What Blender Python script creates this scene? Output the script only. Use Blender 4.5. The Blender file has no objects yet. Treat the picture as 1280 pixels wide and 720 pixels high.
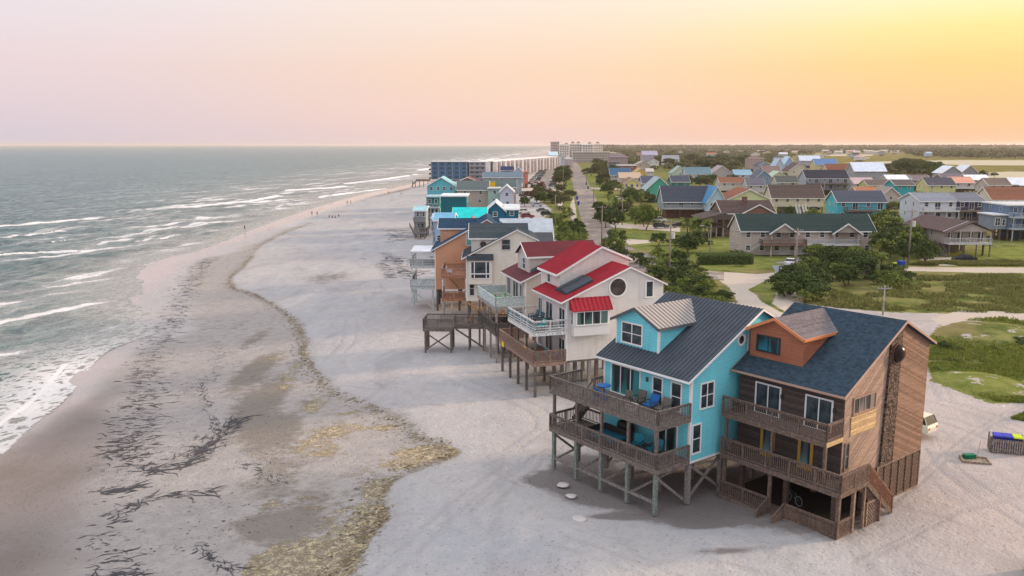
import bpy, bmesh, math, random
import numpy as np
from mathutils import Vector, Matrix
rnd = random.Random(7); nr = np.random.default_rng(5)
sc = bpy.context.scene; col = sc.collection
R = math.radians
# ---------------- camera -----------------
F, CAMH = 1050.0, 24.0
PITCH = math.atan(179 / F); CP, SP = math.cos(PITCH), math.sin(PITCH)
cd = bpy.data.cameras.new('camera'); cam = bpy.data.objects.new('camera', cd); col.objects.link(cam)
cam.location = (0, 0, CAMH); cam.rotation_euler = (math.pi / 2 - PITCH, 0, 0)
cd.sensor_width = 36; cd.lens = F / 1280 * 36; cd.clip_start = 1; cd.clip_end = 150000
sc.camera = cam
def G(px, py, z=0.0):
    d = ((px - 640), (360 - py) * SP + F * CP, (360 - py) * CP - F * SP)
    k = (z - CAMH) / d[2]
    return (d[0] * k, d[1] * k, z)
def zat(py, Y):
    return CAMH + Y * ((360 - py) * CP - F * SP) / ((360 - py) * SP + F * CP)
# ---------------- materials -----------------
class NT:
    def __init__(s, m):
        m.use_nodes = True; s.t = m.node_tree; s.t.nodes.clear()
    def n(s, typ, **kw):
        o = s.t.nodes.new(typ)
        for k, v in kw.items(): setattr(o, k, v)
        return o
    def L(s, a, b): s.t.links.new(a, b)
    def put(s, sock, v):
        if hasattr(v, 'is_output') or isinstance(v, bpy.types.NodeSocket): s.L(v, sock)
        else:
            if hasattr(sock, 'default_value'):
                dv = sock.default_value
                if hasattr(dv, '__len__') and len(dv) == 4 and hasattr(v, '__len__') and len(v) == 3: v = (*v, 1)
                sock.default_value = v
    def m(s, op, a, b=0.0, clamp=False):
        o = s.n('ShaderNodeMath', operation=op, use_clamp=clamp); s.put(o.inputs[0], a); s.put(o.inputs[1], b); return o.outputs[0]
    def mix(s, f, a, b, mode='MIX'):
        o = s.n('ShaderNodeMix', data_type='RGBA', blend_type=mode); s.put(o.inputs[0], f); s.put(o.inputs[6], a); s.put(o.inputs[7], b); return o.outputs[2]
    def obj(s, scale=(1, 1, 1), rot=(0, 0, 0), loc=(0, 0, 0)):
        t = s.n('ShaderNodeTexCoord'); mp = s.n('ShaderNodeMapping')
        mp.inputs['Scale'].default_value = scale; mp.inputs['Rotation'].default_value = rot; mp.inputs['Location'].default_value = loc
        s.L(t.outputs['Object'], mp.inputs[0]); return mp.outputs[0]
    def obj2(s, rz, scale):
        a = s.obj((1, 1, 1), (0, 0, rz)); mp = s.n('ShaderNodeMapping'); mp.inputs['Scale'].default_value = scale; s.L(a, mp.inputs[0]); return mp.outputs[0]
    def noise(s, vec, scale, det=4, rough=.55, dist=0):
        o = s.n('ShaderNodeTexNoise'); s.L(vec, o.inputs['Vector']); o.inputs['Scale'].default_value = scale
        o.inputs['Detail'].default_value = det; o.inputs['Roughness'].default_value = rough; o.inputs['Distortion'].default_value = dist
        return o.outputs[0]
    def voro(s, vec, scale, feature='F1'):
        o = s.n('ShaderNodeTexVoronoi', feature=feature); s.L(vec, o.inputs['Vector']); o.inputs['Scale'].default_value = scale
        return o
    def step(s, v, lo, hi, a=0.0, b=1.0):
        o = s.n('ShaderNodeMapRange', interpolation_type='SMOOTHSTEP'); s.put(o.inputs[0], v)
        for i, q in zip((1, 2, 3, 4), (lo, hi, a, b)): o.inputs[i].default_value = q
        return o.outputs[0]
    def bump(s, h, strength=.5, dist=.02, prev=None):
        o = s.n('ShaderNodeBump'); o.inputs['Strength'].default_value = strength; o.inputs['Distance'].default_value = dist
        s.L(h, o.inputs['Height'])
        if prev is not None: s.L(prev, o.inputs['Normal'])
        return o.outputs[0]
    def attr(s, name):
        o = s.n('ShaderNodeAttribute', attribute_name=name); sp = s.n('ShaderNodeSeparateColor'); s.L(o.outputs['Color'], sp.inputs[0])
        return sp.outputs[0], sp.outputs[1], sp.outputs[2], o.outputs['Alpha']
    def out(s, base, rough=.8, normal=None, spec=.3, metal=0.0, **kw):
        b = s.n('ShaderNodeBsdfPrincipled'); s.put(b.inputs['Base Color'], base); s.put(b.inputs['Roughness'], rough)
        s.put(b.inputs['Specular IOR Level'], spec); s.put(b.inputs['Metallic'], metal)
        if normal is not None: s.L(normal, b.inputs['Normal'])
        for k, v in kw.items(): s.put(b.inputs[k], v)
        o = s.n('ShaderNodeOutputMaterial'); s.L(b.outputs[0], o.inputs[0]); return b
MATS = {}
def newmat(name):
    m = bpy.data.materials.new(name); return m, NT(m)
def sc3(c, k): return tuple(min(1, x * k) for x in c[:3])
def paint(c, kind='plain', rough=.6, var=.12):
    """painted or clad surface. kind: plain, lap (horizontal boards), diag, shingle, metal, wood, stone"""
    c = tuple(round(x, 3) for x in c); key = (c, kind, rough, var)
    if key in MATS: return MATS[key]
    m, t = newmat('%s_%d' % (kind, len(MATS)))
    v = t.obj(); nz = t.noise(v, .6, 5); fine = t.noise(v, 9, 4)
    colr = t.mix(t.step(nz, .3, .7), sc3(c, 1 - var), sc3(c, 1 + var))
    nrm = None; sp = .15
    if kind == 'plain':
        colr = t.mix(t.m('MULTIPLY', fine, .25), colr, sc3(c, .75)); nrm = t.bump(fine, .1, .01)
    elif kind == 'lap':
        sx = t.n('ShaderNodeSeparateXYZ'); t.L(v, sx.inputs[0]); f = t.m('FRACT', t.m('MULTIPLY', sx.outputs[2], 5.2))
        vs = t.noise(t.obj((.35, .35, 5.2)), 1.3, 2)
        colr = t.mix(t.step(vs, .35, .7), colr, sc3(c, 1 - var * .9))
        colr = t.mix(t.step(f, .0, .16, .62, 0), colr, sc3(c, .38)); nrm = t.bump(f, .5, .02)
        st = t.noise(t.obj((2.2, 2.2, .25)), 1.2, 5); colr = t.mix(t.m('MULTIPLY', t.step(st, .48, .75), .32), colr, sc3(c, .55))
    elif kind in ('diag', 'board'):
        a = R(38) if kind == 'diag' else 0
        w = t.obj((1, 1, 1), (0, a, 0)); sx = t.n('ShaderNodeSeparateXYZ'); t.L(w, sx.inputs[0])
        k = t.m('MULTIPLY', sx.outputs[2], 8.0); f = t.m('FRACT', k)
        wn = t.n('ShaderNodeTexWhiteNoise', noise_dimensions='1D'); t.L(t.m('FLOOR', k), wn.inputs['W'])
        g = t.noise(t.obj((.5, 6, 9), (0, a, 0)), 1.6, 5, .7); g2 = t.noise(t.obj((2, 2, 14), (0, a, 0)), 2.0, 4, .7)
        colr = t.mix(t.step(wn.outputs[0], 0, 1), sc3(c, .74), sc3(c, 1.24))
        colr = t.mix(t.m('MULTIPLY', t.step(g, .42, .68), .65), colr, sc3(c, .42)); colr = t.mix(t.m('MULTIPLY', t.step(g2, .5, .7), .6), colr, sc3(c, 1.75))
        colr = t.mix(t.step(f, 0, .12, .8, 0), colr, sc3(c, .3)); nrm = t.bump(t.m('ADD', f, t.m('MULTIPLY', g, .5)), .6, .02); rough = .9; sp = .06
    elif kind == 'shingle':
        b = t.n('ShaderNodeTexBrick'); t.L(t.obj((1, 1, 1)), b.inputs[0])
        # shingle courses follow the slope height, tabs along the eave
        sx = t.n('ShaderNodeSeparateXYZ'); t.L(t.obj(), sx.inputs[0]); cb = t.n('ShaderNodeCombineXYZ')
        t.L(sx.outputs[1], cb.inputs[0]); t.L(sx.outputs[2], cb.inputs[1]); t.L(cb.outputs[0], b.inputs[0])
        b.inputs['Scale'].default_value = 2.6; b.inputs['Color1'].default_value = (*sc3(c, .6), 1); b.inputs['Color2'].default_value = (*sc3(c, 1.5), 1)
        b.inputs['Mortar'].default_value = (*sc3(c, .45), 1); b.inputs['Mortar Size'].default_value = .02; b.inputs['Row Height'].default_value = .2; b.inputs['Brick Width'].default_value = .7
        sp2 = t.noise(v, 3.5, 5, .75)
        colr = t.mix(.55, colr, b.outputs[0]); colr = t.mix(t.m('MULTIPLY', t.step(sp2, .45, .7), .6), colr, sc3(c, 1.75)); colr = t.mix(t.m('MULTIPLY', t.step(nz, .55, .8), .35), colr, sc3(c, .5))
        nrm = t.bump(fine, .5, .02); rough = .95; sp = .05
    elif kind == 'metal':
        st = t.noise(t.obj((.25, 2.5, .25)), 1.5, 4); colr = t.mix(t.m('MULTIPLY', t.step(st, .45, .75), .3), colr, sc3(c, 1.35))
        rough = .6; sp = .16; nrm = t.bump(st, .1, .02)
    elif kind == 'rib':
        sx = t.n('ShaderNodeSeparateXYZ'); t.L(v, sx.inputs[0]); f = t.m('FRACT', t.m('MULTIPLY', sx.outputs[0], 2.6)); f = t.m('ABSOLUTE', t.m('SUBTRACT', f, .5))
        colr = t.mix(t.step(f, .12, .3), sc3(c, .42), sc3(c, 1.2)); rough = .5; nrm = t.bump(f, .8, .08)
    elif kind == 'wood':
        g = t.noise(t.obj((3, 3, 3)), 2.2, 5, .7); colr = t.mix(t.step(g, .4, .7), sc3(c, .6), sc3(c, 1.25)); nrm = t.bump(g, .4, .01); rough = .9; sp = .08
    elif kind == 'stone':
        vo = t.voro(t.obj((1, 1, 1.7)), 5.5); vs = t.n('ShaderNodeSeparateColor'); t.L(vo.outputs['Color'], vs.inputs[0])
        colr = t.mix(vs.outputs[0], sc3(c, .6), sc3(c, 1.35)); colr = t.mix(t.step(vo.outputs['Distance'], .45, .7), colr, sc3(c, .25)); nrm = t.bump(vo.outputs['Distance'], .8, .04); rough = .9
    t.out(colr, rough, nrm, sp); MATS[key] = m; return m
def glass(c=(.02, .03, .035), cur=None):
    key = ('glass', c, cur)
    if key in MATS: return MATS[key]
    m, t = newmat('pane_glass'); v = t.obj()
    if cur:
        w = t.n('ShaderNodeTexWave', bands_direction='X'); t.L(v, w.inputs[0]); w.inputs['Scale'].default_value = 3.5; w.inputs['Distortion'].default_value = 1.5
        f = t.step(t.noise(t.obj((.9, .9, .12)), .9, 1), .42, .5); base = t.mix(f, c, t.mix(w.outputs[0], sc3(cur, .55), cur))
    else:
        base = t.mix(t.step(t.noise(v, 1.1, 2), .35, .65), c, sc3(c, 2.6))
    t.out(base, .12, None, .35); MATS[key] = m; return m
WHITE = (.78, .77, .75)
# ---------------- mesh building -----------------
class MB:
    def __init__(s): s.v = []; s.f = []
    def quadbox(s, P):          # 8 points: bottom 4 ccw, top 4 ccw
        n = len(s.v); s.v += [tuple(p) for p in P]
        s.f += [tuple(n + i for i in q) for q in ((3, 2, 1, 0), (4, 5, 6, 7), (0, 1, 5, 4), (1, 2, 6, 5), (2, 3, 7, 6), (3, 0, 4, 7))]; return s
    def box(s, x0, x1, y0, y1, z0, z1):
        return s.quadbox([(x0, y0, z0), (x1, y0, z0), (x1, y1, z0), (x0, y1, z0), (x0, y0, z1), (x1, y0, z1), (x1, y1, z1), (x0, y1, z1)])
    def beam(s, p, q, w, h=None):
        h = h or w; p = Vector(p); q = Vector(q); d = (q - p).normalized()
        a = d.cross(Vector((0, 0, 1)));  a = Vector((1, 0, 0)) if a.length < 1e-4 else a.normalized()
        b = a.cross(d).normalized(); a = a * w / 2; b = b * h / 2
        return s.quadbox([p - a - b, p + a - b, p + a + b, p - a + b, q - a - b, q + a - b, q + a + b, q - a + b])
    def slab(s, pts, th, up=False):   # planar polygon extruded straight down by th
        n = len(s.v); k = len(pts); dz = th if up else -th
        s.v += [tuple(p) for p in pts] + [(p[0], p[1], p[2] + dz) for p in pts]
        s.f += [tuple(n + i for i in range(k)), tuple(n + k + i for i in reversed(range(k)))]
        s.f += [(n + i, n + (i + 1) % k, n + k + (i + 1) % k, n + k + i) for i in range(k)]; return s
    def prism(s, poly, a, b, axis='y'):   # poly in the plane across axis
        n = len(s.v); k = len(poly)
        mk = {'y': lambda p, t: (p[0], t, p[1]), 'x': lambda p, t: (t, p[0], p[1]), 'z': lambda p, t: (p[0], p[1], t)}[axis]
        s.v += [mk(p, a) for p in poly] + [mk(p, b) for p in poly]
        s.f += [tuple(n + i for i in range(k)), tuple(n + k + i for i in reversed(range(k)))]
        s.f += [(n + i, n + (i + 1) % k, n + k + (i + 1) % k, n + k + i) for i in range(k)]; return s
    def cyl(s, p, q, r0, r1=None, n=10):
        r1 = r0 if r1 is None else r1; p = Vector(p); q = Vector(q); d = (q - p).normalized()
        a = d.cross(Vector((0, 0, 1))); a = Vector((1, 0, 0)) if a.length < 1e-4 else a.normalized(); b = a.cross(d)
        k = len(s.v)
        for c, r in ((p, r0), (q, r1)):
            s.v += [tuple(c + (a * math.cos(2 * math.pi * i / n) + b * math.sin(2 * math.pi * i / n)) * r) for i in range(n)]
        s.f += [tuple(k + i for i in reversed(range(n))), tuple(k + n + i for i in range(n))]
        s.f += [(k + i, k + (i + 1) % n, k + n + (i + 1) % n, k + n + i) for i in range(n)]; return s
    def tube(s, pts, r, n=6):
        for a, b in zip(pts[:-1], pts[1:]): s.cyl(a, b, r, r, n)
        return s
    def mesh(s, name, mat=None, smooth=False):
        me = bpy.data.meshes.new(name); me.from_pydata(s.v, [], s.f)
        bm = bmesh.new(); bm.from_mesh(me); bmesh.ops.recalc_face_normals(bm, faces=bm.faces); bm.to_mesh(me); bm.free()
        if mat: me.materials.append(mat)
        if smooth: me.polygons.foreach_set('use_smooth', [True] * len(me.polygons))
        return me
    def put(s, name, mat, parent=None, smooth=False, label=None):
        if not s.v: return None
        return link(name, s.mesh(name, mat, smooth), parent, label=label)
def link(name, me, parent=None, loc=None, rotz=None, label=None, mat=None):
    o = bpy.data.objects.new(name, me); col.objects.link(o)
    if parent: o.parent = parent
    if loc: o.location = loc
    if rotz is not None: o.rotation_euler[2] = rotz
    if label: o['label'] = label
    if mat:
        o.material_slots[0].link = 'OBJECT'; o.material_slots[0].material = mat
    return o
def tag(o, label, cat, group=None):
    o['label'] = label; o['category'] = cat
    if group: o['group'] = group
    return o
def thing(name, label, cat, loc=(0, 0, 0), rotz=0, group=None):
    o = bpy.data.objects.new(name, None); col.objects.link(o); o.empty_display_size = .3
    o.location = loc; o.rotation_euler = (0, 0, rotz); return tag(o, label, cat, group)
def struct(o, kind='structure'): o['kind'] = kind; return o
# ---------------- house parts -----------------
CACHE = {}
def window(par, side, pos, off, z0, z1, w, nx=2, ny=2, frame=WHITE, cur=None, name='window', tw=.1, gl=(.02, .03, .035)):
    """side: 'x-','y-','x+','y+' = the way it faces; pos = centre along the wall; off = the wall plane"""
    h = z1 - z0; key = (round(w, 2), round(h, 2), nx, ny, frame, tw)
    if key not in CACHE:
        b = MB(); a = w / 2
        b.box(-a, a, -.07, .0, h - tw, h).box(-a, a, -.09, 0, 0, tw).box(-a, -a + tw, -.07, 0, tw, h - tw).box(a - tw, a, -.07, 0, tw, h - tw)
        for i in range(1, nx): x = -a + w * i / nx; b.box(x - tw * .35, x + tw * .35, -.06, 0, tw, h - tw)
        for i in range(1, ny): z = h * i / ny; b.box(-a + tw, a - tw, -.05, 0, z - tw * .25, z + tw * .25)
        CACHE[key] = b.mesh('window_frame', paint(frame, 'plain', .5, .05))
    k2 = ('p', key[0], key[1], cur, gl)
    if k2 not in CACHE:
        CACHE[k2] = MB().box(-w / 2 + tw * .5, w / 2 - tw * .5, -.025, .0, tw * .5, h - tw * .5).mesh('pane', glass(gl, cur))
    loc, rz = {'y-': ((pos, off, z0), 0), 'y+': ((pos, off, z0), math.pi), 'x-': ((off, pos, z0), -math.pi / 2), 'x+': ((off, pos, z0), math.pi / 2)}[side]
    f = link(name, CACHE[key], par, loc, rz); link('pane', CACHE[k2], f); return f
def railing(par, pts, z, h=1.05, c=(.3, .24, .2), style='balusters', name='railing', mat=None, step=.15):
    b = MB(); m = mat or paint(c, 'wood')
    for p, q in zip(pts[:-1], pts[1:]):
        p = Vector((*p, z)); q = Vector((*q, z)); L = (q - p).length; d = (q - p) / L; up = Vector((0, 0, 1))
        b.beam(p + up * h, q + up * h, .13, .05); b.beam(p + up * (h - .1), q + up * (h - .1), .05, .08)
        b.beam(p + up * .1, q + up * .1, .05, .08)
        n = max(1, round(L / 1.8))
        for i in range(n + 1):
            a = p + d * (L * i / n); b.beam(a, a + up * (h - .02), .1, .1)
        if style == 'balusters':
            n = int(L / step)
            for i in range(1, n): a = p + d * (L * i / n); b.beam(a + up * .1, a + up * (h - .1), .045, .045)
        elif style == 'rails':
            for zz in (.35, .6): b.beam(p + up * zz, q + up * zz, .04, .07)
        elif style == 'glass': b.beam(p + up * h * .52, q + up * h * .52, .015, h * .72)
    return b.put(name, m, par)
def posts(par, pl, z0, z1, w=.22, c=(.3, .25, .21), name='post'):
    m = paint(c, 'wood'); key = ('post', w, round(z1 - z0, 2), c)
    if key not in CACHE: CACHE[key] = MB().box(-w / 2, w / 2, -w / 2, w / 2, 0, z1 - z0).mesh('post', m)
    for x, y in pl: link(name, CACHE[key], par, (x, y, z0))
def deck(par, x0, x1, y0, y1, z, c=(.3, .24, .2), sides='x-,y-', h=1.05, style='balusters', rc=None, pz=None, np_=3, floor=None, th=.3, pw=.2, step=.15):
    b = MB(); b.box(x0, x1, y0, y1, z - .05, z); b.put('deck_floor', paint(floor or c, 'wood'), par)
    e = .05; b = MB(); zt = z - .055
    b.box(x0 - e, x0, y0 - e, y1 + e, zt - th, z - .01).box(x1, x1 + e, y0 - e, y1 + e, zt - th, z - .01).box(x0, x1, y0 - e, y0, zt - th, z - .01).box(x0, x1, y1, y1 + e, zt - th, z - .01)
    n = max(1, int((y1 - y0) / .8))
    for i in range(1, n): y = y0 + (y1 - y0) * i / n; b.box(x0, x1, y - .025, y + .025, zt - th * .8, zt)
    b.put('deck_frame', paint(c, 'wood', .6, .1), par)
    seg = {'x-': [(x0, y0), (x0, y1)], 'y-': [(x0, y0), (x1, y0)], 'y+': [(x0, y1), (x1, y1)], 'x+': [(x1, y0), (x1, y1)]}
    for s in sides.split(','):
        if s: railing(par, seg[s], z, h, rc or c, style, step=step)
    if pz is not None:
        pl = [(x0 + .15, y0 + .15 + (y1 - y0 - .3) * i / (np_ - 1)) for i in range(np_)]
        posts(par, pl, pz, z - .06 - th, pw, c)
def seams(b, p0, p1, q0, q1, n, w=.05, h=.05):     # ribs from the edge p0-p1 (eave) to q0-q1 (ridge)
    p0, p1, q0, q1 = map(Vector, (p0, p1, q0, q1))
    for i in range(n + 1):
        t = i / n; a = p0.lerp(p1, t); c = q0.lerp(q1, t); b.beam(a + Vector((0, 0, h / 2 - .004)), c + Vector((0, 0, h / 2 - .004)), w, h)
def round_window(par, side, pos, off, z, r, frame=WHITE, bubble=False, name='window'):
    b = MB(); n = 24; rr = r + .13
    sgn = -1
    for i in range(n):
        a, c = 2 * math.pi * i / n, 2 * math.pi * (i + 1) / n
        P = [(rr * math.cos(a), 0, rr * math.sin(a)), (rr * math.cos(c), 0, rr * math.sin(c)), (r * math.cos(c), 0, r * math.sin(c)), (r * math.cos(a), 0, r * math.sin(a))]
        b.quadbox([*P, *[(p[0], -.07, p[2]) for p in P]])
    loc, rz = ((pos, off, z), 0) if side == 'y-' else ((off, pos, z), -math.pi / 2)
    f = b.put(name, paint(frame, 'plain', .5, .05), par); f.location = loc; f.rotation_euler[2] = rz
    bm = bmesh.new()
    if bubble:
        bmesh.ops.create_uvsphere(bm, u_segments=24, v_segments=16, radius=r); bmesh.ops.scale(bm, vec=(1, .75, 1), verts=bm.verts)
    else: bmesh.ops.create_cone(bm, cap_ends=True, segments=24, radius1=r, radius2=r, depth=.04, matrix=Matrix.Rotation(math.pi / 2, 4, 'X'))
    me = bpy.data.meshes.new('pane'); bm.to_mesh(me); bm.free(); me.materials.append(glass((.03, .022, .02)))
    if bubble: me.materials[0] = paint((.022, .012, .009), 'plain', .22, .05); me.polygons.foreach_set('use_smooth', [True] * len(me.polygons))
    link('pane', me, f); return f
def saltbox_roof(par, L, D, ze, vpk, zpk, zb, c, kind, ov=.6, oh=.3, zroot=None, name='roof', ribs=0, fascia=WHITE, th=.14, y0=0.0):
    """walls top at ze (front), zb (back); the roof sits on them"""
    s1 = (zpk - ze) / vpk; s2 = (zpk - zb) / (D - vpk); g = .12
    e1 = (-ov, ze - ov * s1 + g); pk = (vpk, zpk + g); e2 = (D + ov * .6, zb - ov * .6 * s2 + g)
    b = MB(); ya, yb = y0 - oh, y0 + L + oh
    b.prism([e1, pk, e2, (e2[0], e2[1] - th), (pk[0], pk[1] - th), (e1[0], e1[1] - th)], ya, yb)
    if ribs:
        seams(b, (e1[0], ya + .05, e1[1]), (e1[0], yb - .05, e1[1]), (pk[0], ya + .05, pk[1]), (pk[0], yb - .05, pk[1]), ribs)
        seams(b, (e2[0], ya + .05, e2[1]), (e2[0], yb - .05, e2[1]), (pk[0], ya + .05, pk[1]), (pk[0], yb - .05, pk[1]), ribs)
    r = b.put(name, paint(c, kind), par)
    b = MB(); w = .13
    for y in (ya - .03, yb + .03):
        y_a, y_b = (y - .02, y + .02)
        for P, Q in ((e1, pk), (pk, e2)):
            b.prism([(P[0], P[1] + .01), (Q[0], Q[1] + .01), (Q[0], Q[1] - w - .02), (P[0], P[1] - w - .02)], y_a, y_b)
    b.box(e1[0] - .05, e1[0] - .005, ya - .05, yb + .05, e1[1] - w - .02, e1[1] - .005)
    b.put('fascia', paint(fascia, 'plain', .5, .05), r)
    return r
def gable_dormer(par, x0, x1, ya, yb, zbase, ze, zpk, wc, rc, rkind, wkind='lap', trim=WHITE, ribs=0, ov=.35):
    """ridge runs along x, gable faces the ocean side (-x)"""
    ym = (ya + yb) / 2
    d = MB().prism([(ya, zbase), (yb, zbase), (yb, ze), (ym, zpk), (ya, ze)], x0, x1, 'x').put('dormer', paint(wc, wkind), par)
    sl = (zpk - ze) / (ym - ya); g = .1; E1 = (ya - ov, ze - ov * sl + g); E2 = (yb + ov, ze - ov * sl + g); P = (ym, zpk + g)
    b = MB().prism([E1, P, E2, (E2[0], E2[1] - .14), (P[0], P[1] - .14), (E1[0], E1[1] - .14)], x0 - .35, x1, 'x')
    if ribs:
        for E in (E1, E2): seams(b, (x0 - .3, E[0], E[1]), (x1 - .05, E[0], E[1]), (x0 - .3, P[0], P[1]), (x1 - .05, P[0], P[1]), ribs, .04, .035)
    r = b.put('dormer_roof', paint(rc, rkind), d)
    b = MB()
    for A, B in ((E1, P), (P, E2)): b.prism([(A[0], A[1] + .01), (B[0], B[1] + .01), (B[0], B[1] - .2), (A[0], A[1] - .2)], x0 - .42, x0 - .36, 'x')
    b.box(x0 - .36, x1, ya - ov - .05, ya - ov - .005, E1[1] - .2, E1[1] - .005)
    b.put('fascia', paint(trim, 'plain', .5, .05), d)
    return d
WOOD = (.235, .185, .155); GREYW = (.17, .15, .135); TRIM = (.8, .79, .77)
def corner_trim(par, pts, c=TRIM, w=.14):
    b = MB()
    for x, y, z0, z1 in pts: b.box(x - .03 if x == 0 else x - w, x + w if x == 0 else x + .03, y - .03, y + w, z0, z1)
    b.put('corner_board', paint(c, 'plain', .5, .05), par)
# ---------- turquoise house -------------
def turquoise_house():
    t = thing('stilt_house', 'bright turquoise stilt house with slate metal roof and pale ribbed dormer roof', 'house', (11.83, 53.5, 0), .651, 'oceanfront stilt houses')
    TQ = (.19, .67, .76); RC = (.058, .07, .085)
    L, D = 8.3, 11.0
    MB().prism([(0, 2.95), (D, 2.95), (D, 10.6), (6.94, 12.6), (0, 8.95)], 0, L).put('wall', paint(TQ, 'lap', .55, .05), t)
    saltbox_roof(t, L, D, 8.95, 6.94, 12.6, 10.6, RC, 'metal', ribs=26, fascia=TRIM)
    d = gable_dormer(t, 1.0, 6.6, 3.92, 8.1, 9.3, 11.5, 12.5, TQ, (.30, .27, .255), 'rib', ribs=0, ov=.3, trim=(.1, .11, .13))
    window(d, 'x-', 6.5, 1.0, 9.75, 11.35, 2.15, 2, 2, TRIM)
    for y in (3.92, 8.1): MB().box(.96, 1.12, y - .05, y + .1 if y < 5 else y + .03, 9.5, 11.4).put('corner_board', paint(TRIM, 'plain', .5, .05), d)
    MB().box(-.03, .14, -.03, .14, 2.95, 8.9).put('corner_board', paint(TRIM, 'plain', .5, .05), t); MB().box(-.03, .14, 8.16, 8.33, 2.95, 8.9).put('corner_board', paint(TRIM, 'plain', .5, .05), t); MB().box(-.02, 5.6, -.025, .0, 2.9, 3.05).put('skirt_board', paint(TRIM, 'plain', .5, .05), t)
    MB().box(5.72, 5.9, -.05, .02, 9.45, 11.75).put('corner_board', paint(TRIM, 'plain', .5, .05), t)
    TE = (.05, .3, .3)
    for y, w, n in ((6.05, 3.0, 3),): window(t, 'x-', y, 0, 6.16, 8.4, w, n, 1, TRIM, TE, 'sliding_door')
    for y in (2.95, 1.25): window(t, 'x-', y, 0, 6.25, 8.3, 1.0, 1, 2, TRIM, name='door')
    window(t, 'x-', 5.9, 0, 3.75, 5.1, 1.1, 1, 2, TRIM); window(t, 'x-', 2.05, 0, 3.1, 5.3, 2.1, 2, 1, TRIM, (.1, .3, .3), 'sliding_door')
    window(t, 'y-', 1.6, 0, 6.5, 8.35, 1.45, 2, 2, TRIM); window(t, 'y-', .66, 0, 3.5, 5.6, .95, 1, 2, TRIM)
    round_window(t, 'y-', 5.0, 0, 10.75, .3, TRIM)
    MB().box(-.12, -.0, 3.85, 4.0, 7.75, 8.05).put('wall_lamp', paint((.1, .1, .1), 'plain'), t)
    W = (.215, .18, .16)
    # two decks that wrap past the far end
    deck(t, -3.11, 0, 0, 10.75, 3.25, W, 'x-,y-,y+', 1.0, rc=W, th=.3)
    deck(t, -3.11, 0, 0, 10.75, 6.2, W, 'x-,y-,y+', .95, rc=W, th=.3)
    railing(t, [(0, 8.4), (0, 10.75)], 3.25, 1.0, W); railing(t, [(-.9, 8.4), (0, 8.4)], 6.2, .95, W)
    PG = (.24, .28, .25)
    posts(t, [(-2.9, y) for y in (.25, 2.8, 5.4, 8.0, 10.5)], 0, 2.9, .24, PG); posts(t, [(-2.9, y) for y in (.25, 2.8, 5.4, 8.0, 10.5)], 3.26, 5.85, .18, W)
    posts(t, [(-.5, y) for y in (10.4,)], 0, 5.85, .2, W)
    posts(t, [(x, y) for x in (.2, 3.6, 7.2, 10.7) for y in (.2, 2.8, 5.5, 8.1)], 0, 2.94, .3, (.3, .27, .25), 'stilt')
    b = MB()
    b.box(-3.0, -2.8, .3, 10.5, .75, .9)
    for y in (.25, 2.8, 5.4, 8.0): b.beam((-2.85, y + 2.3, .8), (-.1, y + .2, 2.7), .12, .16)
    for y in (.2, 8.1): b.beam((.2, y, .3), (3.6, y, 2.8), .1, .2); b.beam((3.6, y, .3), (.2, y, 2.8), .1, .2)
    b.beam((-2.9, .25, 2.6), (-.2, .25, .4), .12, .18); b.beam((-2.9, 10.5, 2.7), (-.3, 10.5, .6), .12, .16)
    b.put('brace', paint((.27, .24, .22), 'wood'), t)
    b = MB(); b.prism([(-.6, 5.9), (-.35, 5.9), (-.35 + .0, 5.6), (-.6, 5.6)], 8.5, 9.3)
    for i in range(13): y = 8.55 + i * .17; z = 6.1 - i * .21; b.box(-.9, -.05, y, y + .24, z - .04, z)
    b.beam((-.9, 8.5, 6.1), (-.9, 10.7, 3.4), .06, .25); b.beam((-.05, 8.5, 6.1), (-.05, 10.7, 3.4), .06, .25); b.beam((-.9, 8.5, 7.0), (-.9, 10.7, 4.2), .06, .08)
    b.put('stairs', paint(W, 'wood'), t)
    MB().box(.02, 11, .02, 8.28, 2.8, 2.949).put('floor_frame', paint((.25, .2, .17), 'wood'), t)
    return t
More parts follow.
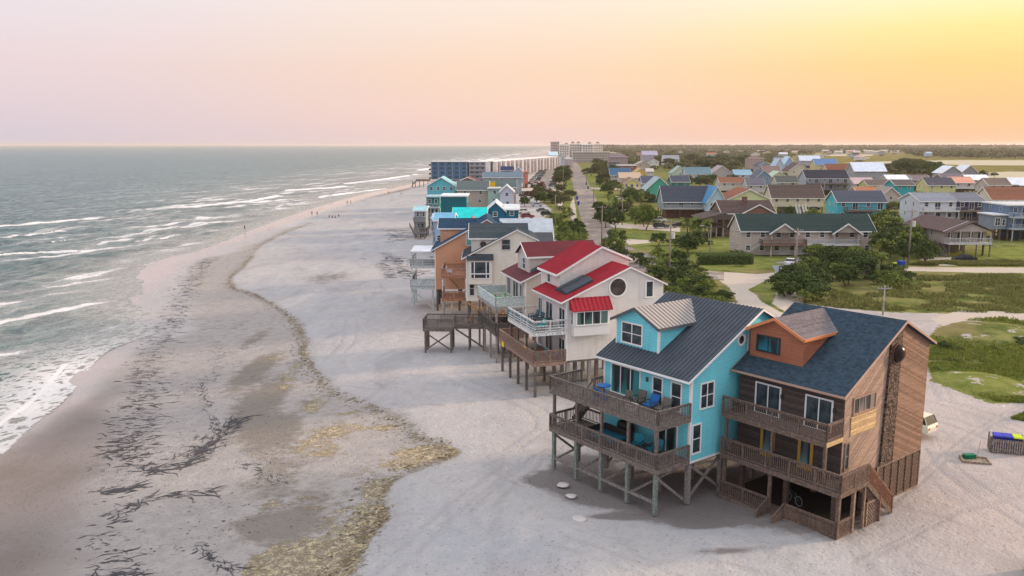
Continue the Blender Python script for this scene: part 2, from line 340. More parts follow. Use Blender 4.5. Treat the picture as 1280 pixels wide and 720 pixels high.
# ---------- brown wooden house -------------
def brown_house():
    t = thing('stilt_house', 'weathered brown wooden house with blue shingle roof and orange dormer, nearest of all', 'house', (20.49, 49.79, 0), .671, 'oceanfront stilt houses')
    SD = (.34, .25, .20); DK = (.10, .078, .07); RB = (.036, .057, .076); W = (.185, .135, .11)
    L, D = 7.72, 10.45
    # the front wall is dark, the near wall pale
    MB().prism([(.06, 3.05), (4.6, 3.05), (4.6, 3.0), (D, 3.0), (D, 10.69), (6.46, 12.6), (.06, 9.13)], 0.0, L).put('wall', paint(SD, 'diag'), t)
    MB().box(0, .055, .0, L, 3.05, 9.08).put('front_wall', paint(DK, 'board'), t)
    MB().prism([(6.4, 3.0), (D + .02, 3.0), (D + .02, 10.62), (6.4, 12.54)], -.03, -.003).put('wall_cladding', MATS.get('x') or diag2((.27, .175, .125)), t)
    saltbox_roof(t, L, D, 9.1, 6.46, 12.6, 10.69, RB, 'shingle', fascia=(.4, .27, .2), oh=.32, th=.2)
    d = gable_dormer(t, .9, 6.3, 3.6, 7.7, 9.3, 11.65, 12.6, (.36, .14, .08), (.15, .13, .135), 'shingle', 'lap', (.6, .23, .1), ov=.25)
    window(d, 'x-', 6.25, .9, 10.15, 11.3, 1.85, 2, 1, (.03, .04, .04), (.03, .2, .28))
    window(t, 'x-', 5.45, 0, 6.12, 8.3, 2.0, 2, 1, TRIM, name='sliding_door'); window(t, 'x-', 1.7, 0, 6.12, 8.3, 1.95, 2, 1, TRIM, name='sliding_door')
    Y = (.5, .3, .07)
    for y in (5.3, 2.45): window(t, 'x-', y, 0, 3.3, 5.35, 1.1, 1, 1, Y, (.25, .4, .42), 'door', tw=.2)
    window(t, 'y-', 2.35, 0, 7.3, 8.45, 2.75, 4, 1, (.3, .2, .14), (.25, .22, .2)); window(t, 'y-', .6, 0, 3.8, 5.65, .55, 1, 2, (.2, .15, .12))
    MB().box(.85, 3.85, -.05, -.003, 6.0, 7.2).put('wall_panel', paint((.55, .4, .22), 'board'), t)
    MB().prism([(4.7, 3.1), (6.3, 3.1), (6.38, 12.15), (5.05, 11.45)], -.16, -.003).put('chimney', paint((.13, .092, .075), 'stone'), t)
    round_window(t, 'y-', 5.8, -.16, 10.6, .62, (.08, .05, .04), True)
    for x in (.55, 4.3): MB().box(-.14, -.0, x, x + .14, 7.55, 7.85).put('wall_lamp', paint((.05, .05, .05), 'plain'), t)
    # decks
    deck(t, -1.8, 0, 0, L, 6.2, W, 'x-,y-', 1.1, rc=W, th=.3, floor=(.2, .15, .13)); deck(t, -1.8, 0, -1.13, L, 3.3, W, 'x-', 1.1, rc=W, th=.3, floor=(.17, .13, .11))
    MB().box(-1.86, -.0, -.07, -.055, 5.85, 6.16).put('fascia', paint((.55, .4, .22), 'board'), t)
    posts(t, [(-1.6, y) for y in (.15, 3.9, 7.5)], 3.31, 5.83, .17, W); posts(t, [(-1.6, y) for y in (-.95, 3.9, 7.5)], -.1, 2.95, .2, W)
    posts(t, [(x, y) for x in (.3, 3.6, 7, 10.2) for y in (.4, 3.9, 7.4)], -.1, 2.99, .3, W, 'stilt')
    MB().box(.02, D, .02, L - .02, 2.75, 2.99).put('floor_frame', paint(DK, 'wood'), t)
    # the enclosed side: lattice panels between the stilts
    LT = (.29, .205, .16); m = paint(LT, 'wood')
    def lattice(x0, y0, x1, y1, z0, z1, name='lattice'):
        b = MB(); p = Vector((x0, y0, 0)); q = Vector((x1, y1, 0)); n = (q - p).length; dd = (q - p) / n; h = z1 - z0; s = .26; k = int((n + h) / s)
        for i in range(1, k):
            a = i * s
            a0, c0 = max(0, a - h), min(n, a)
            b.beam(p + dd * a0 + Vector((0, 0, z0 + (a - a0))), p + dd * c0 + Vector((0, 0, z0 + (a - c0))), .02, .06)
            b.beam(p + dd * (n - a0) + Vector((0, .03, z0 + (a - a0))), p + dd * (n - c0) + Vector((0, .03, z0 + (a - c0))), .02, .06)
        for z in (z0, z1): b.beam(p + Vector((0, 0, z)), q + Vector((0, 0, z)), .1, .1)
        for u in (p, q): b.beam(u + Vector((0, 0, z0)), u + Vector((0, 0, z1)), .12, .12)
        return b.put(name, m, t)
    for i in range(6): x = 4.6 + i * .97; lattice(x, 0, x + .97, 0, .3, 2.95)
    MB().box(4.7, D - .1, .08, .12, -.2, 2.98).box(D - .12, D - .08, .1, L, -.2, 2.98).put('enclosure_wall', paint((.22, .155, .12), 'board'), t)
    MB().box(4.72, 4.78, .2, L - .1, -.2, 2.74).put('shade_backdrop', paint((.02, .016, .014), 'board'), t)  # near-black wall added so the space under the house reads as deep shade
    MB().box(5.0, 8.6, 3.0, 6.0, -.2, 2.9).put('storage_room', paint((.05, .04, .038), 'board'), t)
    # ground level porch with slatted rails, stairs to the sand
    b = MB(); b.box(-1.8, -.4, -1.0, L, .2, .32).box(-1.85, -1.81, 1.9, L, -.05, .3).box(-1.85, -1.81, -1.0, .9, -.05, .3).box(-1.8, 0, -1.06, -1.01, -.1, .34); b.put('porch_floor', paint((.2, .155, .13), 'wood'), t); MB().box(-.39, 4.7, 0, L, .1, .3).put('ground_floor', paint((.035, .03, .028), 'wood'), t)  # inner floor colour blackened to stand for the shade under the house
    railing(t, [(-1.78, 3.9), (-1.78, L)], .32, 1.0, W); railing(t, [(-1.78, -1.0), (-1.78, 2.6), ], .32, 1.0, W, step=.1); railing(t, [(-1.78, -1.0), (0, -1.0)], .32, 1.0, W, step=.1)
    for y in (2.65, 3.85):
        MB().beam((-1.8, y, 1.3), (-3.0, y, .75), .08, .14).beam((-3.0, y, .8), (-3.0, y, -.1), .12, .12).beam((-1.8, y, .3), (-3.0, y, -.1), .06, .25).beam((-1.9, y, .75), (-3.0, y, .3), .04, .5).put('stair_rail', paint(W, 'wood'), t)
    b = MB()
    for i in range(3): b.box(-2.2 - i * .35, -1.85 - i * .35, 2.65, 3.85, .12 - i * .13, .17 - i * .13)
    b.put('stairs', paint((.3, .25, .21), 'wood'), t)
    # landing and side stairs
    MB().box(0.01, 1.3, -1.13, -.06, 3.2, 3.3).box(0, 1.35, -1.18, -1.13, 3.0, 3.3).put('landing', paint(W, 'wood'), t)
    railing(t, [(-1.8, -1.13), (1.3, -1.13)], 3.3, 1.1, W, step=.07)
    b = MB()
    for i in range(12): x = 1.3 + i * .27; z = 3.1 - i * .23; b.box(x, x + .3, -1.13, -.1, z - .05, z)
    for y in (-1.16, -.08): b.beam((1.25, y, 3.15), (4.6, y, .3), .06, .3)
    b.put('stairs', paint(W, 'wood'), t)
    b = MB(); b.beam((1.3, -1.16, 4.4), (4.6, -1.16, 1.45), .06, .12); b.beam((4.6, -1.16, 1.5), (4.6, -1.16, -.0), .12, .12)
    for i in range(34): x = 1.35 + i * .097; z = 3.2 - (x - 1.3) * .864; b.beam((x, -1.16, z), (x, -1.16, z + 1.15), .04, .04)
    b.beam((3.0, -1.16, 1.9), (3.0, -1.16, 0), .12, .12).put('stair_rail', paint((.24, .13, .09), 'wood'), t)
    lattice(1.6, -1.05, 3.0, -1.05, .1, 1.7)
    MB().box(-.1, .1, -1.1, -.9, -.1, 3.2).box(1.15, 1.3, -1.1, -.95, -.1, 3.2).put('post', m, t)
    return t
def diag2(c):
    m = paint(tuple(x * .99 for x in c), 'diag', .7, .14)      # boards that run the other way
    for n in m.node_tree.nodes:
        if n.type == 'MAPPING' and abs(n.inputs['Rotation'].default_value[1]) > .1: n.inputs['Rotation'].default_value[1] = R(-24)
    return m
# ---------- white house with bright red roofs -------------
def red_roof_house():
    t = thing('stilt_house', 'off-white stilt house with bright red metal roofs, round window and red-capped bay window', 'house', (5.19, 78.86, 0), .329, 'oceanfront stilt houses')
    WC = (.70, .66, .62); RC = (.33, .022, .035); L, D = 7.6, 10.4
    MB().prism([(0, 3.4), (D, 3.4), (D, 10.45), (6.64, 12.2), (0, 9.35)], 0, L).put('wall', paint(WC, 'lap', .6, .04), t)
    saltbox_roof(t, L, D, 9.35, 6.64, 12.2, 10.45, RC, 'metal', ribs=22, oh=.2)
    # raised rear block
    y0, L2 = 4.1, 5.2
    MB().prism([(.95, 9.3), (8.6, 9.3), (8.6, 12.45), (5.5, 13.75), (.95, 11.3)], y0, y0 + L2).put('upper_wall', paint(WC, 'lap', .6, .04), t)
    b = MB(); ya, yb = y0 - .15, y0 + L2 + .15
    b.prism([(.6, 11.25), (5.5, 13.88), (5.5, 13.74), (.6, 11.1)], ya, yb).prism([(5.502, 13.88), (8.9, 12.46), (8.9, 12.32), (5.502, 13.74)], ya, yb)
    seams(b, (.6, ya + .05, 11.25), (.6, yb - .05, 11.25), (5.5, ya + .05, 13.88), (5.5, yb - .05, 13.88), 16)
    b.put('upper_roof', paint(RC, 'metal'), t)
    MB().prism([(.58, 11.26), (5.5, 13.9), (8.92, 12.48), (8.92, 12.28), (5.5, 13.68), (.58, 11.04)], ya - .05, ya - .005).box(.54, .59, ya, yb, 11.02, 11.24).put('fascia', paint(TRIM, 'plain', .5), t)
    window(t, 'x-', 6.9, .95, 9.95, 10.95, 1.0, 1, 1, TRIM)
    # tinted domed rooflight
    b = MB()
    prof = [(-1.5, 0), (-1.45, .2), (-.8, .36), (0, .42), (.8, .36), (1.45, .2), (1.5, 0)]
    sl = (12.2 - 9.35) / 6.64
    for (a, h), (a2, h2) in zip(prof[:-1], prof[1:]):
        P = [(.4, 2.5 + a, 9.45 + .4 * sl), (3.2, 2.5 + a, 9.45 + 3.2 * sl), (3.2, 2.5 + a2, 9.45 + 3.2 * sl), (.4, 2.5 + a2, 9.45 + .4 * sl)]
        hs = (h, h, h2, h2); b.quadbox([*P, *[(p[0], p[1], p[2] + k + .02) for p, k in zip(P, hs)]])
    g = b.put('rooflight', paint((.035, .045, .06), 'plain', .35, .1), t)
    b = MB()
    for a in (-1.5, 0, 1.5): h = .45 if a == 0 else .1; b.beam((.4, 2.5 + a, 9.45 + .4 * sl + h), (3.2, 2.5 + a, 9.45 + 3.2 * sl + h), .1, .06)
    b.put('frame', paint((.05, .05, .06), 'plain'), g)
    # bay window
    MB().box(.5, 4.3, -.75, 0, 5.95, 8.45).put('bay', paint((.72, .7, .68), 'plain', .5, .03), t)
    b = MB().prism([(-.95, 8.45), (-.001, 9.55), (-.001, 8.4), (-.95, 8.35)], .3, 4.5, 'x')
    for i in range(10): x = .34 + i * .455; b.beam((x, -.95, 8.49), (x, -.02, 9.57), .05, .05)
    b.put('bay_roof', paint(RC, 'metal'), t)
    window(t, 'y-', 2.4, -.75, 6.95, 8.35, 3.4, 4, 1, TRIM, (.12, .22, .2)); window(t, 'x-', -.38, .5, 6.95, 8.35, .6, 1, 1, TRIM)
    round_window(t, 'y-', 5.4, 0, 10.35, .85, TRIM); window(t, 'y-', 8.85, 0, 9.1, 10.85, .95, 1, 1, TRIM, tw=.13)
    for y, w in ((4.35, 1.9), (.95, 1.6), (6.9, 1.2)):
        window(t, 'x-', y, 0, 6.4, 8.5, w, 2, 1, TRIM, (.1, .2, .2), 'sliding_door'); window(t, 'x-', y, 0, 3.45, 5.5, w, 2, 1, TRIM, (.3, .3, .28), 'sliding_door')
    MB().box(-.04, .12, -.04, .12, 3.35, 9.2).put('corner_board', paint(TRIM, 'plain', .5), t)
    deck(t, -3.28, 0, 0, 7.63, 6.4, TRIM, 'x-,y-,y+', 1.1, 'rails', rc=TRIM, th=.3, floor=(.4, .38, .35))
    railing(t, [(-3.2, .05), (-3.2, 7.6)], 6.4, 1.0, (.3, .45, .45), 'glass', 'railing_glass', glass((.1, .16, .17)))
    BW = (.34, .235, .185)
    deck(t, -3.28, 0, 0, 10.58, 3.42, BW, 'x-,y-,y+', 1.15, rc=BW, th=.3, step=.1, floor=(.3, .24, .2))
    posts(t, [(-3.05, y) for y in (.25, 2.7, 5.2, 7.7, 10.3)], 0, 3.05, .22, GREYW); posts(t, [(-3.05, y) for y in (.25, 2.7, 5.2, 7.4)], 3.43, 6.05, .16, GREYW)
    posts(t, [(-.2, y) for y in (5.2, 10.2)], 0, 3.05, .22, GREYW)
    posts(t, [(x, y) for x in (.3, 2.6, 5, 7.5, 10.1) for y in (.25, 3.8, 7.3)], 0, 3.39, .32, (.33, .3, .28), 'stilt')
    MB().box(.05, D - .05, .05, L - .05, 3.2, 3.39).put('floor_frame', paint((.2, .17, .15), 'wood'), t)
    return t
# ---------- generic oceanfront saltbox (the next three) -------------
def saltbox(label, org, th, L, D, z, wc, rc, rk, dorm, oh=.25, ribs=0, lap='lap', group='oceanfront stilt houses'):
    zf, ze, vpk, zpk, zb = z
    t = thing('stilt_house', label, 'house', org, th, group)
    MB().prism([(0, zf), (D, zf), (D, zb), (vpk, zpk), (0, ze)], 0, L).put('wall', paint(wc, lap, .6, .05), t)
    saltbox_roof(t, L, D, ze, vpk, zpk, zb, rc, rk, oh=oh, ribs=ribs)
    if dorm:
        x0, x1, ya, yb, zbs, zde, zdp = dorm; gable_dormer(t, x0, x1, ya, yb, zbs, zde, zdp, wc, rc, rk, ov=.2)
    posts(t, [(x, y) for x in (.3, D / 3, D * 2 / 3, D - .3) for y in (.25, L / 2, L - .25)], 0, zf - .01, .3, GREYW, 'stilt')
    MB().box(-.03, .12, -.03, .12, zf, ze - .05).put('corner_board', paint(TRIM, 'plain', .5), t)
    return t
turquoise_house(); brown_house(); red_roof_house()
# second red roof
h = saltbox('cream stilt house with dark maroon roofs, just behind the bright red roofed house', (1.45, 91.9, 0), .28, 8.0, 10.5, (3.4, 9.2, 6.6, 12.1, 10.4), (.62, .56, .5), (.10, .014, .02), 'metal', (1.0, 9.5, 1.6, 6.2, 9.2, 11.6, 12.9))
window(h, 'x-', 3.6, 1.0, 9.9, 11.3, 1.2, 1, 2, (.6, .7, .8))
for y, w in ((1.3, 1.3), (3.6, 2.2), (6.4, 1.6)): window(h, 'x-', y, 0, 6.5, 8.6, w, 2, 1, TRIM, (.1, .2, .2), 'sliding_door'); window(h, 'x-', y, 0, 3.5, 5.6, w, 2, 1, TRIM)
b = MB()
for i in range(4): y = .6 + i * .3; b.beam((1.1, y * 1.0 + .2, 10.0), (2.9, y + .2, 10.85), .05, .25)
b.put('skylight', glass((.06, .06, .07)), h)
deck(h, -3.4, 0, 0, 8.2, 6.3, (.4, .36, .33), 'x-,y-,y+', 1.1, 'glass', rc=(.62, .72, .7), np_=4, pz=0, floor=(.4, .37, .34)); deck(h, -3.4, 0, 0, 8.2, 3.4, GREYW, 'x-,y-', 1.1)
# pale house with charcoal roof
h = saltbox('ivory stilt house with charcoal roof and small round window in its upper wall', (-6.15, 111.5, 0), .03, 9.0, 9.4, (3.2, 9.2, 6.8, 12.75, 11.5), (.7, .66, .58), (.05, .065, .075), 'shingle', (.7, 8.5, 1.2, 8.5, 9.0, 11.6, 13.2), ribs=0)
window(h, 'y-', 5.35, 0, 10.1, 11.6, 1.25, 1, 2, (.5, .45, .45)); window(h, 'y-', .75, 0, 3.9, 6.0, .75, 1, 2, (.6, .57, .55))
MB().box(.3, 3.45, -.7, 0, 5.6, 9.0).put('bay', paint((.72, .68, .6), 'plain', .5, .03), h)
MB().prism([(-.95, 8.95), (-.001, 9.6), (-.001, 8.9), (-.95, 8.85)], .1, 3.65, 'x').put('bay_roof', paint((.05, .06, .07), 'shingle'), h)
window(h, 'y-', 1.9, -.7, 6.35, 8.7, 2.6, 1, 1, (.78, .76, .74)); b = MB()
b.box(.62, 3.18, -.79, -.75, 6.95, 7.1).box(1.05, 1.17, -.79, -.75, 6.4, 8.6).box(2.63, 2.75, -.79, -.75, 6.4, 8.6).put('window_bars', paint(TRIM, 'plain'), h)
round_window(h, 'y-', 2.3, 1.2, 10.75, .42, (.45, .42, .38))
OW = (.42, .2, .12)
deck(h, -3.3, 0, .4, 5, 6.6, OW, 'x-,y-', 1.0, 'balusters', rc=(.5, .3, .22)); deck(h, -3.3, 0, .4, 5, 3.5, OW, 'x-,y-', 1.0, 'balusters', rc=(.42, .22, .15))
posts(h, [(-3.2, .5), (-2.0, .5), (-.1, .45), (-3.2, 4.8)], 0, 3.2, .18, (.45, .42, .4)); posts(h, [(-3.2, .5), (-.1, .45), (-3.2, 4.8)], 3.51, 6.25, .15, (.75, .72, .7))
MB().beam((.2, -.05, .5), (3.2, -.05, 3.0), .12, .25).beam((.2, -.05, 3.0), (3.2, -.05, .5), .12, .25).beam((3.4, -.05, .5), (6.4, -.05, 3.0), .12, .25).beam((3.4, -.05, 3.0), (6.4, -.05, .5), .12, .25).put('brace', paint((.5, .26, .1), 'wood'), h)
# peach house with navy roof
h = saltbox('peach stilt house with navy roof and white glazed deck on its ocean side', (-11.2, 120.8, 0), .03, 11.0, 10.5, (3.2, 9.1, 7.6, 13.3, 11.5), (.62, .33, .2), (.028, .06, .10), 'shingle', (.6, 9.5, 4.6, 9.8, 9.0, 11.7, 12.9), lap='plain')
window(h, 'y-', 5.3, 0, 9.6, 11.6, 1.5, 2, 1, (.7, .7, .66), (.15, .55, .52), gl=(.15, .45, .42))
deck(h, -3.6, 0, .5, 8, 3.5, (.6, .66, .66), 'x-,y-', 1.1, 'glass', rc=(.62, .68, .68), pz=0, np_=3); deck(h, -3.6, 0, .5, 8, 6.6, (.6, .66, .66), 'x-,y-', 1.0, 'rails', rc=(.6, .62, .62))
posts(h, [(-3.4, .7), (-3.4, 7.8)], 3.51, 8.6, .14, (.7, .72, .72)); MB().box(-3.6, 0, .5, 8, 8.6, 8.72).put('porch_roof', paint((.66, .68, .7), 'metal'), h)
MB().beam((-3.4, .7, 3), (-.3, .7, .3), .15, .2).beam((-.4, .7, 3), (-.4, .7, .0), .22, .22).put('brace', paint((.6, .66, .66), 'wood'), h)
deck(h, 1.4, 4.4, -1.6, 0, 6.2, OW, 'x-,y-', 1.0, rc=(.42, .22, .14)); MB().beam((1.5, -1.5, 5.8), (3.4, -.1, 3.4), .12, .16).put('brace', paint((.5, .28, .18), 'wood'), h)
# pier-like walkway
t = thing('walkway', 'grey wooden raised walkway ending in a square lookout platform over the beach', 'walkway', (-10.3, 95.3, 0), -.04)
GW = (.2, .17, .155)
deck(t, 0, 3.4, 0, 3.2, 3.0, GW, 'x-,y-,y+', 1.1, rc=GW); deck(t, 3.5, 9.6, 1.6, 3.2, 3.0, GW, 'y-,y+', 1.1, rc=GW)
posts(t, [(x, y) for x in (.2, 3.2) for y in (.2, 1.6, 3.0)] + [(x, y) for x in (5.2, 6.9, 8.4, 9.4) for y in (1.7, 3.1)], 0, 2.64, .2, GW)
MB().beam((.2, .1, .4), (3.2, .1, 2.5), .08, .16).beam((3.2, .1, .4), (.2, .1, 2.5), .08, .16).beam((3.6, 1.6, 2.6), (7.2, 1.6, .2), .08, .2).put('brace', paint(GW, 'wood'), t)
p0 = Vector((-10.3, 95.3, 0)); 
t2 = thing('walkway', 'grey wooden gangway joining the lookout walkway to the brown lower deck', 'walkway', (-.9, 97.0, 0), -1.25)
deck(t2, 0, 6.0, -1.3, 0.3, 3.0, GW, 'y-,y+', 1.1, rc=GW); posts(t2, [(x, y) for x in (1.2, 3.4, 5.6) for y in (-1.2, .2)], 0, 2.64, .2, GW)
HOUSES = []
def house(label, x0, x1, ye, yr, ze, D, kind, wc, rc, th=0.0, zf=2.6, dk=None, win=3, rk='shingle', grp='inland beach houses', dc=WHITE, lap='lap', chim=False, shut=None, two=False, yg=None, ov=.5, name='beach_house', fasc=TRIM, tr=WHITE, cur=None, door=True, stairs=False):
    mid = (x0 + x1) / 2
    if yg is not None: P = G(mid, yg, 0); ze = zat(ye, P[1])
    else: P = G(mid, ye, ze)
    k = (P[1] * CP - (P[2] - CAMH) * SP) if yg is None else (P[1] * CP + CAMH * SP)
    w = (x1 - x0) / F * k / math.cos(th); o = (P[0] - w / 2 * math.cos(th), P[1] - w / 2 * math.sin(th), 0)
    t = thing(name, label, 'house', o, th, grp); HOUSES.append((o[0], o[1], w, D, th)); far = k > 620
    W = paint(wc, lap, .6, .06); Rm = paint(rc, rk)
    if kind == 'side':
        zr = max(zat(yr, P[1] + D / 2), ze + .8)
        MB().prism([(0, zf), (D, zf), (D, ze), (D / 2, zr), (0, ze)], 0, w, 'x').put('wall', W, t)
        s = (zr - ze) / (D / 2); E1 = (-ov, ze - ov * s + .1); P1 = (D / 2, zr + .1); E2 = (D + ov, E1[1])
        r = MB().prism([E1, P1, E2, (E2[0], E2[1] - .18), (P1[0], P1[1] - .18), (E1[0], E1[1] - .18)], -.35, w + .35, 'x').put('roof', Rm, t)
        b = MB()
        for xx in (-.42, w + .36):
            for A, B in ((E1, P1), (P1, E2)): b.prism([(A[0], A[1] + .02), (B[0], B[1] + .02), (B[0], B[1] - .28), (A[0], A[1] - .28)], xx, xx + .06, 'x')
        b.box(-.36, w + .36, -ov - .07, -ov - .005, E1[1] - .25, E1[1] - .01); b.put('fascia', paint(fasc, 'plain', .5), r)
    elif kind == 'front':
        zr = max(zat(yr, P[1]), ze + .8)
        MB().prism([(0, zf), (w, zf), (w, ze), (w / 2, zr), (0, ze)], 0, D).put('wall', W, t)
        s = (zr - ze) / (w / 2); E1 = (-ov, ze - ov * s + .1); P1 = (w / 2, zr + .1); E2 = (w + ov, E1[1])
        r = MB().prism([E1, P1, E2, (E2[0], E2[1] - .18), (P1[0], P1[1] - .18), (E1[0], E1[1] - .18)], -.5, D + .3).put('roof', Rm, t)
        b = MB()
        for A, B in ((E1, P1), (P1, E2)): b.prism([(A[0], A[1] + .02), (B[0], B[1] + .02), (B[0], B[1] - .3), (A[0], A[1] - .3)], -.56, -.505)
        b.put('fascia', paint(fasc, 'plain', .5), r)
    elif kind == 'hip':
        zr = max(zat(yr, P[1] + D / 2), ze + .8); q = min(D / 2, w / 2 - .3)
        MB().box(0, w, 0, D, zf, ze).put('wall', W, t)
        b = MB(); z0 = ze - .02; n = [(-ov, -ov, z0), (w + ov, -ov, z0), (w + ov, D + ov, z0), (-ov, D + ov, z0), (q, D / 2, zr), (w - q, D / 2, zr)]
        b.v = n; b.f = [(3, 2, 1, 0), (0, 1, 5, 4), (2, 3, 4, 5), (1, 2, 5), (3, 0, 4)]; r = b.put('roof', Rm, t)
        MB().box(-ov - .04, w + ov + .04, -ov - .05, -ov - .003, z0 - .18, z0 + .02).put('fascia', paint(fasc, 'plain', .5), r)
    else:
        MB().box(0, w, 0, D, zf, ze).put('wall', W, t); MB().box(-.3, w + .3, -.5, D + .3, ze + .003, ze + .35).put('roof', Rm, t)
    if zf > .5:
        nx = 3 if far else max(3, int(w / 3.4) + 1)
        posts(t, [(.3 + (w - .6) * i / (nx - 1), y) for i in range(nx) for y in ((.3, D - .3) if far else (.3, D / 2, D - .3))], 0, zf, .32, GREYW, 'stilt')
        MB().box(w * .3, w * .75, D * .35, D - .6, 0, zf - .02).put('storage_room', paint(sc3(wc, .6), 'board'), t)
    z1 = max(zf + .9, ze - 1.65); h = min(1.25, ze - z1 - .25); rows = [z1] + ([z1 - 2.9] if two or ze - zf > 4.6 else [])
    wy = 0
    dk_y = 2.2
    for ri, z in enumerate(rows):
        for i in range(win):
            x = w * (i + .5) / win + rnd.uniform(-.25, .25)
            if dk and i % 2 == 1 and w / win > 2.0: window(t, 'y-', x, 0, z - .85, z + h, min(1.7, w / win * .6), 2, 1, tr, cur, 'sliding_door')
            else: window(t, 'y-', x, 0, z, z + h, min(1.15, w / win * .55), 1, 2, tr, cur)
        if not far:
            for j in (.3, .7): window(t, 'x-' if x0 < 1500 and P[0] > 0 else 'x+', D * j, 0 if P[0] > 0 else w, z, z + h, .9, 1, 2, tr, cur)
    if dk:
        z = z1 - .95
        xa, xb = (0, w) if dk == 'full' else (w * dk[0], w * dk[1])
        deck(t, xa, xb, -dk_y, -.07, z, dc, 'y-,x-', 1.0, 'balusters' if not far else 'rails', rc=dc, step=.3)
        posts(t, [(xa + .2 + (xb - xa - .4) * i / 3, -dk_y + .2) for i in range(4)], 0, z - .36, .2, dc if z > 4 else GREYW)
        if len(rows) > 1: deck(t, xa, xb, -dk_y, -.07, z - 2.9, dc, 'y-', 1.0, 'rails', rc=dc)
    if chim: MB().box(w * .45, w * .45 + 1.2, D * .3, D * .3 + .9, ze, max(zr, ze) + 1.0).box(w * .45 - .1, w * .45 + 1.3, D * .3 - .1, D * .3 + 1.0, zr + 1.003, zr + 1.15).put('chimney', paint((.25, .15, .12), 'stone'), t)
    if stairs:
        for sx in (w * .5 - 1.4, w * .5 + .9):
            b = MB()
            for i in range(10): b.box(sx, sx + 1.0, -2.2 - .3 * i - .3, -2.2 - .3 * i, zf - .1 - i * zf / 10 - .05, zf - .1 - i * zf / 10)
            for xx in (sx - .05, sx + 1.05): b.beam((xx, -2.2, zf), (xx, -5.2, .1), .08, .3).beam((xx, -2.2, zf + 1), (xx, -5.2, 1.1), .08, .12)
            b.put('stairs', paint(TRIM, 'plain'), t)
    return t, w, P, ze
SL = (.07, .08, .10); BR = (.10, .075, .065); CR = (.6, .55, .45); LB = (.35, .5, .62)
# green roofed townhouses
t, w, P, ze = house('long two-storey townhouse with dark green roof, twin porch gables and a white rail deck', 927, 1093, 287.5, 267.5, 5.6, 10, 'side', (.5, .43, .38), (.03, .05, .048), zf=.1, win=9, tr=TRIM, two=True)
for gx, gw in ((w * .3, 5.6), (w * .77, 5.6)):
    b = MB().prism([(gx - gw / 2, 5.2), (gx + gw / 2, 5.2), (gx, 7.0)], -2.0, 1.6); b.put('porch_gable', paint((.42, .36, .32), 'lap'), t)
    b = MB(); A, B_, C_ = (gx - gw / 2 - .5, 5.0), (gx, 7.25), (gx + gw / 2 + .5, 5.0)
    b.prism([A, B_, C_, (C_[0], C_[1] - .2), (B_[0], B_[1] - .2), (A[0], A[1] - .2)], -2.3, 1.4); b.put('porch_roof', paint((.03, .05, .048), 'shingle'), t)
    b = MB()
    for U_, V_ in ((A, B_), (B_, C_)): b.prism([(U_[0], U_[1] + .02), (V_[0], V_[1] + .02), (V_[0], V_[1] - .32), (U_[0], U_[1] - .32)], -2.38, -2.305)
    b.put('fascia', paint(TRIM, 'plain'), t)
    posts(t, [(gx - gw / 2 + .2, -1.8), (gx + gw / 2 - .2, -1.8)], 0, 5.2, .2, (.6, .58, .55))
deck(t, w * .14, w * .47, -2.1, -.08, 2.7, (.28, .18, .14), 'y-,x-,x+', 1.0, rc=(.28, .18, .14), step=.25); deck(t, w * .48, w * .87, -2.1, -.08, 2.7, TRIM, 'y-,x+', 1.0, rc=(.6, .66, .7), step=.25)
b = MB(); b.beam((w * .13, -1.5, 2.7), (w * .01, -1.5, .1), 1.0, .3).beam((w * .13, -2.0, 3.7), (w * .01, -2.0, 1.1), .08, .1).put('stairs', paint((.4, .36, .33), 'wood'), t)
for gx in (w * .33, w * .45, w * .62, w * .72): MB().box(gx - 1.2, gx + 1.2, -.05, -.003, .15, 2.3).put('garage_door', paint((.6, .6, .6), 'lap'), t)
# brown hip roofed house behind it
t, w, P, ze = house('brown roofed house with chimney and wide dark porch, behind the green roofed townhouse', 903, 969, 266, 250.5, 6.2, 13, 'side', (.22, .15, .12), (.085, .06, .055), zf=.1, win=4, chim=True, tr=(.3, .25, .2))
MB().prism([(w * .35, 6.0), (w * .98, 6.0), (w * .66, 8.3)], -1.5, 3).put('gable', paint((.25, .15, .12), 'board'), t)
b = MB(); A, B_, C_ = (w * .3, 5.95), (w * .66, 8.6), (w * 1.02, 5.95); b.prism([A, B_, C_, (C_[0], C_[1] - .2), (B_[0], B_[1] - .2), (A[0], A[1] - .2)], -1.9, 3.0); b.put('gable_roof', paint((.085, .06, .055), 'shingle'), t)
b = MB()
for U_, V_ in ((A, B_), (B_, C_)): b.prism([(U_[0], U_[1] + .02), (V_[0], V_[1] + .02), (V_[0], V_[1] - .3), (U_[0], U_[1] - .3)], -1.98, -1.905)
b.put('fascia', paint(TRIM, 'plain'), t)
MB().prism([(-6.5, 4.6), (w * .3, 4.6), (w * .3, 4.8), (-.1, 6.4), (-6.5, 4.85)], -3, 9).put('porch_roof', paint((.11, .085, .075), 'shingle'), t)
deck(t, -6, 0, -2.6, 8, 2.9, (.14, .1, .09), 'x-,y-', 1.0, rc=(.14, .1, .09)); posts(t, [(-5.8, y) for y in (-2.4, 0, 2.5, 5, 7.6)] + [(x, -2.4) for x in (-4, -2, -.2)], 0, 4.6, .25, (.5, .48, .45))
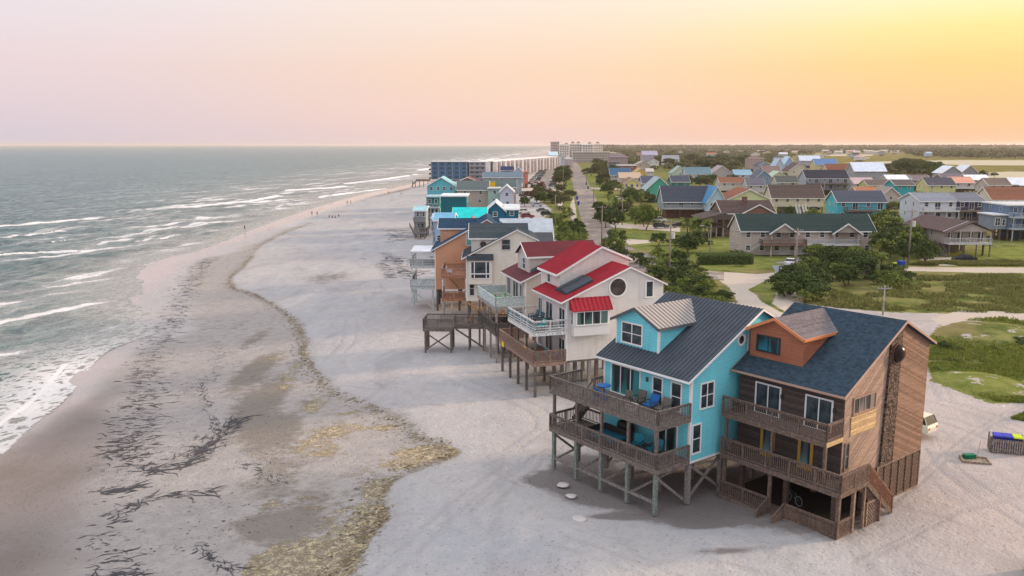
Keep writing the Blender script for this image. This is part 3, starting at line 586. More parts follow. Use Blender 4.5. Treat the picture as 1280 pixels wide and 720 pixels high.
# grey blue house with raised deck
t, w, P, ze = house('grey blue raised house with slate roof, long white railed deck and red brick base', 829, 888, 250, 232.5, 5.9, 11, 'side', (.27, .33, .36), (.06, .07, .09), zf=2.6, win=4, dk='full', dc=(.55, .52, .5), tr=TRIM, ov=.9)
MB().box(w * .1, w - .4, .5, 10, 0, 2.55).put('brick_base', paint((.2, .09, .07), 'board'), t)
T_ = [
 ('pale blue house with bright sky blue metal roof, beside the grey blue raised house', 884, 908, 252, 233.5, 5.8, 14, 'front', (.46, .6, .68), (.07, .24, .42), dict(rk='metal', win=2)),
 ('lime yellow gabled house with rust brown roof', 910, 963, 249, 236.5, 6.5, 15, 'front', (.62, .68, .38), (.26, .11, .07), dict(win=3)),
 ('cream house with brown roof and a twin white staircase', 965, 1030, 246.5, 231, 5.9, 10, 'side', (.62, .56, .44), BR, dict(win=5, stairs=True)),
 ('turquoise two-storey house with slate grey roof and a brown balcony', 1047, 1108, 251.5, 238.5, 7.6, 9, 'side', (.09, .48, .58), (.075, .085, .11), dict(win=4, dk=(.15, .75), dc=(.25, .17, .15), zf=1.6, two=True)),
 ('slate blue row house with black roof and long balcony of glass doors', 1008, 1061, 222.5, 212.5, 8.2, 11, 'side', (.34, .41, .5), (.045, .045, .06), dict(win=6, dk='full', dc=(.2, .15, .14), zf=2.2, two=True)),
 ('white three-level house with grey and black roofs and white balconies', 1150, 1196, 251, 241, 8.6, 12, 'side', (.66, .68, .72), (.2, .22, .26), dict(win=3, dk='full', dc=(.75, .75, .75), zf=1.0, two=True)),
 ('dark navy twin house with brown balconies, joined to the white three-level house', 1197, 1231, 251, 241, 8.6, 12, 'side', (.045, .055, .13), (.15, .16, .19), dict(win=3, dk='full', dc=(.28, .21, .18), zf=1.0, two=True)),
 ('cream house with orange brown roof, raised on dark stilts at the right edge', 1240, 1300, 249, 234, 5.8, 11, 'side', (.68, .63, .52), (.22, .10, .065), dict(win=5)),
 ('pale yellow low house with grey brown roof, beside a teal walled wing', 1085, 1118, 231, 224.5, 5.8, 10, 'side', (.62, .58, .27), (.14, .11, .10), dict(win=2, dk=(.1, .7), dc=(.2, .13, .12))),
 ('bright teal walled house with brown roof', 1119, 1143, 231, 224.5, 7, 10, 'side', (.03, .36, .42), (.12, .10, .10), dict(win=2, zf=.4)),
 ('low house with gleaming white metal roof, behind the teal walled house', 1110, 1140, 224.5, 218.5, 6, 10, 'side', (.5, .52, .55), (.72, .74, .78), dict(rk='metal', win=2)),
 ('yellow walled house with charcoal roof', 1160, 1195, 231, 222, 6, 11, 'side', (.6, .58, .3), (.08, .08, .10), dict(win=3)),
 ('low house with salmon pink roof', 1192, 1218, 228, 221, 5.8, 10, 'side', (.45, .42, .42), (.6, .3, .22), dict(win=2, dk='full')),
 ('house with white roof and pink brick front', 1210, 1238, 224.5, 218.5, 6, 10, 'side', (.4, .3, .27), (.72, .74, .77), dict(rk='metal', win=3)),
 ('cream house with taupe brown roof, left of the white roof at the right edge', 1236, 1272, 231, 222.5, 6, 11, 'side', (.5, .45, .42), (.17, .13, .11), dict(win=3)),
 ('house with white roof at the right edge of the neighbourhood', 1266, 1296, 231, 222, 6, 10, 'side', (.45, .4, .38), (.68, .7, .74), dict(rk='metal', win=2)),
 ('grey gabled house with white roof by the marsh, left of a matching pair', 1178, 1203, 216, 207.5, 7.5, 12, 'front', (.3, .3, .34), (.66, .68, .72), dict(rk='metal', win=2)),
 ('grey gabled house with white roof by the marsh, right of a matching pair', 1202, 1222, 215, 206.5, 7.5, 12, 'front', (.27, .27, .3), (.66, .68, .72), dict(rk='metal', win=2)),
 ('large grey house with wide white roof and a dark dormer', 1068, 1108, 213.5, 203, 9, 13, 'side', (.33, .34, .38), (.62, .68, .78), dict(rk='metal', win=4, two=True)),
 ('white cottage with dusty pink roof', 1068, 1093, 229, 222, 5.6, 10, 'side', (.62, .6, .62), (.5, .36, .37), dict(win=3)),
 ('small house with orange clay coloured roof, behind the turquoise balcony house', 1072, 1100, 239.5, 233.5, 4.6, 9, 'side', (.5, .4, .32), (.34, .15, .09), dict(win=2)),
 ('small beige gabled house right of the turquoise balcony house', 1102, 1125, 244, 234, 5.2, 10, 'front', (.5, .42, .38), (.3, .25, .22), dict(win=1)),
 ('yellow house with bright blue metal roof', 1019, 1047, 205.5, 198.5, 8, 12, 'side', (.6, .52, .3), (.10, .2, .38), dict(rk='metal', win=2)),
 ('cream house with red brown roof, right of the blue metal roof', 1034, 1064, 212, 205, 7.5, 12, 'side', (.6, .5, .38), (.2, .085, .06), dict(win=2)),
 ('cream gabled house with brown roof', 986, 1012, 213, 203.5, 7, 14, 'front', (.6, .54, .43), (.13, .09, .09), dict(win=2)),
 ('pale blue narrow gabled house in the far cluster', 969, 980, 207, 198, 8.5, 12, 'front', (.45, .56, .7), (.4, .5, .62), dict(win=1)),
 ('steel blue tall house with pale blue metal roof', 980, 993, 206, 195.5, 9, 12, 'front', (.3, .42, .6), (.42, .56, .68), dict(win=2, rk='metal')),
 ('wide house with silver white roof far behind the cream gable', 1000, 1026, 200.5, 194.5, 8, 12, 'side', (.4, .4, .45), (.6, .65, .74), dict(rk='metal', win=3)),
 ('tall pinkish brown house above the grey gable', 936, 955, 198, 194, 12, 12, 'hip', (.42, .32, .30), (.2, .14, .13), dict(win=3, two=True)),
 ('blue gabled house with slate roof in front of the brown roof', 946, 964, 221, 212.5, 6.8, 13, 'front', (.2, .3, .4), (.12, .13, .17), dict(win=2)),
 ('grey cottage with broad taupe roof', 955, 977, 217.5, 207.5, 6.2, 12, 'side', (.4, .33, .32), (.22, .16, .14), dict(win=2)),
 ('small white house with mid grey roof, left of the brown roofed cream house', 934, 956, 231, 222, 4.4, 10, 'side', (.55, .52, .52), (.13, .13, .16), dict(win=2, zf=.6)),
 ('cream house with rusty terracotta roof', 900, 934, 228, 221.5, 5, 10, 'side', (.62, .56, .5), (.21, .095, .065), dict(win=3, zf=.8)),
 ('pale grey house with teal ridged roof', 857, 889, 217, 209, 5.6, 11, 'side', (.5, .55, .58), (.14, .22, .26), dict(win=3)),
 ('pale mint gabled house left of the teal ridged roof', 840, 860, 216, 207.5, 5, 12, 'front', (.5, .62, .5), (.3, .4, .35), dict(win=1)),
 ('grey gabled bungalow with dusty pink roof', 888, 917, 217.5, 207, 5, 14, 'front', (.42, .38, .38), (.34, .29, .3), dict(win=2)),
 ('bright sky blue cottage', 919, 940, 218, 212, 6, 11, 'side', (.3, .5, .66), (.22, .36, .45), dict(win=3, dk='full')),
 ('pale lime gabled house with mint trim', 964, 984, 221, 214, 5.5, 12, 'front', (.55, .62, .4), (.4, .5, .38), dict(win=1)),
 ('low house with dark olive roof and a mint deck', 971, 998, 227.5, 220, 4.8, 10, 'side', (.5, .5, .42), (.09, .10, .09), dict(win=2, zf=.5, dc=(.1, .45, .35), dk=(.0, .5))),
 ('green gabled house with white trimmed roof', 806, 842, 238, 221.5, 5.2, 13, 'front', (.08, .4, .3), (.33, .4, .4), dict(win=3, fasc=(.85, .85, .85))),
 ('dark teal house with charcoal roof, behind the green gabled house', 840, 862, 227, 219.5, 6.5, 11, 'side', (.03, .2, .2), (.07, .08, .11), dict(win=2, zf=1)),
 ('lavender blue house with dark roof', 803, 822, 229, 220, 6, 12, 'side', (.3, .36, .6), (.08, .085, .12), dict(win=2)),
 ('white house with yellow porch gable and brown roof', 780, 801, 229, 222.5, 6.4, 14, 'front', (.7, .58, .25), (.25, .15, .11), dict(win=3, dk='full', dc=(.72, .72, .72), two=True)),
 ('house with pale tan roof behind the yellow porch gable', 775, 801, 222, 215.5, 6, 12, 'side', (.55, .5, .4), (.46, .34, .25), dict(win=2)),
 ('bright yellow gabled house', 792, 809, 217.5, 210, 7, 12, 'front', (.72, .5, .1), (.45, .34, .15), dict(win=2)),
 ('house with broad steel blue roof by the main road', 763, 788, 218.5, 210, 5.8, 11, 'side', (.45, .42, .42), (.06, .13, .22), dict(win=2)),
 ('house with flat silver white roof over a brick wall', 772, 796, 207, 203, 9, 12, 'flat', (.3, .14, .11), (.7, .72, .76), dict(win=2, rk='metal')),
 ('tall dark grey house beside the silver flat roof', 762, 774, 203, 200, 10, 12, 'flat', (.16, .17, .2), (.15, .15, .18), dict(win=2, two=True)),
 ('taupe block of flats with brown hip roof, far along the road', 762, 785, 196, 190.5, 14, 16, 'hip', (.36, .28, .28), (.2, .15, .16), dict(win=4, two=True)),
 ('pale lilac house with low roof in the far cluster', 803, 822, 193.5, 188.5, 12, 14, 'side', (.45, .42, .5), (.38, .35, .44), dict(win=3, two=True)),
 ('lone white house standing in dark scrub', 829, 849, 198.5, 194, 9, 11, 'side', (.64, .64, .66), (.3, .3, .33), dict(win=4, two=True, dk='full')),
 ('small white cottage in the scrub', 808, 817, 214, 210.5, 4, 8, 'side', (.6, .58, .56), (.5, .45, .42), dict(win=2, zf=.2)),
 ('low grey house with pale roof beyond the salmon roof', 1178, 1208, 222, 217, 5.6, 10, 'side', (.35, .32, .33), (.17, .14, .16), dict(win=3)),
 ('small brown roofed house right of the white metal roof', 1138, 1164, 224.5, 218.5, 6, 10, 'side', (.33, .27, .25), (.19, .15, .15), dict(win=2)),
 ('small grey house with pale roof at the foot of the far flats', 693, 706, 198, 192.5, 10, 12, 'front', (.5, .54, .6), (.5, .6, .68), dict(win=2)),
 ('small pinkish grey house between the parking lot and the far flats', 705, 716, 199, 194.5, 9, 12, 'hip', (.5, .44, .45), (.42, .36, .37), dict(win=2)),
 ('sky blue shop building at the far end of the parking lot', 686, 697, 194, 189.5, 13, 14, 'side', (.5, .66, .78), (.5, .66, .74), dict(win=2, two=True)),
]
for a in T_: house(*a[:10], **a[10])
# low house with broad hip roof and porch, stairs at the left, on stilts
t, w, P, ze = house('beige stilt house with brown roof, white railed porch and outside stairs', 1181, 1234, 287.5, 276.5, 5.7, 18, 'front', (.42, .37, .33), (.12, .085, .08), zf=2.7, win=4, dk='full', dc=(.68, .68, .7), tr=(.6, .58, .56), ov=.7, th=.02)
posts(t, [(.2 + (w - .4) * i / 4, -2.0) for i in range(5)], 3.1, 5.6, .16, (.72, .72, .72)); MB().prism([(0, 5.55), (w, 5.55), (w / 2, 7.25)], -2.2, -.1).put('porch_gable', paint((.42, .38, .35), 'lap'), t)
MB().prism([(-.9, 5.35), (w / 2, 7.65), (w + .9, 5.35), (w + .9, 5.2), (w / 2, 7.5), (-.9, 5.2)], -2.7, -.55).put('porch_roof', paint((.12, .085, .08), 'shingle'), t)
b = MB()
for i in range(14): b.box(-1.5, -.3, 2.5 - i * .34, 2.84 - i * .34, 2.9 - i * .21, 2.95 - i * .21)
for xx in (-1.55, -.27): b.beam((xx, 2.8, 2.95), (xx, -2.2, .05), .06, .3).beam((xx, 2.8, 3.95), (xx, -2.2, 1.05), .06, .1)
b.put('stairs', paint((.3, .25, .24), 'wood'), t)
# slate blue house cut by the right edge
t, w, P, ze = house('tall slate blue house with white roof edge, cut by the right edge', 1262, 1330, 257.5, 252, 8.8, 12, 'flat', (.14, .21, .31), (.66, .68, .7), zf=2.7, win=5, dk='full', dc=(.5, .55, .6), two=True, tr=(.5, .58, .66))
MB().box(-3.6, -.03, .4, 7, 2.9, 6.4).put('wing', paint((.25, .3, .37), 'lap'), t); MB().box(-4.0, -.03, -.1, 7.4, 6.41, 6.7).put('wing_roof', paint((.66, .67, .7), 'metal'), t); window(t, 'y-', -2.4, .4, 3.8, 5.8, 1.4, 2, 2); window(t, 'y-', -.9, .4, 3.8, 5.4, .8, 1, 2)
posts(t, [(-3.4, .6), (-3.4, 6.6), (-1.5, .6)], 0, 2.88, .35, GREYW)
# ---- further houses and blocks of the ocean row
OC = 'ocean row buildings'
O_ = [
 ('low building with long pale grey roof, behind the ivory house', 603, 690, 295, 273.5, 5.0, 16, 'side', (.5, .47, .45), (.36, .41, .45), dict(zf=.1, win=5, rk='metal')),
 ('house with charcoal roof tucked between the ivory and maroon roofed houses', 650, 690, 306, 291, 8.2, 11, 'side', (.55, .45, .33), (.07, .075, .09), dict(win=2)),
 ('house with dusty brown gabled roof, just behind the peach house', 577, 600, 287, 276, 9.6, 11, 'front', (.6, .33, .2), (.22, .17, .17), dict(win=1)),
 ('navy teal cottage with white gable trim, left half of a pair', 608, 631, 262.5, 252.5, 8.0, 12, 'front', (.012, .13, .22), (.55, .6, .62), dict(win=1, tr=TRIM, zf=1)),
 ('navy teal cottage with pale flat roof, right half of the pair', 631.5, 648, 261.5, 258, 8.2, 12, 'side', (.012, .12, .2), (.55, .6, .62), dict(win=1, zf=1)),
 ('house with glowing turquoise metal roof', 566, 607, 273.5, 259.5, 6.6, 12, 'side', (.35, .5, .55), (.0, .5, .5), dict(win=3, rk='metal')),
 ('grey roofed white house, left of the turquoise metal roof', 543, 566, 275, 266, 7.6, 10, 'side', (.3, .46, .6), (.14, .35, .52), dict(win=2, rk='metal')),
 ('deep teal windowless house with white edged sloping roof', 551, 583, 246, 242, 10.2, 11, 'flat', (.015, .15, .18), (.62, .64, .66), dict(win=0, zf=1.4, rk='metal')),
 ('sea green deck house with white balcony rails, left of the deep teal house', 533, 549, 247, 242, 9.0, 9, 'flat', (.01, .2, .2), (.3, .42, .45), dict(win=2, dk='full', dc=(.6, .62, .64), two=True)),
 ('weathered grey multi-level deck house standing nearest the beach', 518, 532, 263, 257.5, 7.2, 9, 'side', (.3, .34, .36), (.3, .5, .56), dict(win=2, dk='full', dc=(.28, .26, .26), two=True)),
 ('light blue narrow house on tall grey posts', 541, 551, 273, 269, 7.2, 9, 'side', (.38, .5, .6), (.3, .42, .52), dict(win=1, dk='full', dc=(.55, .6, .62))),
 ('aqua gabled house facing the beach', 534, 569, 232, 221.5, 9.8, 12, 'front', (.12, .46, .52), (.22, .42, .48), dict(win=4, zf=2, two=True)),
 ('beige walled building with long grey green roof', 571, 610, 237, 226, 8.6, 14, 'side', (.42, .36, .3), (.10, .125, .125), dict(win=2, zf=.1)),
 ('building with dark green grey roof and tan end wall', 611, 645, 234, 225, 8, 14, 'side', (.42, .3, .22), (.09, .12, .12), dict(win=2, zf=.1)),
 ('house with maroon brown gabled roof below the blue flats', 566, 603, 229, 221.5, 9.5, 14, 'front', (.26, .16, .14), (.13, .07, .065), dict(win=1)),
 ('pale green and yellow panelled flat', 610, 625, 236.5, 234.5, 9, 10, 'flat', (.33, .5, .42), (.4, .42, .4), dict(win=1, zf=.2)),
 ('white gabled flat with grey roof, beside the yellow panels', 625, 642, 239, 231.5, 8.8, 10, 'front', (.52, .56, .64), (.45, .47, .5), dict(win=1, zf=.2)),
 ('building with broad slate roof in front of the far flats', 604, 652, 221.5, 215, 8.2, 14, 'side', (.3, .35, .38), (.13, .18, .22), dict(win=3, zf=.1)),
 ('navy roofed gabled house among the far flats', 626, 642, 213, 208, 9.5, 12, 'side', (.07, .09, .17), (.035, .05, .10), dict(win=2)),
 ('pale blue gabled house next to the coral wall', 641, 655, 216, 209, 8.5, 12, 'front', (.38, .47, .55), (.28, .3, .34), dict(win=2)),
 ('narrow coral red house at the parking lot', 655.5, 660, 215, 210, 9, 12, 'flat', (.62, .16, .08), (.5, .2, .12), dict(win=1)),
]
for a in O_: house(*a[:10], **dict(a[10], grp=OC, name='beach_building'))
for px, w_ in ((618, 5.2), (637, 6)):      # yellow panels
    p = G(px, 237, 7); b = thing('yellow_panel_bay', 'bright yellow boarded %s on the pale flats' % ('bay, the upper one,' if px < 630 else 'stairwell block, the lower one,'), 'building', (p[0] - w_ / 2, p[1] - 1.4, 0), 0, OC)
    z = 3 if px < 630 else 0; MB().box(0, w_ * .55, 0, 1.2, z, z + 7).put('wall', paint((.8, .5, .0), 'lap'), b); MB().box(-.1, w_ * .55 + .1, -.1, 1.3, z + 7.003, z + 7.2).put('roof', paint((.4, .38, .3), 'plain'), b)
# blue four-storey flats and the long line of white roofed blocks behind
def flats(label, o, th, w, D, h, wc, n, bays, rc=(.66, .66, .66), side=True, name='apartment_block'):
    t = thing(name, label, 'building', o, th, 'apartment blocks')
    MB().box(0, w, 0, D, .1, h).put('wall', paint(wc, 'plain', .6, .12), t); MB().box(-.6, w + .6, -.8, D + .3, h + .003, h + .5).put('roof', paint(rc, 'plain'), t)
    for k in range(n):
        z = .4 + k * h / n
        for i in range(bays): window(t, 'y-', w * (i + .5) / bays, 0, z + .6, z + 2.2, w / bays * .5, 2, 1, sc3(wc, 1.5))
        for s, xx in (('x-', 0),) if o[0] < 0 else ():
            MB().box(-1.6, 0, .4, D - .4, z - .12, z).box(-1.6, -1.5, .4, D - .4, z, z + 1).put('balcony', paint((.5, .45, .42), 'plain'), t)
        if side:
            m = max(2, int(D / 5))
            for i in range(m): window(t, 'x+', D * (i + .5) / m, w, z + .1, z + 2.3, D / m * .5, 2, 1, (.3, .25, .22), name='balcony_door')
            MB().box(w, w + 1.5, .3, D - .3, z - .12, z).box(w + 1.4, w + 1.5, .3, D - .3, z, z + 1).put('balcony', paint((.16, .12, .11), 'plain'), t)
    if side:
        for i in range(3): y = .0 + (D - .3) * i / 2; MB().box(w, w + 3.2, y, y + 1.1, 0, h + .2).put('fin_wall', paint((.70, .66, .66), 'plain'), t)
    return t
p = G(539, 224.5); q = G(585, 224.5)
t = flats('dark blue four-storey beachfront flats with white flat roof', (p[0], p[1], 0), 0, (q[0] - p[0]), 16, 12.2, (.06, .14, .24), 4, 5, side=False)
for i in range(6): x = (q[0] - p[0]) * (i + .02) / 5.3; MB().box(x, x + .5, -.25, -.01, .1, 12.1).put('pilaster', paint((.2, .28, .38), 'plain'), t)
q2 = G(607, 224.5)
t = flats('grey four-storey flats with open balconies, next to the dark blue flats', (q[0] + .8, q[1] + .2, 0), 0, (q2[0] - q[0]) - .8, 16, 12.0, (.3, .32, .36), 4, 3)
for k in range(4): deck(t, .3, q2[0] - q[0] - 1.2, -1.8, -.08, .5 + 3 * k, (.42, .4, .42), 'y-', 1.0, 'rails', rc=(.45, .44, .46))
a = Vector((q2[0] - 8, q2[1] + 18, 0)); e = Vector(G(681, 210.8)); dv = e - a; L_ = dv.length; th = math.atan2(-dv.x, dv.y)
names = ['nearest', 'second', 'third', 'fourth', 'fifth', 'sixth', 'seventh', 'eighth', 'farthest']
for i in range(9):
    o = a + dv * (i / 9); flats('pale flat roofed beachfront block, %s in the long line along the parking lot' % names[i], (o.x, o.y, 0), th, 13, L_ / 9 - 3.5, 12, (.15, .12, .11), 4, 3, rc=(.74, .7, .68))
def tower(label, x0, x1, yt, yg, D, wc, rows, bays, hats=()):
    P = G((x0 + x1) / 2, yg); k = P[1] * CP + CAMH * SP; w = (x1 - x0) / F * k; h = zat(yt, P[1])
    t = thing('hotel_tower', label, 'building', (P[0] - w / 2, P[1], 0), 0, 'distant hotel blocks'); MB().box(0, w, 0, D, 0, h).put('wall', paint(wc, 'plain', .6, .1), t)
    MB().box(-1, w + 1, -1.5, D + 1, h + .01, h + .7).put('roof', paint(sc3(wc, 1.15), 'plain'), t)
    for r in range(rows):
        z = h * (r + .35) / rows
        wm = MB().box(0, w / bays * .5, -.12, -.0, 0, h / rows * .45).mesh('window', glass((.06, .06, .07)))
        for i in range(bays): link('window', wm, t, (w * (i + .25) / bays, 0, z))
        MB().box(0, w, -1.2, -.13, z - .5, z - .3).put('balcony', paint(sc3(wc, 1.1), 'plain'), t)
    for i, hx in enumerate(hats):
        cx = (hx - (x0 + x1) / 2) / F * k + w / 2; b = MB(); hw = k * 2.6 / F; b.box(cx - hw * .8, cx + hw * .8, 2, 2 + hw * 1.6, h + .7, h + 2.2); b.put('cupola', paint(wc, 'plain'), t)
        b = MB(); b.v = [(cx - hw, 1.6, h + 2.2), (cx + hw, 1.6, h + 2.2), (cx + hw, 2.4 + hw * 2, h + 2.2), (cx - hw, 2.4 + hw * 2, h + 2.2), (cx, 2 + hw, h + 5.2)]; b.f = [(0, 1, 2, 3), (0, 1, 4), (1, 2, 4), (2, 3, 4), (3, 0, 4)]; b.put('cupola_roof', paint((.25, .17, .13), 'plain'), t)
    return t
tower('tall narrow pinkish hotel tower with brown top, leftmost of the distant hotels', 688.5, 699, 177.5, 200, 22, (.66, .54, .5), 7, 4)
tower('white hotel tower with one brown cupola, first right of the tall narrow one', 699.5, 711, 182.2, 200.5, 22, (.85, .8, .77), 6, 4, (708,))
tower('white hotel tower with two brown cupolas, second right of the tall narrow one', 712, 727, 180.6, 200.2, 24, (.82, .76, .73), 6, 5, (716, 723))
tower('white hotel tower with a brown cupola, third right of the tall narrow one', 728, 741, 181.2, 200.5, 22, (.85, .8, .76), 6, 4, (737,))
tower('white hotel tower with a brown cupola, farthest right of the row', 742, 753.5, 180.8, 200.2, 24, (.83, .77, .73), 6, 4, (747,))
tower('lower beige hotel wing in front of the long white hotel', 716, 762, 190.5, 203, 20, (.6, .54, .5), 4, 14)
tower('low pale motel building by the road bend, right of the hotel wing', 752, 771, 191.5, 200, 16, (.7, .64, .6), 3, 6)

# the crowded back streets: many small houses, each its own colours
RC_ = [('slate', (.10, .11, .14)), ('brown', (.17, .12, .10)), ('silver', (.6, .62, .66)), ('terracotta', (.32, .14, .09)), ('charcoal', (.05, .05, .06)), ('pale blue', (.35, .48, .6)), ('tan', (.4, .32, .25)), ('dusty pink', (.5, .34, .32))]
WC_ = [('white', (.66, .65, .64)), ('cream', (.62, .55, .42)), ('pale blue', (.38, .5, .6)), ('grey', (.35, .35, .37)), ('yellow', (.62, .55, .28)), ('sage green', (.38, .48, .38)), ('beige', (.48, .4, .34))]
combo = [(r, w) for r in RC_ for w in WC_]; rnd.shuffle(combo); ci = 0
for y0_, n_ in ((188.6, 9), (190.6, 10), (193, 11), (197, 11), (201.5, 9), (206, 5)):
    for i in range(n_):
        if ci >= len(combo): break
        px = (775 if y0_ > 190 else 820) + (1290 - 775) * (i + rnd.uniform(.2, .8)) / n_; ye = y0_ + rnd.uniform(-1, 1); p = G(px, ye, 7)
        if 1010 < px and ye > 199 or (835 < px < 935 and ye > 193) or (px > 1110 and ye > 192): continue
        if any(hx - 10 < p[0] < hx + w + 10 and hy - 25 < p[1] < hy + D + 25 for hx, hy, w, D, th in HOUSES): continue
        k = p[1]; wpx = rnd.uniform(11, 17) / k * F; (rn, rc), (wn_, wc) = combo[ci]; ci += 1
        house('small distant %s house with %s roof in the crowded back streets' % (wn_, rn), px - wpx / 2, px + wpx / 2, ye, ye - 3.0 / k * F, rnd.uniform(6.5, 9), rnd.uniform(9, 12), rnd.choice(('side', 'side', 'front', 'hip')), wc, rc, rnd.uniform(-.15, .15), win=2)
for i, px in enumerate((1033, 1041, 1049, 1056, 1064, 1071, 1080, 1088, 1097, 1106, 1120, 1003, 985, 952, 925, 897)):
    ye = 188.2 + (i % 3) * .6; (rn, rc), (wn_, wc) = combo[-1 - i % 8]; p = G(px, ye, 7); wpx = 20 / p[1] * F
    house('tiny pale building in the hazy cluster beyond the sound', px - wpx / 2, px + wpx / 2, ye, ye - .9, 7, 14, 'side', (.6, .56, .52), (.55, .5, .47), 0, win=1, grp='far buildings beyond the sound', zf=.2)
# ---------------- terrain -----------------
ZW = -1.2
def wl(pts, z=0): return np.array([G(x, y, z)[:2] for x, y in pts])
def smooth(P, k=2):
    for _ in range(k):
        Q = [P[0]]
        for a, b in zip(P[:-1], P[1:]): Q += [.75 * a + .25 * b, .25 * a + .75 * b]
        P = np.array(Q + [P[-1]])
    return P
def seg_dist(X, Y, pl, signed=False):
    """distance to a polyline; signed: + on the right hand of its direction"""
    best = np.full(X.shape, 1e18); sg = np.ones(X.shape)
    for (ax, ay), (bx, by) in zip(pl[:-1], pl[1:]):
        dx, dy = bx - ax, by - ay; L2 = dx * dx + dy * dy + 1e-9
        t = np.clip(((X - ax) * dx + (Y - ay) * dy) / L2, 0, 1)
        qx = X - ax - t * dx; qy = Y - ay - t * dy; d = qx * qx + qy * qy
        m = d < best; best = np.where(m, d, best)
        if signed: sg = np.where(m, np.sign((X - ax) * dy - (Y - ay) * dx), sg)
    return np.sqrt(best) * (sg if signed else 1)
def inpoly(X, Y, P):
    r = np.zeros(X.shape, bool); n = len(P)
    for i in range(n):
        (ax, ay), (bx, by) = P[i], P[(i + 1) % n]
        if ay == by: continue
        c = ((ay > Y) != (by > Y)) & (X < (bx - ax) * (Y - ay) / (by - ay) + ax); r ^= c
    return r
def polymask(X, Y, pts, soft=1.5, z=0):
    P = wl(pts, z); x0, y0 = P.min(0) - 3 * soft; x1, y1 = P.max(0) + 3 * soft
    out = np.zeros(X.shape); m = (X > x0) & (X < x1) & (Y > y0) & (Y < y1)
    if m.any():
        x, y = X[m], Y[m]; d = seg_dist(x, y, np.vstack([P, P[:1]])); s = np.where(inpoly(x, y, P), d, -d)
        out[m] = np.clip(.5 + s / (2 * soft), 0, 1)
    return out
def linemask(X, Y, pts, w, z=0):
    P = smooth(wl(pts, z), 2) if len(pts) > 2 else wl(pts, z); x0, y0 = P.min(0) - w * 3; x1, y1 = P.max(0) + w * 3
    out = np.zeros(X.shape); m = (X > x0) & (X < x1) & (Y > y0) & (Y < y1)
    if m.any(): out[m] = np.exp(-(seg_dist(X[m], Y[m], P) / w) ** 2)
    return out
def blob(X, Y, px, py, rx, ry, z=0):
    x, y, _ = G(px, py, z); return np.exp(-(((X - x) / rx) ** 2 + ((Y - y) / ry) ** 2))
def vnoise(X, Y, s, seed):
    """cheap smooth value noise"""
    g = np.random.default_rng(seed).random((256, 256)); x = X / s; y = Y / s; xi = np.floor(x).astype(int); yi = np.floor(y).astype(int); fx = x - xi; fy = y - yi
    fx = fx * fx * (3 - 2 * fx); fy = fy * fy * (3 - 2 * fy); a = lambda i, j: g[(xi + i) % 256, (yi + j) % 256]
    return (a(0, 0) * (1 - fx) + a(1, 0) * fx) * (1 - fy) + (a(0, 1) * (1 - fx) + a(1, 1) * fx) * fy
FOAM = [(-260, 780), (-140, 680), (-60, 590), (0, 533), (47, 503), (90, 451), (109, 437), (142, 425), (165, 419), (176, 411), (168, 400), (158, 380), (156, 362), (163, 345), (178, 332), (205, 322), (247, 314), (300, 292), (352, 272), (400, 257), (450, 243), (495, 234), (522, 228), (560, 215), (600, 204), (640, 196.5), (668, 191.5), (690, 188.2), (703, 185.5)]
DRY = [(40, 900), (60, 720), (100, 640), (130, 580), (135, 520), (130, 470), (150, 440), (168, 412), (160, 387), (173, 373), (182, 360), (207, 350), (213, 340), (243, 323), (260, 312), (300, 300), (313, 293), (367, 277), (430, 255), (480, 243), (520, 235), (570, 215), (610, 204)]
WRK = [(390, 860), (442, 711), (465, 673), (487, 640), (482, 616), (489, 597), (536, 578), (572, 569), (569, 555), (522, 543), (508, 526), (456, 503), (413, 484), (380, 441), (383, 418), (367, 393), (347, 377), (313, 360), (287, 353), (292, 338), (310, 327), (320, 307), (345, 292), (390, 275)]
foamW = smooth(wl(FOAM, ZW)); dryW = smooth(wl(DRY, -.8)); wrkW = smooth(wl(WRK, -.1), 1)
far_dir = (foamW[-1] - foamW[-2]); foamW = np.vstack([foamW, foamW[-1] + far_dir * 60])
def grid(y0, y1, tx0, tx1, nx, k0=.006, k1=.03, near=True):
    ys = [y0]
    while ys[-1] < y1: ys.append(ys[-1] * (1 + (k0 if ys[-1] < 700 else k1)))
    ys = np.array(ys); t = np.linspace(tx0, tx1, nx); Y, T = np.meshgrid(ys, t, indexing='ij'); return Y * T, Y
def gridmesh(name, X, Y, Z, keep=None, attrs={}):
    ny, nx = X.shape; idx = np.arange(ny * nx).reshape(ny, nx)
    q = np.stack([idx[:-1, :-1], idx[:-1, 1:], idx[1:, 1:], idx[1:, :-1]], -1).reshape(-1, 4)
    V = np.stack([X, Y, Z], -1).reshape(-1, 3)
    if keep is not None:
        kf = keep.reshape(-1)[q].any(1); q = q[kf]; used = np.unique(q); mp = -np.ones(len(V), int); mp[used] = np.arange(len(used)); V = V[used]; q = mp[q]
    else: used = slice(None)
    me = bpy.data.meshes.new(name); me.vertices.add(len(V)); me.vertices.foreach_set('co', V.ravel().astype(np.float32))
    me.loops.add(len(q) * 4); me.loops.foreach_set('vertex_index', q.ravel().astype(np.int32)); me.polygons.add(len(q))
    me.polygons.foreach_set('loop_start', (np.arange(len(q)) * 4).astype(np.int32))
    me.polygons.foreach_set('use_smooth', np.ones(len(q), bool)); me.update(calc_edges=True)
    for n, chans in attrs.items():
        a = me.attributes.new(n, 'FLOAT_COLOR', 'POINT'); c = np.stack([ch.reshape(-1)[used] if not np.isscalar(ch) else np.full(len(V), ch) for ch in chans], -1)
        a.data.foreach_set('color', c.ravel().astype(np.float32))
    return me
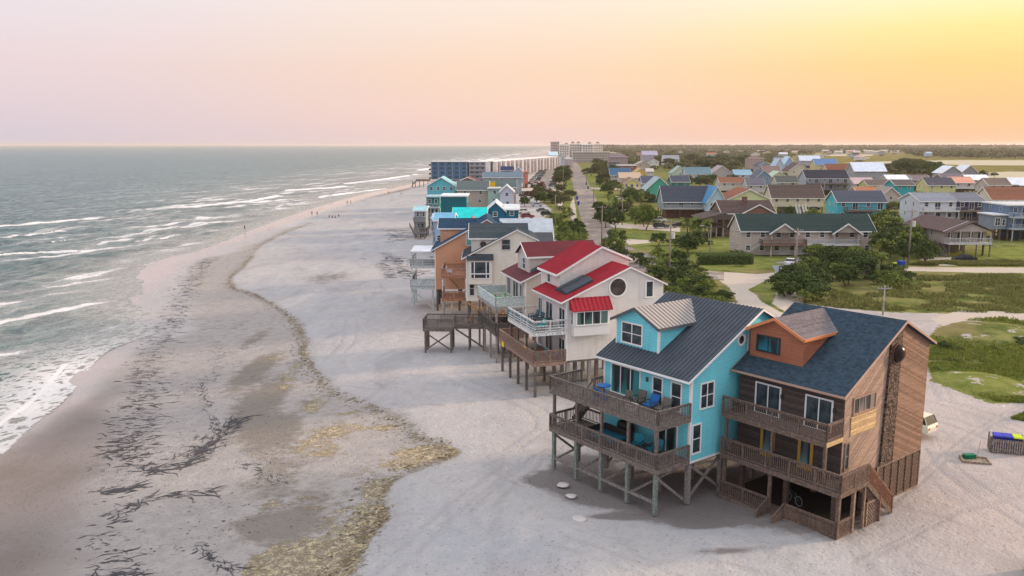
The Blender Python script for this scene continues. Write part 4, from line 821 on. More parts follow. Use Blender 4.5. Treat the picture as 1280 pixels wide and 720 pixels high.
def qmesh0(name, V, mat):
    n = len(V) // 4; me = bpy.data.meshes.new(name); me.vertices.add(len(V)); me.vertices.foreach_set('co', V.ravel().astype(np.float32)); me.loops.add(len(V)); me.loops.foreach_set('vertex_index', np.arange(len(V), dtype=np.int32))
    me.polygons.add(n); me.polygons.foreach_set('loop_start', np.arange(n, dtype=np.int32) * 4); me.update(calc_edges=True); me.materials.append(mat); return me
X, Y = grid(14, 26000, -1.05, 1.05, 620)
d1 = seg_dist(X, Y, foamW, True); dd = seg_dist(X, Y, dryW, True); dw = seg_dist(X, Y, wrkW, True)
warp = (vnoise(X, Y, 6, 1) - .5) * 3 + (vnoise(X, Y, 2, 2) - .5) * 1.2
Z = np.where(d1 > 0, np.minimum(0, ZW + .035 * np.clip(d1, 0, 1e9) * np.clip(60 / np.maximum(Y, 60) + .3, .35, 1.2)), np.maximum(-5, ZW + .05 * d1))
near = np.clip(1.5 - Y / 250, 0, 1)
Z += near * np.clip(d1 / 6, 0, 1) * ((vnoise(X, Y, 9, 3) - .5) * .22 + (vnoise(X, Y, 2.6, 4) - .5) * .07)
step_ = 1 / (1 + np.exp(-(dw + warp * .5) * 2.2)); Z += near * np.clip(d1 / 10, 0, 1) * (step_ - 1) * .32 * np.clip((190 - Y) / 90, 0, 1)
# scour mounds and runnels under the decks
for px, py, r, h in ((705, 668, 1.3, .25), (720, 690, 2.5, .3), (755, 706, 3, .3), (860, 640, 2, -.15), (960, 660, 3, .22), (1000, 690, 3.5, .25), (745, 600, 3.5, -.2), (1200, 640, 5, .3), (1260, 600, 4, .35), (1215, 480, 4, .7), (1240, 415, 5, 1.0), (1150, 640, 3, .2), (985, 372, 4, .8)):
    Z += h * blob(X, Y, px, py, r * 1.3, r)
inl = polymask(X, Y, [(655, 300), (690, 262), (655, 236), (668, 214), (690, 200), (740, 186), (2600, 186), (3000, 330), (1700, 470), (1280, 396), (1120, 391), (1080, 388), (1010, 381), (975, 392), (960, 384), (905, 378), (830, 380), (800, 352), (740, 315), (700, 300)], 1.5)
inl = np.maximum(inl, polymask(X, Y, [(680, 186.2), (9000, 186.2), (9000, 181.25), (700, 181.25)], 20))
isl = np.maximum.reduce([polymask(X, Y, [(1162, 420), (1178, 408), (1215, 398), (1290, 395), (1500, 400), (1500, 520), (1290, 504), (1240, 505), (1165, 482), (1158, 455)], .8), polymask(X, Y, [(1262, 522), (1290, 512), (1400, 520), (1400, 545), (1290, 530)], .5)])
lawnp = [[(700, 228), (716, 208), (713, 262), (704, 262)], [(722, 206), (738, 212), (790, 262), (815, 310), (796, 315), (765, 290), (744, 262), (730, 232)], [(800, 304), (900, 300), (1000, 318), (985, 335), (900, 338), (830, 328)],
         [(936, 352), (975, 345), (968, 380), (945, 368)], [(1100, 325), (1300, 305), (1500, 320), (1500, 334), (1280, 334), (1140, 338)], [(1160, 455), (1230, 452), (1500, 445), (1500, 512), (1240, 505), (1165, 482)], [(820, 300), (780, 285), (850, 288), (850, 300)]]
lawn = np.maximum.reduce([polymask(X, Y, p, 1.2) for p in lawnp])
grass = np.maximum(inl, isl)
pathp = [[(1125, 333.5), (1290, 334.5), (1600, 336), (1600, 341), (1290, 341.5), (1120, 339)], [(905, 340), (945, 343), (1010, 337), (1010, 345), (955, 352), (935, 362), (952, 378), (985, 396), (985, 420), (900, 400), (925, 385), (912, 360), (898, 350)],
         [(985, 352), (975, 365), (1000, 372), (1008, 385), (985, 392), (965, 380)], [(786, 306), (820, 303), (810, 300), (775, 298)], [(760, 258), (800, 262), (800, 267), (762, 264)], [(765, 278), (850, 284), (850, 288), (768, 283)], [(1150, 322), (1210, 322), (1210, 332), (1150, 332)],
         [(742, 290), (742, 270), (752, 285), (800, 330), (790, 330)], [(770, 226), (800, 228), (800, 231), (772, 229)], [(720, 262), (716, 240), (712, 262), (716, 285), (722, 300)], [(696, 250), (704, 248), (704, 262), (696, 262)], [(1165, 400), (1200, 388), (1300, 393), (1300, 400), (1215, 402), (1178, 412)]]
path = np.maximum.reduce([polymask(X, Y, p, .8) for p in pathp])
wn = (vnoise(X, Y, 3, 9) - .5)
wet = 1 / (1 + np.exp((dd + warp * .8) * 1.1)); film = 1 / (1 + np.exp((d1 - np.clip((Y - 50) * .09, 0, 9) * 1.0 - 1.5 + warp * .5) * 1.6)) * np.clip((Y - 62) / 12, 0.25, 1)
mid = np.clip(.5 - (dw + warp * .4) / 2, 0, 1) * (Y < 260)
streakL = [([(172, 582), (200, 584), (232, 574), (265, 547), (283, 530)], .8), ([(109, 605), (142, 606), (170, 600)], .7), ([(250, 470), (256, 495), (262, 510), (271, 528)], .35), ([(248, 675), (257, 688), (274, 702), (297, 712)], .45), ([(104, 718), (137, 713), (151, 711), (175, 707)], .7), ([(132, 640), (180, 616), (213, 611), (265, 612)], .6),
           ([(160, 570), (165, 545), (168, 515), (175, 480), (185, 440), (205, 410), (225, 375), (235, 345)], 1.6), ([(137, 540), (150, 560), (165, 570), (180, 578)], 1.3), ([(280, 540), (262, 560), (220, 580)], .8), ([(300, 575), (330, 590), (350, 600)], .8), ([(270, 420), (275, 445), (262, 470)], .6), ([(120, 665), (140, 660)], .6), ([(115, 690), (140, 680)], .6), ([(240, 470), (235, 485)], .6)]
streak = np.clip(sum(.95 * linemask(X, Y, p, w * 1.9, -.4) for p, w in streakL), 0, 1) * (.62 + .65 * vnoise(X, Y, 2.0, 77)); streak = np.clip(streak, 0, 1); streak0 = streak; streak = np.maximum(streak * .45, .24 * mid * (1 - wet))
for p_ in ([(570, 300), (560, 312), (556, 325)], [(480, 315), (500, 330), (505, 345)], [(475, 330), (490, 345)], [(520, 325), (540, 335)], [(640, 300), (500, 295)]): streak = np.maximum(streak, .75 * linemask(X, Y, p_, 1.8))
crust = np.clip(1.15 * sum(k * blob(X, Y, px, py, rx, ry) for px, py, rx, ry, k in ((530, 560, 2.6, 1.5, 1), (555, 562, 1.6, 1.3, 1), (505, 575, 1.6, 1.2, .8), (470, 650, 1.6, 3.2, .8), (440, 695, 2.4, 2.6, .85), (380, 690, 3.2, 2.0, .9), (350, 700, 2.5, 2, .7), (478, 605, 1.0, 1.6, .7), (455, 590, 2.5, 3.5, .38), (390, 505, 1.3, 2.2, .45), (350, 480, 1.2, 6, .35), (440, 512, 2.6, 1.2, .55), (480, 530, 2.6, 1.2, .6), (410, 560, 2.4, 5, .35), (330, 560, 5, 2, .4), (345, 440, 2, 6, .45), (425, 530, 2, 2.5, .42), (385, 540, 2, 3, .4), (365, 455, 1.5, 6, .5), (400, 490, 2, 4, .5), (420, 640, 3, 4, .42), (340, 620, 3, 2, .45))), 0, 1) * np.clip(mid * 1.6, 0, 1)
dark = np.clip(1.4 * sum(k * blob(X, Y, px, py, rx, ry) for px, py, rx, ry, k in ((318, 415, 1.5, 8, .6), (318, 455, 2.0, 9, .9), (328, 492, 2.2, 8, 1), (342, 530, 2.6, 5, .95), (345, 650, 2.6, 2.8, .8), (385, 496, 1.2, 1.0, .6), (330, 645, 3, 1, .5), (320, 700, 1.0, 1.6, .6), (360, 570, 3.0, 5, .4), (400, 620, 3, 4, .4), (330, 600, 3, 3, .35), (300, 395, 1.5, 8, .35))), 0, 1)
damp_and_shade = np.clip(1.25 * sum(k * blob(X, Y, px, py, rx, ry) for px, py, rx, ry, k in ((735, 600, 3.2, 2.0, .9), (700, 595, 2.0, 1.4, .6), (860, 640, 4.0, 2.0, .55), (880, 655, 2.0, .7, .7), (940, 590, 4, 4, .35), (760, 620, 3, 1.5, .8), (1000, 640, 3, 3, .8), (950, 625, 4, 3, .8), (770, 645, 2.2, .5, .6), (905, 690, 2.5, .5, .5), (680, 600, 1.5, 1, .4), (730, 575, 3, 2, .6), (800, 620, 3, 2, .5), (690, 470, 3, 5, .45), (640, 440, 3, 5, .4), (560, 400, 5, 6, .4), (840, 600, 4, 3, .5), (1000, 640, 5, 4, .5), (410, 345, 6, 9, .4), (430, 310, 9, 12, .2))), 0, 1)  # damp sand patches, plus painted shade on the sand under the brown house
wline = np.exp(-((dw + .2 + warp * .35) / (.6 + .8 * vnoise(X, Y, 5, 34))) ** 2) * (.5 + .2 * vnoise(X, Y, 1.6, 33)) * (Y < 190) * (Y > 30)
pink = np.clip(vnoise(X, Y, 14, 21) * 1.7 - .7, 0, 1) * .5; pink = np.maximum(pink, np.clip((X - 18) / 10, 0, 1) * (Y < 90)); pink = np.maximum(pink, np.clip((Y - 70) / 40, 0, 1) * np.clip((X - 25) / 10, 0, 1))
paved = polymask(X, Y, [(600, 242), (655, 236), (690, 200), (701, 200), (692, 236)], 1.5) * .0
marsh = polymask(X, Y, [(1020, 203), (1050, 193), (3000, 187), (4000, 222), (1240, 222), (1150, 222), (1100, 215)], 6)
track = np.zeros(X.shape)
for p_ in ([(1100, 640), (1160, 590), (1215, 540), (1290, 500)], [(1165, 500), (1220, 515), (1290, 545)], [(1160, 520), (1215, 536), (1290, 570)], [(1080, 700), (1180, 650), (1290, 620)], [(1165, 560), (1190, 600), (1290, 660)], [(905, 398), (1130, 402), (1180, 500)], [(600, 640), (640, 600), (690, 560)], [(420, 440), (436, 425), (440, 395)], [(690, 680), (760, 705), (850, 730)], [(640, 560), (700, 520), (560, 470)], [(480, 720), (560, 640), (640, 580)]):
    P = smooth(wl(p_), 2)
    for off in (-.75, .75):
        Q = P + np.array([off, off * .4]); track = np.maximum(track, np.exp(-(seg_dist(X, Y, Q) / .22) ** 2) * (Y < 140))
ground_me = gridmesh('ground', X, Y, Z, None, dict(mA=(grass, path, wet, film), mB=(streak, crust, dark, wline), mC=(mid, damp_and_shade, pink, marsh), mD=(lawn, track, isl, 0.0)))
m, t = newmat('ground'); v = t.obj()
ga, pa, we, fi = t.attr('mA'); st, cr, da, wr = t.attr('mB'); mi, dm, pk_, ms = t.attr('mC'); lw, tk_, il, _ = t.attr('mD')
n1 = t.noise(v, .12, 5); n2 = t.noise(v, .9, 6, .65); n3 = t.noise(v, 7, 5, .7); n4 = t.noise(v, 30, 3, .7)
def amt(a, k=.5, lo=.42, hi=.58, nz=None): return t.step(t.m('ADD', a, t.m('MULTIPLY', t.m('SUBTRACT', nz if nz is not None else n2, .5), k)), lo, hi)
sand = t.mix(t.step(n1, .35, .65), (.36, .36, .37), (.40, .385, .38)); sand = t.mix(t.m('MULTIPLY', pk_, .85), sand, (.43, .365, .335))
sand = t.mix(t.m('MULTIPLY', t.step(n2, .45, .7), .4), sand, (.49, .455, .445)); smr = t.noise(t.obj((1, .38, 1), (0, 0, R(-24))), .22, 5, .6, .8); sand = t.mix(t.m('MULTIPLY', t.step(smr, .48, .68), .45), sand, (.27, .255, .26)); sand = t.mix(t.m('MULTIPLY', t.step(smr, .42, .30), .35), sand, (.52, .47, .44)); sand = t.mix(t.m('MULTIPLY', t.step(n3, .48, .72), .4), sand, (.25, .235, .235))
sand = t.mix(t.m('MULTIPLY', t.step(n4, .6, .8), .35), sand, (.2, .18, .17))
midc = t.mix(t.step(n2, .3, .7), (.36, .325, .30), (.29, .262, .245)); col_ = t.mix(t.m('MULTIPLY', mi, .85), sand, midc)
wd = t.noise(t.obj((1, 1, 1), (0, 0, R(-12))), .35, 4, .6, 1.2); col_ = t.mix(t.m('MULTIPLY', t.m('MULTIPLY', mi, t.step(wd, .5, .75)), .45), col_, (.25, .235, .225))
col_ = t.mix(t.m('MULTIPLY', t.m('MULTIPLY', tk_, t.step(n2, .35, .6)), .4), col_, (.27, .245, .235)); rk = t.noise(t.obj2(R(35), (1, .3, 1)), 1.3, 6, .7); col_ = t.mix(t.m('MULTIPLY', t.m('MULTIPLY', t.step(rk, .5, .7), t.step(n1, .4, .6)), .32), col_, (.24, .22, .215)); ft = t.voro(v, 1.7); ft2 = t.voro(v, 3.6); fd = t.m('MAXIMUM', t.step(ft.outputs['Distance'], .10, .2, 1, 0), t.step(ft2.outputs['Distance'], .10, .22, 1, 0)); col_ = t.mix(t.m('MULTIPLY', t.m('MULTIPLY', fd, t.step(t.noise(v, .35, 4), .45, .6)), .5), col_, (.22, .20, .195)); st2 = t.noise(t.obj2(R(-50), (1, .35, 1)), .33, 7, .7, 1.2); col_ = t.mix(t.m('MULTIPLY', t.step(st2, .56, .70), .42), col_, (.24, .215, .205))
# weed and shell hash laid down in torn wavy lines
sn = t.noise(t.obj((.5, 1.9, 1), (0, 0, R(14))), 1.5, 8, .66, 2.2); sm = t.step(t.m('ADD', sn, t.m('MULTIPLY', st, .2)), .655, .70)
cn = t.noise(t.obj((.5, .8, 1), (0, 0, R(14))), .42, 7, .62, 1.0); cf = t.m('ABSOLUTE', t.m('SUBTRACT', t.m('FRACT', t.m('MULTIPLY', cn, 15.0)), .5)); cg = t.noise(v, 1.1, 5, .7)
ct = t.m('MULTIPLY', t.step(t.m('ADD', cf, t.m('MULTIPLY', t.m('SUBTRACT', cg, .5), -.35)), .01, .09, 1, 0), t.step(t.m('ADD', st, t.m('MULTIPLY', t.m('SUBTRACT', cg, .5), 1.1)), .3, .5)); sm = t.m('MAXIMUM', t.m('MULTIPLY', sm, t.step(st, .1, .35)), ct, True)
col_ = t.mix(t.m('MULTIPLY', t.m('MULTIPLY', mi, t.step(st, .2, .9)), .15), col_, (.26, .24, .25)); col_ = t.mix(t.m('MULTIPLY', sm, .92), col_, (.07, .067, .08))
spk = t.step(t.noise(v, 13, 3, .8), .66, .74); col_ = t.mix(t.m('MULTIPLY', t.m('MULTIPLY', spk, t.step(n2, .45, .6)), .5), col_, (.14, .13, .12))
dn = t.m('ADD', t.m('MULTIPLY', n2, .6), t.m('MULTIPLY', t.noise(t.obj((.6, 1.6, 1)), 1.8, 6, .7), .4)); col_ = t.mix(t.m('MULTIPLY', amt(da, 2.6, .3, .9, t.m('ADD', t.m('MULTIPLY', dn, .75), t.m('MULTIPLY', n3, .25))), .8), col_, t.mix(n3, (.13, .115, .10), (.24, .205, .165)))
wv3 = t.n('ShaderNodeVectorMath', operation='ADD'); nzv = t.n('ShaderNodeTexNoise'); t.L(v, nzv.inputs[0]); nzv.inputs['Scale'].default_value = 1.1; nzv.inputs['Detail'].default_value = 4; t.L(nzv.outputs['Color'], wv3.inputs[0]); t.L(v, wv3.inputs[1])
crk = t.step(t.m('ADD', t.m('MULTIPLY', t.noise(v, 2.2, 8, .72, .6), .7), t.m('MULTIPLY', n3, .3)), .40, .56)
cm = amt(cr, 2.1, .5, .62, t.m('ADD', t.m('MULTIPLY', n2, .65), t.m('MULTIPLY', n3, .35))); cc = t.mix(crk, (.22, .175, .12), t.mix(t.step(n3, .35, .65), (.40, .31, .17), (.56, .48, .33))); cm = t.m('MULTIPLY', cm, t.step(t.m('ADD', t.noise(v, 1.0, 7, .75), t.m('MULTIPLY', cr, .12)), .44, .56)); col_ = t.mix(t.m('MULTIPLY', cm, .8), col_, cc)
col_ = t.mix(t.m('MULTIPLY', amt(wr, 2.4, .42, .7, t.m('ADD', t.m('MULTIPLY', t.noise(v, 1.9, 7, .75), .7), t.m('MULTIPLY', n3, .3))), .75), col_, t.mix(n3, (.09, .075, .055), (.25, .2, .12)))
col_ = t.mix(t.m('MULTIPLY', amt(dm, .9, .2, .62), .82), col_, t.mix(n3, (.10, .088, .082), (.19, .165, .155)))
# grass, scrub and paths
gn = t.noise(v, .33, 6, .6); gn2 = t.noise(v, .07, 4)
gcol = t.mix(t.step(gn, .35, .68), (.075, .10, .025), (.21, .21, .075)); gcol = t.mix(t.m('MULTIPLY', t.step(gn2, .45, .62), .6), gcol, (.24, .18, .09)); gcol = t.mix(t.m('MULTIPLY', t.step(n2, .55, .75), .5), gcol, (.30, .24, .15))
lcol = t.mix(t.step(gn, .3, .7), (.11, .14, .03), (.23, .235, .07)); lcol = t.mix(t.m('MULTIPLY', t.step(n2, .58, .75), .5), lcol, (.24, .2, .1)); lcol = t.mix(t.m('MULTIPLY', t.step(n3, .45, .7), .55), lcol, (.06, .085, .025)); lcol = t.mix(t.m('MULTIPLY', t.step(t.noise(v, 2.2, 6, .7), .5, .68), .5), lcol, (.24, .215, .10)); gcol = t.mix(amt(lw, .9), gcol, lcol)
gcol = t.mix(amt(ms, .5), gcol, t.mix(t.step(gn2, .4, .6), (.22, .19, .06), (.13, .12, .05)))
gm = t.m('MULTIPLY', amt(ga, 1.3, .44, .56), t.step(t.m('ADD', t.noise(v, .5, 7, .7), t.m('MULTIPLY', il, -.07)), .30, .36)); col_ = t.mix(gm, col_, gcol)
pcol = t.mix(n2, (.42, .35, .29), (.5, .44, .38)); col_ = t.mix(amt(pa, .7), col_, pcol)
wetc = t.mix(t.m('MULTIPLY', t.step(t.m('ADD', n1, t.m('MULTIPLY', n2, .4)), .5, .85), .6), t.mix(fi, (.17, .14, .125), (.36, .29, .26)), t.mix(fi, (.235, .205, .195), (.40, .34, .31))); col_ = t.mix(t.m('MULTIPLY', we, .9), col_, wetc)  # film colour is paler and pinker than wet sand, painting in reflected sky
rough = t.m('SUBTRACT', t.m('SUBTRACT', .95, t.m('MULTIPLY', we, .30)), t.m('MULTIPLY', fi, .58))
foot = t.voro(v, 2.4); fb = t.step(foot.outputs['Distance'], .1, .5)
hgt = t.m('ADD', t.m('ADD', t.m('MULTIPLY', n2, .8), t.m('MULTIPLY', n3, .35)), t.m('MULTIPLY', fb, .2)); hs = t.m('MULTIPLY', hgt, t.m('SUBTRACT', 1.0, we))
hs = t.m('ADD', hs, t.m('MULTIPLY', rk, .7)); hs = t.m('SUBTRACT', hs, t.m('MULTIPLY', fd, .35)); hs = t.m('SUBTRACT', hs, t.m('MULTIPLY', tk_, .5)); hs = t.m('ADD', hs, t.m('MULTIPLY', cm, t.m('MULTIPLY', crk, .7)))
nb = t.n('ShaderNodeBump'); nb.inputs['Distance'].default_value = .16; nb.inputs['Strength'].default_value = .75; t.L(hs, nb.inputs['Height'])
t.out(col_, rough, nb.outputs[0], t.m('MULTIPLY', fi, 1.0), **{'IOR': 1.5})
ground_me.materials.append(m); struct(link('ground', ground_me))
# ---------------- sea -----------------
Xs, Ys = grid(20, 27000, -1.25, .12, 560, .005, .035); ds = seg_dist(Xs, Ys, foamW, True)
nearw = np.clip(1.3 - Ys / 500, 0, 1); dep = np.clip(-ds / 14, 0, 1)
zw = ZW + .015 + dep * nearw * ((vnoise(Xs * .6 + Ys * .2, Ys, 2.6, 41) - .5) * .6 + (vnoise(Xs * .4, Ys * 1.3 + Xs * .3, 7.5, 42) - .5) * 1.0 + (vnoise(Xs, Ys, 1.3, 43) - .5) * .14)
BR = [([(-60, 290), (0, 284), (60, 278), (125, 272)], 1.5, 1.0), ([(-60, 300), (0, 297), (60, 291), (78, 289)], 1.1, .8), ([(0, 306), (50, 304), (84, 300)], .8, .6), ([(-40, 322), (0, 318), (50, 314), (104, 314)], 1.1, .8), ([(230, 259), (270, 256), (310, 252), (348, 245)], 1.8, 1.0), ([(130, 292), (150, 291), (165, 290)], .8, .5), ([(170, 303), (200, 298), (225, 293)], 1.0, .7), ([(180, 331), (215, 322), (245, 317)], .9, .7),
      ([(360, 238), (400, 236), (430, 233)], 2.6, 1), ([(400, 246), (440, 241), (480, 236)], 2.5, .8), ([(300, 265), (350, 258), (390, 252)], 2.0, .5), ([(430, 230), (480, 224), (520, 218)], 4, .9), ([(520, 213), (570, 206), (620, 198)], 7, .9), ([(560, 203), (610, 198), (650, 192)], 9, .7), ([(0, 355), (40, 350), (80, 338)], .7, .3), ([(90, 283), (140, 280), (200, 274)], .8, .35), ([(250, 275), (300, 270), (330, 266)], 1.2, .4)]
foam = np.zeros(Xs.shape)
for p_, w_, k_ in BR:
    P = wl(p_, ZW); s = seg_dist(Xs, Ys, P, True); n_ = vnoise(Xs, Ys, w_ * 1.6, 51); a_ = np.abs(s) 
    foam = np.maximum(foam, k_ * np.exp(-np.where(s > 0, s / (w_ * 1.9), -s / (w_ * .4)).clip(0, 30) ** 1.3) * (.55 + .6 * n_)); zw += k_ * .45 * np.exp(-((s + w_ * .5) / (w_ * .9)) ** 2) * np.clip(-ds / 4, 0, 1)
lace = np.exp(-np.clip(-ds, 0, 99) / 9) * np.clip(1.6 - Ys / 110, .3, 1) * (.75 + .6 * blob(Xs, Ys, 25, 480, 9, 14, ZW)); edge = np.exp(-((ds + .45) / .38) ** 2) * np.clip((Ys < 95) * 1.0 + .35, 0, 1)
edge2 = np.exp(-((ds + 3.4 + 1.6 * (vnoise(Xs, Ys, 3, 61) - .5)) / .35) ** 2) * (Ys < 100)
shal = np.exp(-np.clip(-ds, 0, 1e9) / (9 + np.clip(Ys - 60, 0, 400) * .16)); zw = np.where(ds > -.5, np.maximum(zw, ZW + .012), zw)
sea_me = gridmesh('sea', Xs, Ys, zw, ds < 2.5, dict(mW=(np.clip(foam, 0, 1.2), lace, edge, shal)))
m, t = newmat('sea'); v = t.obj(); fo, la, ed, sh = t.attr('mW')
w1 = t.noise(t.obj2(R(20), (1, .45, 1)), .5, 7, .68, .5); w2 = t.noise(t.obj2(R(24), (1, .3, 1)), .07, 5, .6); w3 = t.noise(v, 2.6, 4, .6)
deep = t.mix(t.step(w2, .38, .64), (.014, .062, .085), (.045, .12, .14)); deep = t.mix(t.step(w1, .42, .66), t.mix(t.step(t.noise(t.obj2(R(22), (1, .35, 1)), .022, 6, .7), .5, .62), deep, (.02, .07, .09)), (.18, .27, .265)); base = t.mix(t.m('MULTIPLY', sh, .75), deep, (.30, .27, .23))
dv = t.n('ShaderNodeVectorMath', operation='ADD'); dn_ = t.n('ShaderNodeTexNoise'); t.L(v, dn_.inputs[0]); dn_.inputs['Scale'].default_value = .55; dn_.inputs['Detail'].default_value = 5; dm_ = t.n('ShaderNodeVectorMath', operation='SCALE'); t.L(dn_.outputs['Color'], dm_.inputs[0]); dm_.inputs['Scale'].default_value = 2.6; t.L(dm_.outputs[0], dv.inputs[0]); t.L(t.obj2(R(25), (1, .5, 1)), dv.inputs[1]); lv = t.voro(dv.outputs[0], .8, 'DISTANCE_TO_EDGE'); wv = t.noise(v, 1.4, 5, .7, 1.0)
lv.inputs['Randomness'].default_value = 1
ll = t.m('MULTIPLY', la, t.step(t.m('ADD', t.m('ADD', t.m('MULTIPLY', lv.outputs['Distance'], -.8), t.m('MULTIPLY', wv, .6)), t.m('MULTIPLY', la, .12)), .20, .30))
ff = t.step(t.m('ADD', fo, t.m('MULTIPLY', t.m('SUBTRACT', wv, .5), .9)), .34, .58); fe = t.step(t.m('ADD', ed, t.m('MULTIPLY', t.m('SUBTRACT', wv, .5), 1.1)), .42, .66)
zone = t.m('MULTIPLY', t.step(sh, .06, .4), t.step(sh, .75, .97, 1, 0)); sf = t.noise(t.obj2(R(23), (1, .16, 1)), .13, 6, .6, .4); sfn = t.m('ADD', sf, t.m('MULTIPLY', t.m('SUBTRACT', wv, .5), .16))
ridge = t.m('MULTIPLY', t.step(sfn, .575, .615), zone); milk = t.m('MULTIPLY', t.m('MULTIPLY', t.step(sfn, .47, .6), zone), .42); base = t.mix(milk, base, (.46, .44, .43)); shadow = t.m('MULTIPLY', t.m('MULTIPLY', t.step(sf, .36, .42, 1, 0), zone), .6); base = t.mix(shadow, base, (.03, .085, .08))
ff = t.m('MAXIMUM', ff, t.m('MULTIPLY', ridge, .85))
fm = t.m('MAXIMUM', t.m('MAXIMUM', ff, t.m('MULTIPLY', fe, .85)), t.m('MULTIPLY', ll, .8), True); base = t.mix(fm, base, (.74, .72, .72))
hh = t.m('ADD', t.m('MULTIPLY', w1, 1.0), t.m('MULTIPLY', w3, .16)); nb = t.n('ShaderNodeBump'); nb.inputs['Distance'].default_value = 1.6; t.put(nb.inputs['Strength'], t.m('SUBTRACT', .95, t.m('MULTIPLY', sh, .7))); t.L(hh, nb.inputs['Height'])
t.out(base, t.m('ADD', .26, t.m('MULTIPLY', fm, .5)), nb.outputs[0], .16, **{'IOR': 1.33}); sea_me.materials.append(m); struct(link('sea', sea_me))
# ---------------- sound and lagoons behind the island -----------------
m, t = newmat('lagoon_water'); t.out((.3, .27, .2), .34, t.bump(t.noise(t.obj(), .3, 3), .2, .2), .8); LAG = m
def sheet(name, pts, z, mat, zpx=0): 
    b = MB(); b.v = [(*G(x, y, zpx)[:2], z) for x, y in pts]; b.f = [tuple(range(len(pts)))]; return struct(b.put(name, mat))
sheet('lagoon_water', [(1052, 203.2), (1120, 201.5), (1200, 200.2), (1300, 200.4), (1500, 200), (1500, 207), (1280, 207), (1210, 206.6), (1160, 205), (1100, 204.3)], .12, LAG)
sheet('lagoon_water', [(1222, 216.5), (1260, 214.6), (1300, 214.8), (1500, 214), (1500, 223), (1290, 223.5), (1240, 223), (1222, 220)], .12, LAG)
sheet('lagoon_water', [(1028, 193.6), (1060, 192.6), (1092, 193.2), (1090, 194.9), (1040, 195.2)], .12, LAG)
sheet('lagoon_water', [(782, 188.6), (792, 186), (806, 186), (814, 188.6)], .12, LAG); sheet('lagoon_water', [(826, 189.6), (850, 188.9), (884, 189.4), (870, 190.6)], .12, LAG)
sheet('lagoon_water', [(905, 191.2), (940, 190.2), (985, 190.6), (960, 192.4)], .12, LAG); sheet('lagoon_water', [(1075, 197.6), (1088, 196.9), (1086, 198.2)], .12, LAG)
# ---------------- roads -----------------
m, t = newmat('asphalt'); v = t.obj(); n = t.noise(v, .5, 6, .65); c = t.mix(t.step(n, .35, .68), (.165, .14, .125), (.24, .205, .18)); c = t.mix(t.m('MULTIPLY', t.step(t.noise(v, .22, 5, .6, .8), .52, .62), .7), c, (.42, .35, .3)); t.out(c, .9, t.bump(n, .2, .03), .2); ASPH = m
m, t = newmat('sandy_shoulder'); v = t.obj(); n = t.noise(v, .8, 6, .65); t.out(t.mix(n, (.36, .3, .26), (.5, .44, .39)), .95, t.bump(n, .3, .03), .1); SHO = m
m, t = newmat('road_marking'); t.out((.45, .36, .16), .8); MARK = m
def road(name, L, Rr, z, mat):
    A = [G(*p) for p in L]; B = [G(*p) for p in Rr]; b = MB(); b.v = [(a[0], a[1], z) for a in A] + [(a[0], a[1], z) for a in B]; n = len(A)
    b.f = [(i, i + 1, n + i + 1, n + i) for i in range(n - 1)]; return struct(b.put(name, mat))
road('road', [(736, 318), (732, 296), (726, 272), (720, 250), (716, 232), (713.5, 218), (713, 207), (714, 201)], [(806, 322), (786, 308), (768, 290), (752, 262), (741, 240), (732, 222), (724, 207), (719, 201)], .06, ASPH)
road('road', [(736, 318), (790, 345), (862, 346), (905, 351)], [(786, 308), (812, 318), (870, 336), (905, 341)], .045, ASPH)
road('parking_lot', [(628, 240), (652, 226), (664, 218), (677, 210), (683, 207)], [(704, 240), (703, 226), (702, 218), (701, 210), (700, 207)], .05, SHO)
road('road', [(668, 240), (676, 226), (681, 218), (687, 210), (689, 207)], [(688, 240), (691, 226), (693, 218), (695.5, 210), (696, 207)], .08, ASPH)
road('driveway', [(964, 330), (972, 345), (985, 352)], [(1000, 322), (1006, 335), (1008, 342)], .05, paint((.22, .23, .25), 'plain'))
road('driveway', [(742, 283), (850, 290)], [(742, 279), (850, 286)], .04, SHO); road('driveway', [(735, 262), (800, 266)], [(733, 259), (800, 263)], .04, SHO); road('driveway', [(729, 236), (775, 237.5)], [(728, 234), (775, 235.5)], .04, SHO)

# ---------------- weed and wrack lying on the beach (uncountable strands) -----------------
def gz(x, y):
    i = np.clip(np.searchsorted(Y[:, 0], y), 0, Z.shape[0] - 1); j = np.clip(np.round((x / y + 1.05) / 2.1 * 619).astype(int), 0, 619); return np.maximum(Z[i, j], Z[np.maximum(i - 1, 0), j])
def strands(seeds, g, seg=7):
    V = []
    for x, y, a, L, w in seeds:
        p = np.array([x, y]); pts = [p]; da = g.normal(0, .06)
        for k in range(seg): a += g.normal(0, .26) + da; p = p + np.array([math.cos(a), math.sin(a)]) * L / seg; pts.append(p)
        P = np.array(pts); T = np.gradient(P, axis=0); T /= np.linalg.norm(T, axis=1, keepdims=True) + 1e-9; N = np.stack([-T[:, 1], T[:, 0]], 1)
        ww = w * np.sin(np.linspace(.15, 2.99, seg + 1)) * g.uniform(.45, 1.2, seg + 1); A = P - N * ww[:, None] / 2; B = P + N * ww[:, None] / 2
        zA = gz(A[:, 0], A[:, 1]) + .03; zB = gz(B[:, 0], B[:, 1]) + .035; A = np.column_stack([A, zA]); B = np.column_stack([B, zB])
        for k in range(seg): V += [A[k], A[k + 1], B[k + 1], B[k]]
    return V
g = np.random.default_rng(77); S = []
